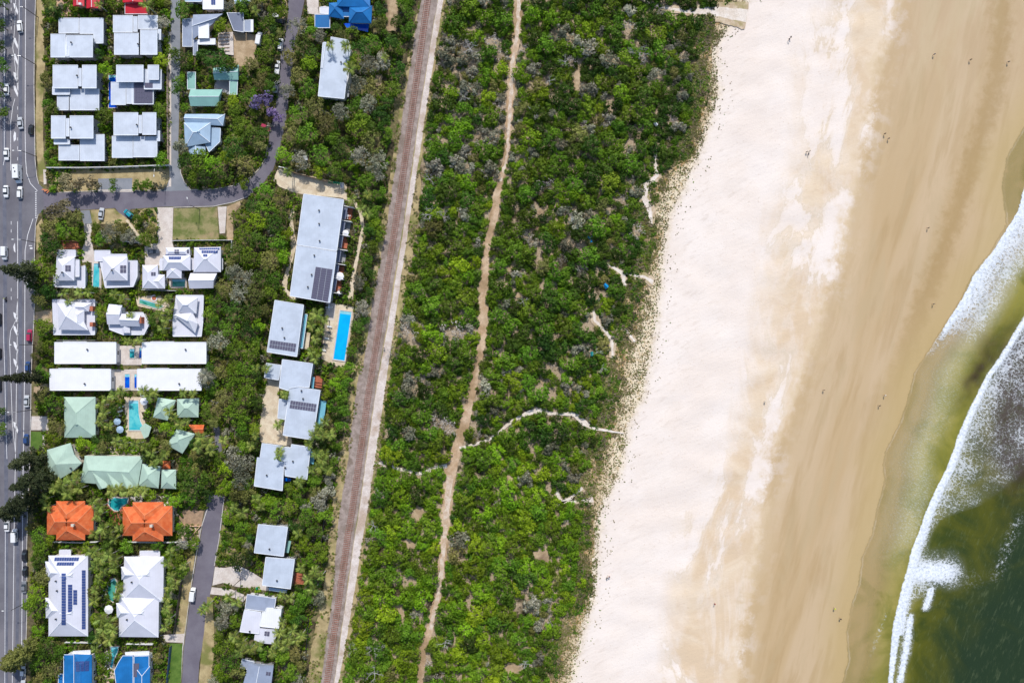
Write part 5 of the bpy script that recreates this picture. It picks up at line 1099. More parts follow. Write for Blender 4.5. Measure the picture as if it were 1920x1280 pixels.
def frond_mesh(seed, mat='leaf_palm'):
    r = random.Random(seed); m = MB(); n = 9; rib = []
    for i in range(n): s = i/(n-1); rib.append(Vector((s, 0, 0.22*math.sin(s*2.2)-0.42*s*s)))
    for i in range(n-1):
        a, b = rib[i], rib[i+1]; w = 0.012; m.add([a+Vector((0,-w,0)), a+Vector((0,w,0)), b+Vector((0,w*0.7,0)), b+Vector((0,-w*0.7,0))], [(0,3,2,1)])
        if i == 0: continue
        L = 0.30*math.sin(math.pi*(0.12+0.85*i/n))+0.05
        for sgn in (1, -1):
            for off in (0, 0.5):
                p = a.lerp(b, off); tip = p+Vector((0.13+0.05*r.random(), sgn*L, -0.10-0.1*r.random())); q = p+Vector((0.075, 0, 0))
                m.add([p, q, tip], [(0,1,2) if sgn > 0 else (0,2,1)])
    me = m.mesh('frond', M[mat]); at = me.attributes.new('leaf', 'FLOAT', 'FACE'); at.data.foreach_set('value', [r.random() for _ in me.polygons]); return me
FROND = [frond_mesh(i) for i in range(3)]; GFROND = [frond_mesh(7, 'leaf_grey')]
PTRUNK = None
def palm(px, py, L=11.0, h=6.0, n=10, group='garden palms', grey=False, desc=None):
    global PTRUNK
    if PTRUNK is None:
        m = MB(); m.tube([(0,0,0),(0.02,0,0.1),(0.0,0.01,0.6),(0,0,1.0)], [0.22,0.15,0.13,0.12], 8); PTRUNK = m.mesh('trunk', M['pale_bark'])
    b = P(px, py, h); t = empty('palm_tree', Vector((b.x, b.y, 0))); tr = link('trunk', PTRUNK, t); tr.scale = (1, 1, h)
    for i in range(n):
        f = link('frond', random.choice(GFROND if grey else FROND), t); s = L*MPP*random.uniform(0.85, 1.15); f.scale = (s, s, s)
        f.location = (0, 0, h); f.rotation_euler = (random.uniform(-0.2, 0.2), random.uniform(-0.55, 0.25) if i % 3 else random.uniform(-0.9, -0.5), i*2*math.pi/n+random.uniform(-0.25, 0.25))
    describe(t, desc or ('tall palm with a star of fronds' if h > 6.5 else 'palm with spreading fronds'), px, py, 'palm', group); occupy(px, py, L*0.62); return t
SHRUBS = [0]; LATE = []
def shrub(px, py, rpx, spec='green', kind='small', group='garden shrubs', desc=None, force=False):
    R = rpx*MPP; mat, word = SPEC[spec]; h = R*0.7; b = P(px, py, h)
    occupy(px, py, rpx*0.8)
    if SHRUBS[0] >= 295 and not force: LATE.append((b.x, b.y, R, spec)); return
    SHRUBS[0] += 1
    o = link('shrub', crown_mesh(kind, random.randrange(5), mat)); o.location = (b.x, b.y, 0.0); o.scale = (R*1.1, R*1.1, R*1.35); o.rotation_euler = (0, 0, random.uniform(0, 6.3))
    describe(o, desc or f"{'low' if rpx < 6 else 'rounded'} {word} garden shrub", px, py, 'shrub', group)

# big dark pines on the verge of the main road, leaning outward in the photo because they are tall
def pine(bx, by, h, R, spec='leaf_pine', label=''):
    p = P(bx, by, 0); t = empty('pine_tree', p); m = MB(); m.tube([(0,0,0),(0,0,h*0.5),(0,0,h)], [0.42,0.25,0.05], 8); m.build('trunk', M['bark'], t, local=True)
    r = np.random.default_rng(int(bx*7+by)); C, N_, S_ = [], [], []
    z = h*0.16
    while z < h*0.98:
        rr = R*(1-(z/h)**1.6)*r.uniform(0.85, 1.1)+0.3; nb = 7
        for k in range(nb):
            a = r.uniform(0, 6.28); n = int(26*rr/2+10); s = r.random(n)**0.7; q = s*rr
            C.append(np.stack([np.cos(a)*q+r.normal(size=n)*0.28, np.sin(a)*q+r.normal(size=n)*0.28, z+0.25*q+r.normal(size=n)*0.12], 1)); N_.append(r.normal(size=(n, 3))*0.5+np.array([0,0,0.8])); S_.append(r.uniform(0.16, 0.34, n))
        z += h*0.052
    o = link('crown', leaves('crown', np.concatenate(C), np.concatenate(N_), np.concatenate(S_), M[spec], 3), t)
    tag(t, label, 'tree', 'dark pines along the main road')
pine(78, 514, 21, 4.2, label='dark feathery pine leaning across the main road, upper one')
pine(88, 704, 24, 2.3, label='narrow dark pine leaning straight across the main road beside white flats')
pine(82, 858, 18, 4.6, label='dark pine in the cluster left of the mint gables, topmost')
pine(98, 892, 22, 5.2, label='largest dark pine of the cluster left of the mint gables')
pine(76, 932, 19, 4.8, label='dark pine in the cluster above the left orange roof')
pine(44, 950, 13, 4.6, label='dark pine of the cluster nearest the main road traffic')
pine(72, 1206, 18, 4.6, 'leaf_olive', 'olive green pine leaning over the main road near the bottom')
pine(40, 1228, 10, 4.4, 'leaf_olive', 'lower olive green pine over the kerb near the bottom')
for y, r_ in ((8,15),(48,13),(85,12),(125,14),(168,13),(205,14),(770,11),(805,12)):
    tree(0 if r_ > 12 else -2, y, r_, 'dark', group='dark trees on the far side of the main road', desc='dark street tree half out of frame')
# trees read off the photograph: x, y, radius in photo pixels, species
BIG = [(95,8,11,'olive'),(100,22,13,'dark'),(112,30,9,'green'),(88,152,13,'olive'),(83,145,8,'green'),(340,110,20,'dark'),(322,98,10,'green'),(405,114,24,'dark'),(430,120,12,'green'),(333,165,17,'dark'),(337,145,9,'bright'),(345,200,8,'bright'),
 (345,18,15,'green'),(455,12,13,'green'),(478,10,12,'olive'),(505,80,17,'green'),(496,105,14,'green'),(470,118,12,'olive'),(490,150,15,'olive'),(465,180,15,'green'),(505,160,13,'green'),(440,188,12,'bright'),
 (488,188,19,'purple'),(516,214,15,'purple'),(478,212,10,'green'),(558,50,16,'grey'),(566,84,19,'dark'),(585,62,12,'green'),
 (375,300,20,'green'),(400,308,21,'bright'),(350,305,18,'dark'),(338,275,13,'grey'),(440,278,22,'dark'),(428,298,14,'bright'),(455,310,19,'olive'),(418,325,17,'dark'),(385,330,17,'dark'),(470,255,17,'dark'),(455,240,15,'green'),(492,250,14,'dark'),(437,265,14,'green'),
 (128,342,19,'brown'),(158,342,17,'brown'),(180,346,11,'brown'),(211,343,8,'green'),(210,355,6,'green'),(258,344,7,'green'),(276,345,10,'green'),
 (98,398,17,'brown'),(120,392,18,'brown'),(138,410,15,'olive'),(95,425,17,'olive'),(118,430,17,'green'),(145,440,12,'green'),(88,455,17,'dark'),(103,470,16,'dark'),(72,505,17,'bright'),(88,520,18,'green'),(66,535,15,'dark'),(92,545,14,'dark'),(105,500,9,'green'),(182,425,10,'green'),(205,435,17,'grey'),(225,430,12,'olive'),(190,448,12,'green'),(240,444,13,'grey'),(257,412,9,'dark'),(264,447,8,'green'),(222,418,7,'green'),
 (80,610,15,'green'),(72,560,12,'olive'),(90,550,10,'olive'),(92,650,12,'green'),(76,650,9,'olive'),(80,697,13,'green'),(65,668,7,'olive'),(80,740,15,'olive'),(100,760,18,'green'),(104,800,16,'olive'),(100,822,13,'bright'),(78,850,10,'bright'),
 (313,806,14,'bright'),(360,904,27,'dark'),(386,900,16,'green'),(352,935,14,'green'),(345,890,12,'dark'),(385,930,13,'dark'),(370,880,12,'olive'),(387,710,17,'grey'),(399,690,12,'dark'),(450,1050,20,'dark'),(66,1132,24,'green'),(68,1115,16,'bright'),(80,1080,15,'olive'),(72,1050,13,'dark'),(72,1005,17,'green'),(62,990,12,'olive'),(78,1030,14,'green'),
 (84,1215,19,'dark'),(105,1225,15,'green'),(75,1240,17,'green'),(95,1255,17,'olive'),(70,1270,13,'olive'),(335,1045,14,'green'),(338,1070,13,'green'),
 (545,105,14,'olive'),(580,120,15,'bright'),(560,140,16,'olive'),(540,170,16,'grey'),(575,165,16,'green'),(590,200,18,'olive'),(560,215,18,'green'),(545,250,18,'olive'),(532,290,16,'bright'),(575,250,20,'green'),(610,230,20,'olive'),(640,210,17,'grey'),(600,290,20,'green'),(565,300,17,'grey'),(640,280,20,'dark'),(630,320,17,'green'),(600,322,13,'bright'),(670,240,19,'green'),(675,290,19,'grey'),(705,310,18,'grey'),(710,325,12,'grey'),(700,265,19,'olive'),(690,340,15,'green'),(715,215,15,'dark'),(725,250,11,'green'),
 (675,90,19,'dark'),(700,80,16,'green'),(665,115,16,'green'),(690,120,17,'grey'),(715,115,15,'grey'),(735,80,14,'dark'),(745,40,11,'dark'),(765,20,13,'green'),(765,55,13,'green'),(750,90,12,'green'),(745,130,14,'dark'),(735,165,14,'green'),(670,160,18,'grey'),(700,165,18,'olive'),(690,195,17,'grey'),(665,195,15,'green'),(725,190,11,'dark'),(640,68,11,'olive'),(660,62,12,'green'),(590,60,8,'bright'),(705,50,11,'olive'),(713,15,12,'dark'),
 (460,345,10,'green'),(500,360,19,'green'),(525,375,17,'olive'),(478,385,17,'dark'),(500,395,19,'green'),(535,400,16,'dark'),(450,410,17,'bright'),(480,415,18,'bright'),(515,420,19,'dark'),(455,440,18,'green'),(485,450,19,'dark'),(520,455,18,'green'),(535,435,13,'bright'),(440,470,17,'dark'),(470,480,19,'green'),(505,490,19,'olive'),(530,480,14,'bright'),(440,510,18,'grey'),(460,520,17,'grey'),(490,520,18,'dark'),(515,525,16,'green'),(420,540,18,'olive'),(445,550,18,'grey'),(478,550,18,'olive'),(505,550,14,'green'),(405,570,17,'green'),(435,585,19,'dark'),(470,585,18,'dark'),(490,580,12,'olive'),(400,610,16,'green'),(430,620,19,'green'),(465,620,18,'dark'),(485,610,12,'bright'),(408,640,19,'grey'),(440,655,18,'green'),(470,660,18,'green'),(460,690,17,'green'),(440,690,13,'green'),(478,700,14,'dark'),(435,715,19,'green'),(465,725,18,'green'),(420,745,16,'olive'),(450,755,20,'green'),(475,745,12,'dark'),(410,765,17,'olive'),(440,780,19,'green'),(400,790,12,'olive'),(455,790,13,'green'),
 (440,860,22,'grey'),(460,870,18,'grey'),(425,880,16,'bright'),(410,860,13,'green'),(450,900,18,'grey'),(430,910,14,'bright'),(455,840,14,'green'),(470,910,12,'green'),(445,925,15,'olive'),(465,930,14,'olive'),(485,940,13,'bright'),(505,940,14,'bright'),(520,955,16,'green'),(545,950,16,'green'),(565,930,15,'green'),(590,900,14,'green'),(600,940,17,'grey'),(575,970,17,'green'),(610,970,14,'green'),(555,985,14,'dark'),(590,1000,15,'dark'),(570,1020,14,'bright'),(600,1030,13,'green'),(580,1050,13,'bright'),
 (440,970,12,'green'),(455,990,13,'green'),(450,1010,12,'green'),(465,1020,10,'grey'),(590,1090,16,'dark'),(570,1120,15,'green'),(595,1120,13,'grey'),(555,1140,13,'green'),(560,1165,14,'dark'),(430,1140,14,'grey'),(420,1165,15,'grey'),(440,1165,12,'green'),(415,1190,13,'green'),(420,1215,17,'green'),(430,1240,18,'green'),(415,1260,15,'bright'),(445,1260,14,'olive'),(500,1225,12,'green'),(530,1230,15,'green'),(555,1225,14,'olive'),(545,1260,15,'green'),(560,1275,12,'grey'),(400,1275,10,'grey'),
 (720,60,8,'green'),(690,380,12,'dark'),(705,400,13,'green'),(695,430,12,'dark'),(712,440,11,'green'),(700,465,12,'green'),(685,490,12,'green'),(695,510,11,'dark'),(675,530,12,'grey'),(688,550,11,'dark'),(678,580,14,'grey'),(685,600,9,'dark'),(672,610,12,'dark'),(672,640,10,'dark'),(660,660,10,'green'),(655,690,10,'green'),(640,700,11,'green'),(650,720,12,'green'),(630,720,12,'bright'),(640,745,13,'green'),(625,760,12,'green'),(645,770,12,'green'),(640,800,12,'green'),(610,740,9,'bright'),(620,800,12,'olive'),(630,830,12,'green'),(605,830,11,'dark')]
for x, y, r_, sp in BIG:
    nm = {'purple': 'jacaranda_tree', 'pine': 'pine_tree'}.get(sp, 'leafy_tree')
    g = 'trees of the wooded belt' if (x > 390 and 340 < y < 830) or (x > 520 and y < 350) else 'garden trees'
    tree(x, y, r_, sp, 'loose' if sp in ('brown', 'purple') else ('twiggy' if sp == 'twig' else None), g, nm)
# palms read off the photograph
PALMS = [(656,130,12,9),(722,108,8,6),(620,84,10,8),(650,88,11,8),(100,12,9,6),(186,10,8,6),(277,12,12,7),(480,22,9,6),(540,322,10,6),(660,375,9,5),(690,400,10,5),(690,365,9,6),(678,390,9,5),
 (595,590,12,7),(610,600,9,6),(585,610,10,6),(592,635,10,6),(602,620,9,6),(585,660,9,5),(592,672,10,5),(500,690,9,5),(480,690,8,5),(535,740,9,6),(586,595,9,6),(524,853,10,8),(524,843,8,7),(522,795,10,5),(533,738,8,5),(580,832,10,8),(590,815,11,8),(600,800,10,7),(610,790,10,7),(605,815,11,7),(620,815,10,6),(595,850,11,7),(605,862,11,7),(600,875,10,7),(585,880,9,6),(562,902,11,7),(610,850,9,6),(615,880,10,6),
 (190,760,9,5),(195,775,10,6),(188,790,9,5),(200,748,9,6),(215,740,10,6),(228,733,9,6),(205,800,9,5),(270,732,10,7),(280,740,11,7),(290,735,10,6),(318,770,10,7),(345,735,9,6),(362,738,8,6),(325,782,9,6),(338,795,10,6),(350,790,9,6),(378,820,12,7),(390,832,11,7),(372,838,10,6),(395,845,10,6),(300,860,11,6),(285,850,10,6),(310,850,9,5),(272,838,9,5),(255,832,9,5),(218,828,9,5),(232,832,9,5),(290,868,9,5),(118,905,13,7),(135,900,12,7),(150,915,11,6),(128,925,12,7),(105,915,11,7),(145,890,9,6),(210,920,12,6),(225,918,12,6),(240,920,12,6),(255,920,11,6),(270,920,10,6),(175,940,10,6),(190,948,11,6),(185,965,11,6),(195,990,12,7),(180,1000,11,6),(205,1000,11,6),(215,1010,10,6),(225,990,9,5),(85,935,10,6),(90,950,10,6),
 (175,1035,11,6),(190,1045,12,7),(205,1040,12,7),(215,1050,10,6),(180,1060,11,6),(195,1070,10,6),(215,1065,10,6),(185,1085,9,5),(225,1100,9,5),(222,1115,9,5),(180,1105,9,5),(178,1125,10,5),(190,1160,12,6),(205,1165,12,6),(195,1180,12,6),(212,1180,11,6),(185,1195,10,6),(205,1198,11,6),(180,1215,9,5),(320,1035,9,6),(315,1055,10,6),(322,1080,10,6),(318,1100,9,6),(314,1120,10,6),(312,1140,10,6),(318,1160,9,6),(310,1175,9,6),(330,1095,9,6),
 (380,1143,9,5),(388,1135,10,6),(430,1118,9,6),(445,1128,9,6),(440,1192,12,6),(455,1205,12,6),(470,1215,11,6),(485,1210,10,6),(450,1222,10,6),(530,1115,9,6),(545,1120,9,6),(530,1165,9,6),(525,1185,11,6),(540,1195,12,6),(555,1200,11,6),(535,1210,11,6),(520,1205,10,6),(512,1222,9,5),(550,1180,10,6),(565,1190,10,6),(590,1070,10,6),(580,1085,11,6),(588,1105,10,6),(602,1080,9,6),(565,1065,9,6),(455,960,11,6),(440,950,9,6),(480,935,9,6),(490,950,9,6),(560,1000,9,6),
 (420,825,9,6),(470,835,9,5),(480,815,8,5),(345,1060,8,5),(130,565,8,5),(150,548,9,5),(120,550,9,5),(165,548,9,5),(215,552,9,6),(230,560,9,6),(245,590,8,5),(300,590,9,5),(312,600,10,6),(305,615,10,6),(318,580,9,5),(240,640,8,5),(250,642,8,5),(262,637,8,5),(300,570,9,6),(315,560,9,6)]
for x, y, L, h_ in PALMS:
    if taken(x, y, 4) < 0.9 or True: palm(x, y, L*1.05, h_)
palm(386, 703, 13, 8, 11, grey=True, desc='grey green fan palm over the end of the white flats')
# ---- hedges and shrubs filling the gardens
def fill(n, rmin, rmax, picker, frac, tk=0.35, region=None, x0=60, x1=790, maker=None):
    made = 0
    for _ in range(n):
        x = random.uniform(x0, x1); y = random.uniform(-20, 1300); j, i = cell(x, y)
        if not (0 <= j < GH and 0 <= i < GW) or not free[j, i] or occ[j, i]: continue
        if region is not None and not region(x, y): continue
        r_ = random.uniform(rmin, rmax)
        if taken(x, y, r_) > tk or not disc_ok(x, y, r_, frac): continue
        maker(x, y, r_, picker(x, y)); made += 1
    return made
def gpick(x, y):
    u = random.random()
    if x < 420: return 'green' if u < 0.38 else 'bright' if u < 0.62 else 'olive' if u < 0.82 else 'dark' if u < 0.95 else 'grey'
    return 'green' if u < 0.42 else 'olive' if u < 0.6 else 'bright' if u < 0.75 else 'dark' if u < 0.93 else 'grey'
is_garden = lambda x, y: x < GARDEN_R(y)
fill(1500, 10, 14, gpick, 0.93, 0.30, is_garden, maker=lambda x, y, r_, s: tree(x, y, r_, s))
fill(14000, 6, 9.5, gpick, 0.82, 0.42, is_garden, maker=lambda x, y, r_, s: shrub(x, y, r_, s, 'small' if r_ < 7.5 else 'round'))
fill(40000, 3.2, 5.5, gpick, 0.74, 0.55, is_garden, maker=lambda x, y, r_, s: shrub(x, y, r_, s))

# ---- instanced plants past the count: points with chosen crown, one object each
def scatter(name, pts, scales, rots, picks, protos, label, cat, zs=1.0):
    me = bpy.data.meshes.new(name); n = len(pts); me.vertices.add(n); me.vertices.foreach_set('co', np.asarray(pts, np.float32).reshape(-1))
    for nm, ty, arr in (('scl', 'FLOAT_VECTOR', scales), ('rz', 'FLOAT', rots), ('pick', 'INT', picks)):
        a = me.attributes.new(nm, ty, 'POINT'); a.data.foreach_set('vector' if ty == 'FLOAT_VECTOR' else 'value', np.asarray(arr).reshape(-1))
    o = link(name, me); c = bpy.data.collections.new(name+'_kinds')
    for k, m_ in enumerate(protos): q = bpy.data.objects.new('%s_kind_%02d' % (name, k), m_); c.objects.link(q)
    ng = bpy.data.node_groups.new(name, 'GeometryNodeTree'); ng.interface.new_socket('Geometry', in_out='INPUT', socket_type='NodeSocketGeometry'); ng.interface.new_socket('Geometry', in_out='OUTPUT', socket_type='NodeSocketGeometry')
    N_ = ng.nodes; gi = N_.new('NodeGroupInput'); go = N_.new('NodeGroupOutput'); ip_ = N_.new('GeometryNodeInstanceOnPoints'); ci = N_.new('GeometryNodeCollectionInfo'); ci.inputs[0].default_value = c
    ci.inputs['Separate Children'].default_value = True; ci.inputs['Reset Children'].default_value = True
    def at(nm, ty):
        a = N_.new('GeometryNodeInputNamedAttribute'); a.data_type = ty; a.inputs[0].default_value = nm; return [s_ for s_ in a.outputs if s_.enabled and s_.name == 'Attribute'][0]
    cx = N_.new('ShaderNodeCombineXYZ'); L = ng.links.new; L(at('rz', 'FLOAT'), cx.inputs[2])
    L(gi.outputs[0], ip_.inputs['Points']); L(ci.outputs[0], ip_.inputs['Instance']); ip_.inputs['Pick Instance'].default_value = True
    L(at('pick', 'INT'), ip_.inputs['Instance Index']); L(cx.outputs[0], ip_.inputs['Rotation']); L(at('scl', 'FLOAT_VECTOR'), ip_.inputs['Scale']); L(ip_.outputs[0], go.inputs[0])
    md = o.modifiers.new('scatter', 'NODES'); md.node_group = ng; tag(o, label, cat, kind='stuff'); return o
GK = [('small', i, m_) for m_ in ('green', 'bright', 'olive', 'dark', 'grey') for i in range(2)]
for _ in range(5200):     # gardens and street planting beyond the frame
    if random.random() < 0.5: y = random.uniform(-420, 1700); x = random.uniform(-430, -76)
    else:
        y = random.choice((random.uniform(-420, -34), random.uniform(1314, 1700))); x = random.uniform(82, float(RAILX(y))-44)
        if 315 < x < 380 or 530 < x < 575: continue
    R = random.uniform(8, 15)*MPP; b = P(x, y, R*0.8); LATE.append((b.x, b.y, R, gpick(x, y)))
if LATE:
    names = ['green', 'bright', 'olive', 'dark', 'grey']; f = {'brown': 'olive'}
    pk = [names.index(f.get(s_, s_))*2+random.randrange(2) for _, _, _, s_ in LATE]
    scatter('garden_undergrowth', [(x, y, 0) for x, y, _, _ in LATE], [(R*1.1, R*1.1, R*1.35) for _, _, R, _ in LATE], [random.uniform(0, 6.3) for _ in LATE], pk, [crown_mesh(k, i, SPEC[m_][0]) for k, i, m_ in GK], 'low shrubs and ground cover filling the house gardens', 'undergrowth')

# ---- the coastal bush
BUSHM = [('the blue tarp tent', 1107, 447), ('the fork of the sandy track', 858, 838), ('the top of the sandy track', 972, 20), ('the bottom of the sandy track', 790, 1260), ('the white footpath bend', 1012, 770), ('the beach end of the footpath', 1120, 800), ('the middle of the sandy track', 905, 600),
 ('the narrow part of the sandy track', 950, 270), ('the forked white blowout', 1055, 935), ('the upper white blowout', 1215, 345), ('the blue tent near the dune', 1136, 535), ('the railway at the top', 830, 60), ('the railway at the middle', 745, 560), ('the railway at the bottom', 660, 1150), ('the bare clearing', 1010, 400), ('the dune corner at the top', 1270, 90), ('the bottom right bush corner', 1000, 1250), ('the long bend of the sandy track', 835, 1000), ('the inner bush', 880, 760), ('the inner lower bush', 930, 1100)]
nb = lambda x, y, s, k: mnoise.noise(Vector((x*s, y*s, k)))
def bpick(x, y):
    a = nb(x, y, 0.014, 1.7); b = nb(x, y, 0.05, 9.1); u = random.random(); edge = (float(VEG(y))-x)
    gy_ = 0.10 + 0.30*(a > 0.12) - 0.12*(y > 850)
    if 60 < y < 320 and (640 < x < 1010): gy_ += 0.22
    if u < gy_*0.55: return 'grey'
    if u < gy_*0.68: return 'twig'
    if u < gy_*0.85: return 'olive'
    v = random.random()+b*0.6+a*0.3+(0.30 if y > 840 else 0.08) - (0.25 if edge < 130 and y < 700 else 0)-(0.12 if y < 330 and x > 1000 else 0)
    if edge < 70 and v < 0.6: return 'dark' if v < 0.25 else 'green'
    return 'dark' if v < 0.22 else 'green' if v < 0.82 else 'bright'
def bkind(s_): return 'twiggy' if s_ == 'twig' else ('loose' if s_ == 'grey' else 'round')
cand = []
def bfill(n, rmin, rmax, frac, tk, dens):
    for _ in range(n):
        y = random.uniform(-36, 1316); x = random.uniform(float(BUSH_L(y)), float(VEG(y))); j, i = cell(x, y)
        if not (0 <= j < GH and 0 <= i < GW) or not free[j, i] or occ[j, i]: continue
        bare_ = 0.22*math.exp(-((x-1030)/110)**2-((y-520)/280)**2)
        if nb(x, y, 0.03, 4.4)+0.6*nb(x, y, 0.08, 2.2) < dens+bare_-0.04: continue
        r_ = random.uniform(rmin, rmax)
        if float(VEG(y))-x < 60: r_ *= 0.72
        if taken(x, y, r_*0.8) > tk or not disc_ok(x, y, r_, frac): continue
        cand.append((x, y, r_, bpick(x, y))); occupy(x, y, r_*0.80)
VEG0 = VEG
VEG = lambda y: VEG0(y)-20+20*np.array(nb(3.0, float(y), 0.045, 8.8))+8*np.array(nb(3.0, float(y), 0.15, 5.8))
bfill(4000, 13, 20, 0.93, 0.22, -0.30)
bfill(12000, 8.5, 13, 0.90, 0.26, -0.36)
bfill(24000, 6, 9, 0.84, 0.32, -0.40)
bfill(34000, 3.5, 6, 0.75, 0.42, -0.48)
cand.sort(key=lambda c: -c[2]); print('bush plants', len(cand), 'shrubs', SHRUBS[0], 'late', len(LATE))
for x, y, r_, s_ in cand[:300]:
    R = r_*MPP; hc = R*0.9+0.6; b = P(x, y, hc); o = link('scrub_tree', crown_mesh(bkind(s_), random.randrange(5), SPEC[s_][0]))
    o.location = (b.x, b.y, R*0.2); o.scale = (R*1.15, R*1.15, R*1.3); o.rotation_euler = (0, 0, random.uniform(0, 6.3))
    describe(o, f"{SPEC[s_][1]} scrub tree", x, y, 'scrub tree', 'scrub trees of the coastal bush', BUSHM)
BK = [(bkind(m_), i, m_) for m_ in ('green', 'bright', 'olive', 'dark', 'grey', 'twig') for i in range(4)]; names = ['green', 'bright', 'olive', 'dark', 'grey', 'twig']
rest = cand[300:]; pts, sc, rz, pk = [], [], [], []
for x, y, r_, s_ in rest:
    R = r_*MPP; b = P(x, y, R*0.8+0.3); pts.append((b.x, b.y, 0.0)); sc.append((R*1.15, R*1.15, R*1.35)); rz.append(random.uniform(0, 6.3)); pk.append(names.index(s_)*4+random.randrange(4))
for _ in range(2600):     # the bush goes on past the top and bottom of the frame
    y = random.choice((random.uniform(-420, -36), random.uniform(1316, 1700))); x = random.uniform(float(RAILX(y))+38, float(VEG0(y))-8)
    if abs(x-(972 if y < 0 else 783)) < 14: continue
    R = random.uniform(8, 15)*MPP; b = P(x, y, R*0.8); pts.append((b.x, b.y, 0.0)); sc.append((R*1.15, R*1.15, R*1.35)); rz.append(random.uniform(0, 6.3)); pk.append(names.index(bpick(x, y))*4+random.randrange(4))
scatter('coastal_scrub', pts, sc, rz, pk, [crown_mesh(k, i, SPEC[m_][0]) for k, i, m_ in BK], 'dense low coastal scrub filling the bush between railway and beach', 'scrub')
# low wind-shorn mat of creepers along the seaward edge
pts, sc, rz, pk = [], [], [], []
for _ in range(9000):
    y = random.uniform(-36, 1316); v = float(VEG0(y)); d = float(DUNE(y)); x = v+random.gauss(-14, 15); u = (x-v)/max(10, d-v)
    if u > 1.0 or nb(x, y, 0.035, 12.5)+0.4*nb(x, y, 0.12, 3.5) < -0.12+0.55*max(0, u): continue
    j, i = cell(x, y)
    if 0 <= j < GH and 0 <= i < GW and (blocked[j, i] or occ[j, i]): continue
    R = random.uniform(0.5, 1.2)*(0.6 if u > 0.2 else 1); b = P(x, y, 0.3); w = random.random()
    pts.append((b.x, b.y, 0.0)); sc.append((R*1.2, R*1.2, R*0.7)); rz.append(random.uniform(0, 6.3)); pk.append((0 if w < 0.28 else 1 if w < 0.6 else 2 if w < 0.85 else 3)*2+random.randrange(2))
scatter('dune_creepers', pts, sc, rz, pk, [crown_mesh('small', i, m_) for m_ in ('leaf_dark', 'leaf_olive', 'leaf_brown', 'leaf_green') for i in range(2)], 'low olive and brown creepers matting the seaward edge of the bush', 'creepers')
# sparse dune plants thinning out onto the sand, and grass tufts on the railway shoulders
def tuft_mesh(i, mat):
    r = np.random.default_rng(i+50); n = 26; a = r.uniform(0, 6.28, n); q = r.random(n)**0.6*0.8
    return leaves('tuft', np.stack([np.cos(a)*q, np.sin(a)*q, r.uniform(0.05, 0.35, n)], 1), r.normal(size=(n, 3))*0.5+np.array([0,0,0.7]), r.uniform(0.18, 0.40, n), M[mat], i)
TUFTS = [tuft_mesh(i, m_) for m_ in ('leaf_dune', 'leaf_olive', 'leaf_green') for i in range(2)]
pts, sc, rz, pk = [], [], [], []
for _ in range(110000):
    y = random.uniform(-36, 1316); v = float(VEG0(y)); d = float(DUNE(y)); x = random.uniform(v-26, d+26); u = (x-v)/max(8, d-v)
    p = 0.80*math.exp(-max(0, u)*1.1)*(1 if u < 0.9 else 0.08)*(0.34+1.7*max(0, nb(x, y, 0.06, 6.6)+0.12+0.3*nb(x, y, 0.2, 2.6)))
    if random.random() > p: continue
    j, i = cell(x, y)
    if 0 <= j < GH and 0 <= i < GW and blocked[j, i]: continue
    R = random.uniform(0.15, 0.33)*(1.25 if u < 0.3 else 0.95); b = P(x, y, 0.1); pts.append((b.x, b.y, 0.03)); sc.append((R, R, R)); rz.append(random.uniform(0, 6.3)); w = random.random(); pk.append((0 if w < 0.55 else 2 if w < 0.85 else 4)+random.randrange(2))
scatter('dune_plants', pts, sc, rz, pk, TUFTS, 'sparse brown and olive creeping plants dotting the dune sand', 'dune plants')
pts, sc, rz, pk = [], [], [], []
for _ in range(5200):
    y = random.uniform(-30, 1310); s_ = random.random() < 0.5
    x = float(RAILX(y))+(random.uniform(tan_l(y), bl(y)+1) if s_ else random.uniform(wr(y), tan_r(y)+6))
    if nb(x, y, 0.05, 1.1) < -0.05: continue
    R = random.uniform(0.25, 0.6); b = P(x, y, 0.2); pts.append((b.x, b.y, 0.22)); sc.append((R, R, R*0.8)); rz.append(random.uniform(0, 6.3)); w = random.random(); pk.append((0 if w < 0.5 else 2 if w < 0.85 else 4)+random.randrange(2))
scatter('shoulder_grass', pts, sc, rz, pk, TUFTS, 'dry grass tufts on the shoulders of the railway', 'grass')
# dead grey trees
def dead_mesh(seed):
    r = random.Random(seed); m = MB()
    def br(p, d, L, w, k):
        q = p+d*L*0.5+Vector((r.uniform(-.1,.1), r.uniform(-.1,.1), 0))*L; e = q+(d+Vector((r.uniform(-.4,.4), r.uniform(-.4,.4), r.uniform(-.1,.2)))).normalized()*L*0.55
        m.tube([p, q, e], [w, w*0.75, w*0.5], 4)
        if k > 0:
            for _ in range(3 if k > 1 else 2):
                dd = (d+Vector((r.uniform(-1,1), r.uniform(-1,1), r.uniform(-.25,.35)))).normalized(); br(q if r.random() < 0.4 else e, dd, L*0.68, w*0.5, k-1)
    for a in range(4): t = a*1.57+r.uniform(-.5,.5); br(Vector((0,0,0.9)), Vector((math.cos(t), math.sin(t), 0.45)).normalized(), 1.1, 0.085, 3)
    m.tube([(0,0,0),(0.05,0,0.95)], [0.13,0.09], 6)
    return m.mesh('dead_tree', M['pale_bark'])
DEAD = [dead_mesh(i) for i in range(4)]
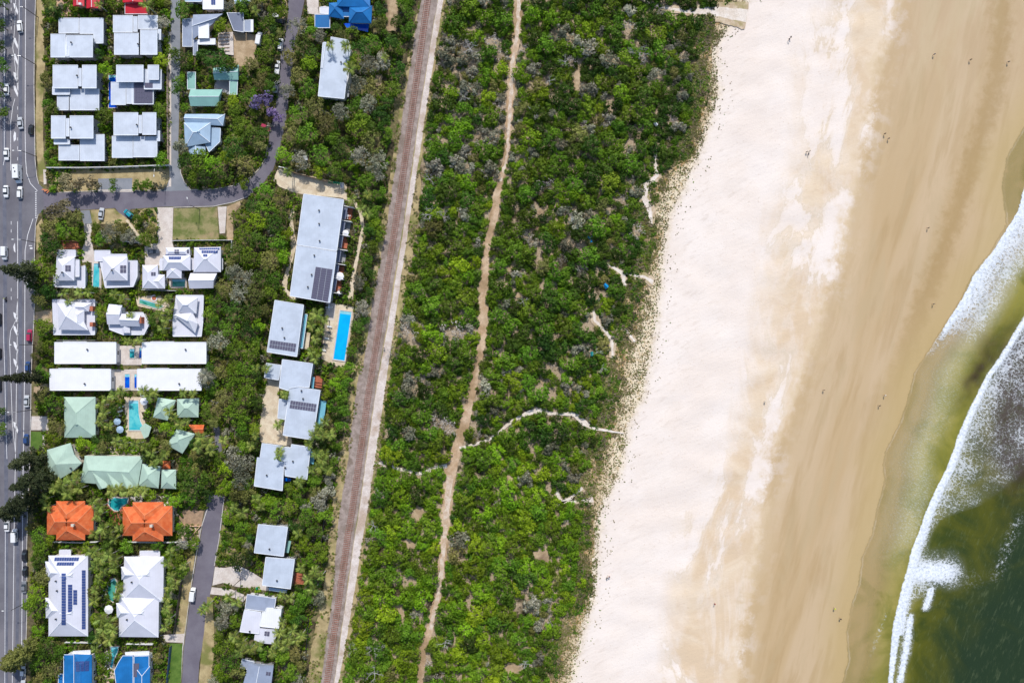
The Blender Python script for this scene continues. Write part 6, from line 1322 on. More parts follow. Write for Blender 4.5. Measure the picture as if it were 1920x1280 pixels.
for k, (x, y, s_) in enumerate([(808,402,1.5),(832,405,1.0),(1196,97,1.4),(882,92,1.3),(805,335,1.0),(1030,150,0.9),(1075,410,0.9),(1150,300,0.8),(660,1135+80,1.0),(700,1215,1.2),(715,1218,0.9),(702,1262,1.3),(835,1205,1.1),(700,985,1.0),(1120,660,0.8),(980,565,0.9),(712,925,0.9),(1060,115,1.0),(1000,210,1.1),(870,180,1.0),(730,660,1.0),(250,450,1.3),(1130,690,0.8),(1210,100,0.9),(985,1245,1.0)]):
    b = P(x, y, 3.0); o = link('dead_tree', DEAD[k % 4]); o.location = (b.x, b.y, 1.3 if x > 300 else 0); o.scale = (s_*1.25,)*3; o.rotation_euler = (0, 0, k*1.3)
    describe(o, 'bare bleached dead tree', x, y, 'dead tree', 'bleached dead trees', BUSHM if x > 640 else MARKS)
# ------------------------------------------------------------------ vehicles
def paint(name, c, rough=0.3): return plain(name, c, rough, 0.0, 0.5, var=0.02)
for n_, c_ in dict(car_white=(0.80,0.80,0.80), car_silver=(0.50,0.52,0.55), car_black=(0.02,0.02,0.025), car_grey=(0.20,0.21,0.23), car_blue=(0.03,0.07,0.20), car_red=(0.42,0.03,0.09), car_teal=(0.01,0.27,0.34), car_maroon=(0.30,0.02,0.03)).items(): paint(n_, c_)
plain('headlight', (0.85,0.85,0.80), 0.15); plain('tail_light', (0.5,0.02,0.02), 0.3)
def loft(m, secs, mi=0):
    """secs: list of (x, [(y,z)...]) cross sections with equal counts, closed"""
    n = len(secs[0][1]); v = []
    for x, ring in secs: v += [(x, y, z) for y, z in ring]
    f = []
    for i in range(len(secs)-1):
        for k in range(n): f.append((i*n+k, (i+1)*n+k, (i+1)*n+(k+1)%n, i*n+(k+1)%n))
    f.append(tuple(range(n))); f.append(tuple((len(secs)-1)*n+k for k in range(n-1, -1, -1)))
    m.add(v, f, mi)
def ring_(w, z0, z1, r=0.12): return [(-w+0.05, z0), (-w, z0+0.15), (-w, z1-r), (-w+r, z1), (w-r, z1), (w, z1-r), (w, z0+0.15), (w-0.05, z0)]
_cm = {}
def car_parts(kind):
    if kind in _cm: return _cm[kind]
    L = {'sedan': 4.5, 'wagon': 4.6, 'van': 4.9, 'ute': 5.1, 'camper': 6.6, 'hatch': 3.9}[kind]; a = L/2; P_ = {}
    b = MB(); W = 0.9 if kind != 'camper' else 1.1
    if kind in ('van', 'camper'):
        H = 1.9 if kind == 'van' else 2.8; hz = 1.0
        loft(b, [(-a, ring_(W*0.96, 0.3, H-0.1)), (-a+0.15, ring_(W, 0.25, H)), (a-1.5, ring_(W, 0.25, H)), (a-1.05, ring_(W, 0.25, hz+0.25)), (a-0.3, ring_(W*0.95, 0.25, hz)), (a, ring_(W*0.8, 0.35, hz-0.25))])
        g = MB(); g.add([(a-1.47, -W*0.82, H-0.10), (a-1.47, W*0.82, H-0.10), (a-0.98, W*0.88, hz+0.28), (a-0.98, -W*0.88, hz+0.28)], [(0,3,2,1)])
        for s in (-1, 1): g.box((a-1.9, s*W, H*0.66), (0.9, 0.02, 0.45)); g.box((-0.1, s*W, H*0.68), (1.4, 0.02, 0.4))
        roofz = H
        if kind == 'camper': g.box((-0.6, 0.1, H+0.03), (0.5, 0.5, 0.08)); g.box((-1.9, -0.3, H+0.03), (0.4, 0.4, 0.08))
    else:
        hz = 0.86
        loft(b, [(-a, ring_(W*0.82, 0.35, hz-0.12)), (-a+0.25, ring_(W*0.97, 0.22, hz)), (-a*0.4, ring_(W, 0.2, hz+0.03)), (a*0.4, ring_(W, 0.2, hz)), (a-0.35, ring_(W*0.95, 0.22, hz-0.1)), (a, ring_(W*0.78, 0.32, hz-0.25))])
        c0, c1, c2, c3 = {'sedan': (-1.55,-0.95,0.45,1.15), 'wagon': (-2.15,-1.85,0.45,1.15), 'hatch': (-1.8,-1.35,0.4,1.05), 'ute': (-0.45,-0.15,0.85,1.45)}[kind]
        t = 1.42 if kind != 'ute' else 1.6
        loft(b, [(c1, [(-0.66,hz),(-0.64,t-0.05),(-0.55,t),(0.55,t),(0.64,t-0.05),(0.66,hz)]), (c2, [(-0.66,hz),(-0.64,t-0.05),(-0.55,t),(0.55,t),(0.64,t-0.05),(0.66,hz)])])
        g = MB(); loft(g, [(c0, [(-0.78,hz-0.02),(-0.74,hz+0.03),(0.74,hz+0.03),(0.78,hz-0.02)]), (c1-0.02, [(-0.76,hz-0.02),(-0.60,t-0.03),(0.60,t-0.03),(0.76,hz-0.02)]), (c2+0.02, [(-0.76,hz-0.02),(-0.60,t-0.03),(0.60,t-0.03),(0.76,hz-0.02)]), (c3, [(-0.78,hz-0.02),(-0.74,hz+0.02),(0.74,hz+0.02),(0.78,hz-0.02)])])
    P_['body'] = b.mesh('body', M['car_white'], False); P_['window'] = g.mesh('window', M['glass'])
    if kind == 'ute':
        q = MB(); q.box((-1.5, 0, hz+0.06), (1.9, 1.5, 0.06)); P_['tray'] = q.mesh('tray', M['white_paint'])
    w = MB(); w.tube([(0,-0.11,0),(0,0.11,0)], [0.33,0.33], 12); P_['wheel'] = w.mesh('wheel', M['rubber'])
    l = MB(); l.box((0,0,0), (0.10, 0.32, 0.14)); P_['headlight'] = l.mesh('headlight', M['headlight']); l = MB(); l.box((0,0,0), (0.08, 0.3, 0.16)); P_['tail_light'] = l.mesh('tail_light', M['tail_light'])
    _cm[kind] = (L, W, P_, hz); return _cm[kind]
_pm = {}
def car(px, py, ang, kind, paint_, label, group='cars on the main road', cat='car', z=None):
    """ang: degrees, 0 = nose to the right of the photo, 90 = nose up"""
    L, W, P_, hz = car_parts(kind); b = P(px, py, 0.7); zz = 0.022 if z is None else z
    t = empty({'ute': 'utility_truck', 'van': 'van', 'camper': 'camper_van'}.get(kind, 'parked_car' if 'park' in group or 'park' in label else 'car'), Vector((b.x, b.y, zz)), math.radians(ang)); tag(t, label, cat, group)
    key = (kind, paint_)
    if key not in _pm: _pm[key] = P_['body'].copy(); _pm[key].materials[0] = M[paint_]
    link('body', _pm[key], t); link('window', P_['window'], t)
    if 'tray' in P_: link('tray', P_['tray'], t)
    for sx in (-1, 1):
        for sy in (-1, 1): w = link('wheel', P_['wheel'], t); w.location = (sx*L*0.31, sy*(W-0.1), 0.33)
    for sy in (-1, 1):
        l = link('headlight', P_['headlight'], t); l.location = (L/2-0.08, sy*W*0.6, hz-0.3); l = link('tail_light', P_['tail_light'], t); l.location = (-L/2+0.03, sy*W*0.6, hz-0.22)
    return t
R_ = 'cars driving on the main road'; K_ = 'cars parked at the kerb of the main road'; G_ = 'cars parked in the side streets'
car(37,50,96,'wagon','car_white','white wagon on the main road, topmost moving car',R_); car(12,168,91,'sedan','car_white','white car far left, above the row of townhouses corner',R_)
car(38,231,98,'sedan','car_silver','silver car heading up past the townhouses',R_); car(58,243,88,'hatch','car_black','black car hugging the right kerb near the corner',R_)
car(12,289,270,'sedan','car_white','white car left of the camper van, upper of two',R_); car(35,327,272,'camper','car_white','boxy white camper van just above the side street',R_,'camper van')
car(11,359,270,'sedan','car_white','white car left of the camper van, lower of two',R_); car(37,361,90,'wagon','car_white','white car close behind the camper van',R_)
car(9,475,270,'van','car_white','white van above the leaning dark pine',R_,'van'); car(55,527,90,'hatch','car_white','white car half under the verge trees',K_); car(55,629,88,'wagon','car_red','dark red car parked beside a hedge',K_)
car(52,687,90,'hatch','car_blue','dark blue car parked in the shade of the narrow pine',K_); car(50,752,90,'sedan','car_silver','pale silver car parked below the white flats',K_); car(49,823,90,'hatch','car_blue','blue car parked beside the small front lawn',K_)
car(13,985,90,'sedan','car_white','white car just below the dark pine cluster',R_); car(28,1003,90,'van','car_white','white van following beside the white car',R_,'van')
car(46,1041,90,'sedan','car_black','black car parked, topmost of three in a row',K_); car(47,1070,90,'hatch','car_black','black car parked, middle of three in a row',K_); car(45,1100,90,'sedan','car_grey','dark grey car parked, lowest of three in a row',K_)
car(44,1229,90,'sedan','car_black','black car parked under the olive pine',K_); car(43,1258,90,'hatch','car_white','white car parked near the bottom edge',K_); car(43,1286,90,'sedan','car_silver','silver car cut off by the bottom edge',K_)
car(-3,598,90,'sedan','car_black','dark car on the far side, upper left edge',K_); car(-3,662,90,'hatch','car_black','dark car at the left edge above the narrow pine',K_); car(-3,722,90,'sedan','car_black','dark car at the left edge below the narrow pine',K_)
car(190,401,83,'sedan','car_silver','silver blue car parked on the dry grass verge',G_,z=0.1); car(241,401,140,'hatch','car_teal','bright teal car parked askew by the footpath',G_,z=0.1)
car(287,472,2,'sedan','car_grey','grey car with pale roof on the concrete forecourt',G_,z=0.15); car(362,1113,84,'van','car_white','white van parked on the lower street kerb',G_,'van',z=0.1)
car(526,84,84,'wagon','car_white','white car parked on the upper street, topmost of three',G_,z=0.05); car(520,127,84,'ute','car_white','white utility truck parked on the upper street',G_,'truck',z=0.05); car(517,163,82,'sedan','car_silver','silver car parked on the upper street, lowest of three',G_,z=0.05)
car(523,41,2,'wagon','car_black','black car parked across the dry grass by the upper street',G_,z=0.15); car(497,239,-30,'hatch','car_red','red car under the jacaranda beside the street',G_,z=0.05)
car(486,73,80,'van','car_white','white van half hidden beside the grey sheds',G_,'van',z=0.1)
# box trailer by the black car
b = P(517, 30, 0.4); t = empty('box_trailer', Vector((b.x, b.y, 0.1))); tag(t, 'small pale box trailer above the black parked car', 'trailer')
m = MB(); m.box((0,0,0.55), (2.2,1.4,0.5)); m.build('tray', M['white_paint'], t, local=True); m = MB(); m.tube([(1.1,0,0.4),(2.2,0,0.4)], [0.05,0.05], 6); m.build('drawbar', M['steel'], t, local=True)
for s in (-0.78, 0.78): w = link('wheel', car_parts('sedan')[2]['wheel'], t); w.location = (0, s, 0.33)

# ------------------------------------------------------------------ people on the beach and elsewhere
plain('skin', (0.42,0.24,0.16), 0.6, var=0.03); plain('hair', (0.03,0.02,0.015), 0.8)
for n_, c_ in dict(cloth_dark=(0.02,0.02,0.03), cloth_white=(0.75,0.75,0.73), cloth_blue=(0.03,0.08,0.25), cloth_red=(0.45,0.03,0.03), cloth_yellow=(0.62,0.75,0.02), cloth_grey=(0.12,0.12,0.13)).items(): plain(n_, c_, 0.85, var=0.05)
def person_base(pose):
    st = 0.30 if pose == 'walk' else 0.06
    V = [(0,0,0.98),(0,0,1.18),(0,0,1.40),(0,0,1.50),(0,0.02,1.58),(0,0.03,1.70),   # pelvis, waist, chest, neck, head, crown
         (-0.10,0,0.92),(-0.12,st*0.5,0.50),(-0.12,st,0.08),(-0.12,st+0.13,0.04),(0.10,0,0.92),(0.12,-st*0.25,0.50),(0.12,-st,0.08),(0.12,-st+0.13,0.04),
         (-0.19,0,1.40),(-0.25,-st*0.4,1.14),(-0.26,-st*0.4+0.12,0.90),(-0.26,-st*0.4+0.16,0.82),(0.19,0,1.40),(0.25,st*0.5,1.14),(0.26,st*0.5+0.12,0.90),(0.26,st*0.5+0.16,0.82)]
    E = [(0,1),(1,2),(2,3),(3,4),(4,5),(0,6),(6,7),(7,8),(8,9),(0,10),(10,11),(11,12),(12,13),(2,14),(14,15),(15,16),(16,17),(2,18),(18,19),(19,20),(20,21)]
    Rr = [0.15,0.125,0.15,0.055,0.10,0.085, 0.09,0.062,0.045,0.035,0.09,0.062,0.045,0.035, 0.06,0.045,0.033,0.03,0.06,0.045,0.033,0.03]
    me = bpy.data.meshes.new('body'); me.from_pydata(V, E, []); o = bpy.data.objects.new('tmp', me); COL.objects.link(o)
    sk = o.modifiers.new('skin', 'SKIN'); su = o.modifiers.new('sub', 'SUBSURF'); su.levels = 1; su.render_levels = 1
    for v, r_ in zip(me.skin_vertices[0].data, Rr): v.radius = (r_, r_*0.85)
    me.skin_vertices[0].data[0].use_root = True
    bpy.context.view_layer.update(); ev = o.evaluated_get(bpy.context.evaluated_depsgraph_get()); out = bpy.data.meshes.new_from_object(ev); bpy.data.objects.remove(o)
    out.name = 'body'; out.materials.clear(); out.materials.append(M['skin']); return out
def shell(me, keep, mat, off, name):
    vn = [v.normal.copy() for v in me.vertices]; used = {}; V = []; F = []
    for p in me.polygons:
        if keep(p.center):
            f = []
            for i in p.vertices:
                if i not in used: used[i] = len(V); V.append(me.vertices[i].co+vn[i]*off)
                f.append(used[i])
            F.append(f)
    return mesh(name, V, F, mat)
BODY = {k: person_base(k) for k in ('walk', 'stand')}; _cl = {}
def person(px, py, ang, pose, top, bot, label, group='people scattered on the beach', z=None):
    if z is None:
        dw_ = float(px-WET(py)); z = 0.02-0.75*float(sst(px-DUNE(py), 20, 420))-0.35*float(sst(dw_, -20, 40))-0.9*float(sst(px-SWASH(py), -220, 420))
        if px < DUNE(py): z = 0.15
    b = P(px, py, z); t = empty('person', b, math.radians(ang)); tag(t, label, 'person', group); bm_ = BODY[pose]; link('body', bm_, t)
    for nm, mt, kp, off in (('shirt', top, lambda c: 1.0 < c.z < 1.46 and abs(c.x) < 0.27 or (1.15 < c.z < 1.46), 0.018), ('shorts', bot, lambda c: 0.55 < c.z <= 1.04 and abs(c.x) < 0.23, 0.02), ('hair', 'hair', lambda c: c.z > 1.60 and (c.y < 0.07 or c.z > 1.70), 0.015)):
        if (pose, nm, mt) not in _cl: _cl[(pose, nm, mt)] = shell(bm_, kp, M[mt], off, nm)
        link(nm, _cl[(pose, nm, mt)], t)
    return t
for a in [(1478,76,120,'walk','cloth_dark','cloth_dark','person walking near the top of the dry sand, left one'),(1481,72,120,'walk','cloth_dark','cloth_grey','person walking near the top of the dry sand, right one'),
 (1817,114,-20,'walk','cloth_dark','cloth_dark','person in dark clothes walking on the wet sand near the top'),(1888,118,-20,'walk','cloth_grey','cloth_dark','person nearest the top right corner of the wet sand'),(1749,104,0,'stand','cloth_blue','cloth_dark','lone person standing high on the wet sand'),
 (1657,252,160,'walk','cloth_dark','cloth_dark','upper left person of a pair at the edge of the wet sand'),(1664,261,160,'walk','cloth_dark','cloth_blue','lower right person of a pair at the edge of the wet sand'),
 (1511,286,0,'stand','cloth_dark','cloth_dark','person in a small group on the damp sand, left'),(1516,285,40,'stand','cloth_grey','cloth_dark','person in a small group on the damp sand, right'),(1514,290,80,'stand','cloth_dark','cloth_blue','person in a small group on the damp sand, lowest'),
 (1738,428,200,'walk','cloth_dark','cloth_dark','person walking in the middle of the wet sand, right of the pair'),(1748,570,200,'walk','cloth_grey','cloth_dark','person walking on the wet sand left of the first wave'),
 (1543,731,0,'stand','cloth_dark','cloth_dark','lone dark figure near the dry sand edge, mid photo'),(1657,741,30,'walk','cloth_white','cloth_dark','person in a white top near the swash line'),(1647,760,30,'walk','cloth_dark','cloth_dark','dark figure just below the person in a white top'),
 (1433,752,0,'stand','cloth_white','cloth_grey','person alone on the dry sand, mid photo'),(1138,1081,0,'stand','cloth_dark','cloth_dark','left person of a couple sitting out near the dune plants'),(1142,1079,0,'stand','cloth_dark','cloth_red','right person of a couple out near the dune plants'),
 (1339,1130,60,'stand','cloth_red','cloth_dark','person on the damp sand near the bottom'),(1563,1139,0,'walk','cloth_yellow','cloth_dark','person in a yellow top near the bottom of the wet sand'),(1574,1158,0,'walk','cloth_dark','cloth_dark','dark figure below the person in the yellow top')]: person(*a)
person(721, 652, 0, 'stand', 'cloth_grey', 'cloth_dark', 'person standing on the pale service track', None, 0.25)
# rider on a scooter
b = P(11, 561, 0.5); t = empty('motor_scooter', Vector((b.x, b.y, 0.03)), math.radians(0)); tag(t, 'dark motor scooter carrying a rider in hi-vis', 'scooter')
m = MB(); m.box((0,-0.25,0.6), (0.35,0.8,0.3)); m.box((0,0.45,0.55), (0.3,0.25,0.6)); m.build('body', M['car_black'], t, local=True); m = MB(); m.tube([(-0.35,0.5,1.0),(0.35,0.5,1.0)], [0.025,0.025], 6); m.build('handlebar', M['steel'], t, local=True)
for yy in (-0.6, 0.65): m = MB(); m.tube([(-0.06,yy,0.28),(0.06,yy,0.28)], [0.28,0.28], 12); m.build('wheel', M['rubber'], t, local=True)
person(11, 560, 0, 'stand', 'cloth_yellow', 'cloth_dark', 'rider in a yellow hi-vis vest on the main road scooter', None, 0.05)

# ------------------------------------------------------------------ fences and walls
def fence(label, pts, h, mat, post='steel', name='fence', cat='fence', th=0.12, step=2.6, z=0.0):
    W = [P(x, y, h) for x, y in pts]; t = empty(name, Vector((W[0].x, W[0].y, 0))); tag(t, label, cat); o0 = ORG[t.name]; pm = {}
    for a, b in zip(W[:-1], W[1:]):
        d = b-a; d.z = 0; L = d.length; n = max(1, round(L/step)); s = L/n; ang = math.atan2(d.y, d.x)
        key = round(s, 2)
        if key not in pm: m = MB(); m.box((0,0,h/2), (s-0.08, th, h)); pm[key] = m.mesh('panel', M[mat])
        if 'p' not in pm: m = MB(); m.box((0,0,(h+0.1)/2), (th+0.06, th+0.06, h+0.1)); pm['p'] = m.mesh('post', M[post])
        for i in range(n):
            q = a+d*((i+0.5)/n); o = link('panel', pm[key], t); o.location = (q.x-o0.x, q.y-o0.y, z); o.rotation_euler = (0, 0, ang)
            q = a+d*(i/n); o = link('post', pm['p'], t); o.location = (q.x-o0.x, q.y-o0.y, z); o.rotation_euler = (0, 0, ang)
    return t
fence('cream boundary wall below the townhouses casting a dark shadow', [(87,314),(150,314),(205,313),(262,311),(318,309)], 2.0, 'white_wall', 'cream_wall', 'boundary_wall', 'wall', 0.25)
fence('white fence left of the broad driveway mouth', [(231,452),(260,455)], 1.7, 'white_paint', 'white_paint'); fence('white fence between the mown lawn and the white solar houses', [(322,451),(378,450),(434,450),(433,472)], 1.7, 'white_paint', 'white_paint')
fence('white fence above the slanting green pool', [(266,543),(330,545)], 1.8, 'white_paint', 'white_paint'); fence('pale wall between the white villa and the top white flats', [(106,638),(178,638)], 1.6, 'grey_wall', 'steel', 'boundary_wall', 'wall', 0.15)
fence('white wall below the left orange roof', [(98,1016),(150,1017),(182,1016)], 1.8, 'white_wall', 'white_wall', 'boundary_wall', 'wall', 0.2); fence('white wall below the right orange roof', [(238,1016),(300,1017),(345,1016)], 1.8, 'white_wall', 'white_wall', 'boundary_wall', 'wall', 0.2)
fence('white wall above the left blue roof', [(122,1204),(182,1205)], 1.6, 'white_wall', 'white_wall', 'boundary_wall', 'wall', 0.2); fence('white wall above the right blue roof', [(237,1207),(286,1208)], 1.6, 'white_wall', 'white_wall', 'boundary_wall', 'wall', 0.2)
fence('tall black fence left of the lower street verge', [(341,1070),(334,1120),(325,1188)], 2.0, 'dark_metal', 'dark_metal'); fence('dark green fence left of the bottom lawn strip', [(318,1213),(315,1245),(311,1284)], 1.8, 'car_blue', 'dark_metal')
fence('thin dark fence along the railway below the sandy courtyard', [(612,930),(606,985),(600,1040)], 1.5, 'dark_metal', 'bark'); fence('dark fence at the railway side near the bottom', [(578,1160),(573,1225)], 1.5, 'dark_metal', 'bark')
fence('low pink garden wall beside the right orange roof', [(334,984),(358,986),(375,986)], 0.9, 'render_wall', 'render_wall', 'garden_wall', 'wall', 0.25); fence('slanting pink garden wall beside the lower street', [(375,986),(356,1008),(372,1014)], 0.9, 'render_wall', 'render_wall', 'garden_wall', 'wall', 0.25)
fence('grey fence between the townhouses and the lane', [(313,120),(313,200),(314,300)], 1.6, 'pale_timber', 'bark')
fence('dark timber fence behind the apartment forecourt', [(530,316),(560,326),(600,336),(625,342)], 1.8, 'timber', 'bark')
fence('black fence round the pool terrace', [(610,566),(606,620),(601,670)], 1.2, 'dark_metal', 'dark_metal', th=0.05)
# ------------------------------------------------------------------ street lamps and poles
def pole(px, py, h, label, arm=(0.5, 0.87), wires=None):
    b = P(px, py, 0); t = empty('street_lamp', b); tag(t, label, 'street lamp', 'street lamps and power poles'); m = MB(); m.tube([(0,0,0),(0,0,h)], [0.15,0.09], 8); m.build('pole', M['dark_metal'], t, local=True)
    m = MB(); m.tube([(0,0,h-0.1),(arm[0]*1.0,arm[1]*1.0,h+0.3),(arm[0]*2.4,arm[1]*2.4,h+0.45)], [0.06,0.05,0.04], 6); m.build('arm', M['steel'], t, local=True)
    m = MB(); m.box((arm[0]*2.7,arm[1]*2.7,h+0.42), (0.7,0.3,0.14), rz=math.atan2(arm[1], arm[0])); m.build('lamp_head', M['lamp_glass'], t, local=True)
pole(312,327,8.5,'tall lamp at the foot of the narrow lane',(0.0,-1)); pole(375,393,8.0,'lamp standing on the mown lawn block',(-0.3,0.95)); pole(553,327,8.5,'dark pole on the apartment forecourt',(-1,0.2))
for x, y, l in ((72,33,'lamp beside the main road, topmost'),(68,122,'lamp beside the main road opposite the middle townhouses'),(69,294,'lamp beside the main road above the corner'),(68,455,'lamp beside the main road above the leaning pine'),(64,646,'lamp beside the main road next to the red car'),(60,768,'lamp beside the main road above the front lawn driveway'),(50,1128,'lamp beside the main road near the round green tree')): pole(x, y, 8.0, l, (-1, 0.0))
for x, y, hh, l in ((452,1085,7.5,'bare dark pole casting a shadow on the double driveway'),(348,1020,7.0,'dark pole beside the pink garden walls')):
    b = P(x, y, 0); o = link('power_pole', None) if False else None; m = MB(); m.tube([(b.x,b.y,0),(b.x,b.y,hh)], [0.16,0.1], 8); m.box((b.x,b.y,hh-0.4), (1.8,0.1,0.12)); o = m.build('power_pole', M['bark']); tag(o, l, 'power pole', 'street lamps and power poles')
# ------------------------------------------------------------------ garden and pool furniture
def umbrella(px, py, r_, mat, label, h=2.5):
    b = P(px, py, h); t = empty('sun_umbrella', Vector((b.x, b.y, 0.2))); tag(t, label, 'umbrella', 'sun umbrellas'); m = MB(); n = 8
    m.add([(0,0,h+0.35)]+[(math.cos(a*math.pi/4)*r_, math.sin(a*math.pi/4)*r_, h-0.1) for a in range(n)]+[(math.cos(a*math.pi/4)*r_, math.sin(a*math.pi/4)*r_, h-0.25) for a in range(n)], [(0,1+i,1+(i+1)%n) for i in range(n)]+[(1+i,9+i,9+(i+1)%n,1+(i+1)%n) for i in range(n)])
    m.build('canopy', M[mat], t, local=True); m = MB(); m.tube([(0,0,0),(0,0,h+0.3)], [0.03,0.03], 6); m.build('pole', M['steel'], t, local=True)
umbrella(220,790,1.35,'roof_skyblue','pale blue umbrella left of the resort pool, upper'); umbrella(225,805,1.4,'roof_skyblue','pale blue umbrella left of the resort pool, lower'); umbrella(270,752,1.5,'roof_white','white umbrella right of the resort pool, lower'); umbrella(268,737,1.3,'roof_white','white umbrella above the resort pool paving')
umbrella(637,518,1.6,'roof_white','white umbrella on a terracotta terrace of the apartments'); umbrella(204,1142,1.7,'roof_white','white umbrella below the long green pool'); umbrella(648,437,1.2,'roof_white','white umbrella on a grey apartment terrace')
def lounger(px, py, ang, label, mat='cloth_white', grp='pool loungers', z=0.25):
    b = P(px, py, z); t = empty('sun_lounger', b, math.radians(ang)); tag(t, label, 'sun lounger', grp)
    m = MB(); m.box((0,0,0.3), (1.25,0.62,0.08)); m.build('seat', M[mat], t, local=True); m = MB(); m.add([(-0.62,-0.3,0.3),(-0.62,0.3,0.3),(-1.2,0.3,0.62),(-1.2,-0.3,0.62),(-0.62,-0.3,0.24),(-0.62,0.3,0.24),(-1.2,0.3,0.56),(-1.2,-0.3,0.56)], [(0,1,2,3),(7,6,5,4),(0,3,7,4),(1,5,6,2),(3,2,6,7)]); m.build('backrest', M[mat], t, local=True)
    for sx in (-0.55, 0.55):
        for sy in (-0.26, 0.26): m = MB(); m.box((sx, sy, 0.13), (0.05,0.05,0.26)); m.build('leg', M['steel'], t, local=True)
LP = [(617,612),(615,622),(612,634),(609,645),(606,656)]
for i, (x, y) in enumerate(LP): lounger(x, y, 170, f"{['first','second','third','fourth','fifth'][i]} lounger down the left side of the long pool terrace", 'cloth_grey' if i % 2 else 'cloth_white')
for i in range(4): lounger(195.5, 1096+i*9, 200, f"{['first','second','third','fourth'][i]} lounger down the timber deck of the green pool")
for i in range(4): lounger(203-i*1.0, 1222+i*9, 150, f"{['first','second','third','fourth'][i]} lounger down the deck beside the bright aqua pool")
for i, (x, y) in enumerate(((228,770),(226,778),(230,762))): lounger(x, y, 20, ('middle','lowest','topmost')[i]+' lounger left of the resort pool')
def table_set(px, py, label, z=0.25):
    b = P(px, py, z); t = empty('outdoor_table', b); tag(t, label, 'table', 'outdoor tables'); m = MB(); m.tube([(0,0,0.70),(0,0,0.75)], [0.55,0.55], 12); m.build('tabletop', M['white_paint'], t, local=True); m = MB(); m.tube([(0,0,0),(0,0,0.7)], [0.05,0.05], 6); m.build('leg', M['steel'], t, local=True)
def chair(px, py, ang, label, z=0.25, mat='white_paint'):
    b = P(px, py, z); t = empty('outdoor_chair', b, math.radians(ang)); tag(t, label, 'chair', 'outdoor chairs'); m = MB(); m.box((0,0,0.45),(0.45,0.45,0.05)); m.build('seat', M[mat], t, local=True); m = MB(); m.box((-0.21,0,0.70),(0.04,0.45,0.45)); m.build('backrest', M[mat], t, local=True)
    for sx in (-0.19,0.19):
        for sy in (-0.19,0.19): m = MB(); m.box((sx,sy,0.21),(0.04,0.04,0.42)); m.build('leg', M['steel'], t, local=True)
for x, y, w in ((636,548,'lowest terracotta terrace'),(652,405,'topmost terracotta terrace'),(618,576,'top corner of the pool terrace')):
    table_set(x, y, f'round table on the {w}')
    for k, nm in ((0,'right'),(90,'upper'),(180,'left'),(270,'lower')): chair(x+5*math.cos(math.radians(k)), y-5*math.sin(math.radians(k)), k+180, f'{nm} chair at the table on the {w}')
# wheelie bins beside the forecourt
def bin_(px, py, label, lid='bin_green'):
    b = P(px, py, 0.3); t = empty('wheelie_bin', b); tag(t, label, 'bin', 'wheelie bins'); m = MB(); m.box((0,0,0.5),(0.5,0.62,0.9),taper=1.12); m.build('body', M['bin_green'], t, local=True); m = MB(); m.box((0,0,1.0),(0.62,0.78,0.1)); m.build('lid', M[lid], t, local=True)
    for s in (-0.25,0.25): m = MB(); m.tube([(s-0.04,0.36,0.12),(s+0.04,0.36,0.12)],[0.12,0.12],8); m.build('wheel', M['rubber'], t, local=True)
plain('bin_green', (0.0,0.22,0.10), 0.5); plain('bin_yellow', (0.55,0.50,0.02), 0.5); plain('tarp_blue', (0.0,0.24,0.55), 0.6); plain('tarp_white', (0.75,0.76,0.80), 0.6); plain('tarp_teal', (0.02,0.30,0.30), 0.6)
for i in range(6): bin_(618+i*4.2, 342+i*0.5, f"{['leftmost','second','third','fourth','fifth','rightmost'][i]} green bin in the row above the apartments")
bin_(484,821,'green bin beside the sandy courtyard'); bin_(483,1101,'green bin on the double driveway edge'); bin_(478,818,'yellow lidded bin beside the sandy courtyard','bin_yellow')
o = h.root if False else None
b = P(643,349,0.3); t = empty('skip_bin', b); tag(t, 'white utility box at the right end of the bin row', 'utility box'); m = MB(); m.box((0,0,0.7),(1.1,2.0,1.4)); m.build('body', M['white_paint'], t, local=True); m = MB(); m.box((0,0,1.43),(1.2,2.1,0.08)); m.build('lid', M['steel'], t, local=True)
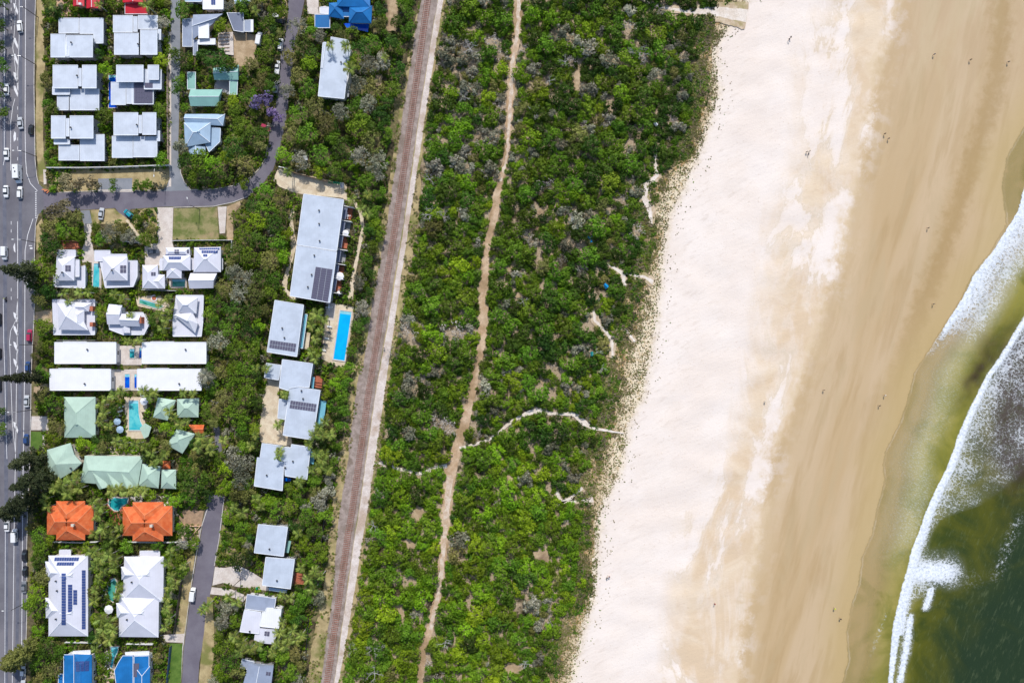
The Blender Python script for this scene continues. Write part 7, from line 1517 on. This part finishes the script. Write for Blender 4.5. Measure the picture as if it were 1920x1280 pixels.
# camps hidden in the bush
def tent(px, py, w, l, mat, label, ang=0.2):
    b = P(px, py, 1.4); t = empty('tarp_tent', Vector((b.x, b.y, 0.4)), ang); tag(t, label, 'tent', 'makeshift tents in the bush'); m = MB(); z = 1.5
    m.add([(-w,-l,0.7),(w,-l,0.7),(w,l,0.7),(-w,l,0.7),(0,-l,z),(0,l,z)], [(0,4,5,3),(4,1,2,5)]); m.add([(-w,-l,0.65),(w,-l,0.65),(w,l,0.65),(-w,l,0.65),(0,-l,z-0.05),(0,l,z-0.05)], [(3,5,4,0),(5,2,1,4)]); m.build('tarp', M[mat], t, local=True)
    for sx in (-w,w):
        for sy in (-l,l): m = MB(); m.tube([(sx,sy,0),(sx,sy,0.7)],[0.03,0.03],5); m.build('pole', M['steel'], t, local=True)
tent(1107,448,0.9,1.3,'tarp_blue','bright blue tarp tent in the middle of the bush'); tent(1136,536,0.8,0.9,'tarp_blue','small blue tent near the dune edge',0.8); tent(1110,663,0.6,0.8,'tarp_teal','small teal tent above the beach footpath'); tent(1074,411,0.6,0.9,'tarp_white','white sheet shelter in a bush clearing'); tent(1230,232,0.6,0.9,'tarp_white','white sheet on the bushes near the top dune',0.6); tent(572,296,0.7,0.9,'tarp_white','pale shelter among the gum trees')
# orange barriers at the street corner
for i, (x, y) in enumerate(((84,356),(88,358),(92,360))):
    b = P(x, y, 0.4); t = empty('road_barrier', Vector((b.x,b.y,0.05)), 0.4*i); tag(t, f"{['left','middle','right'][i]} orange road barrier at the side street corner", 'barrier', 'orange barriers'); m = MB(); m.box((0,0,0.75),(1.5,0.3,0.35)); m.build('board', M['ridge_tile'], t, local=True)
    for s in (-0.6,0.6): m = MB(); m.box((s,0,0.3),(0.1,0.5,0.6)); m.build('leg', M['white_paint'], t, local=True)
o = sheet('shade_sail_temp', [[(262,802),(272,793),(284,800),(278,818),(270,822)]], 'roof_mint', 'pale green shade sail beside the resort pool', block=False, z=2.4); o.name = 'shade_sail'; tag(o, None, 'shade sail', kind='thing')
settle_labels()
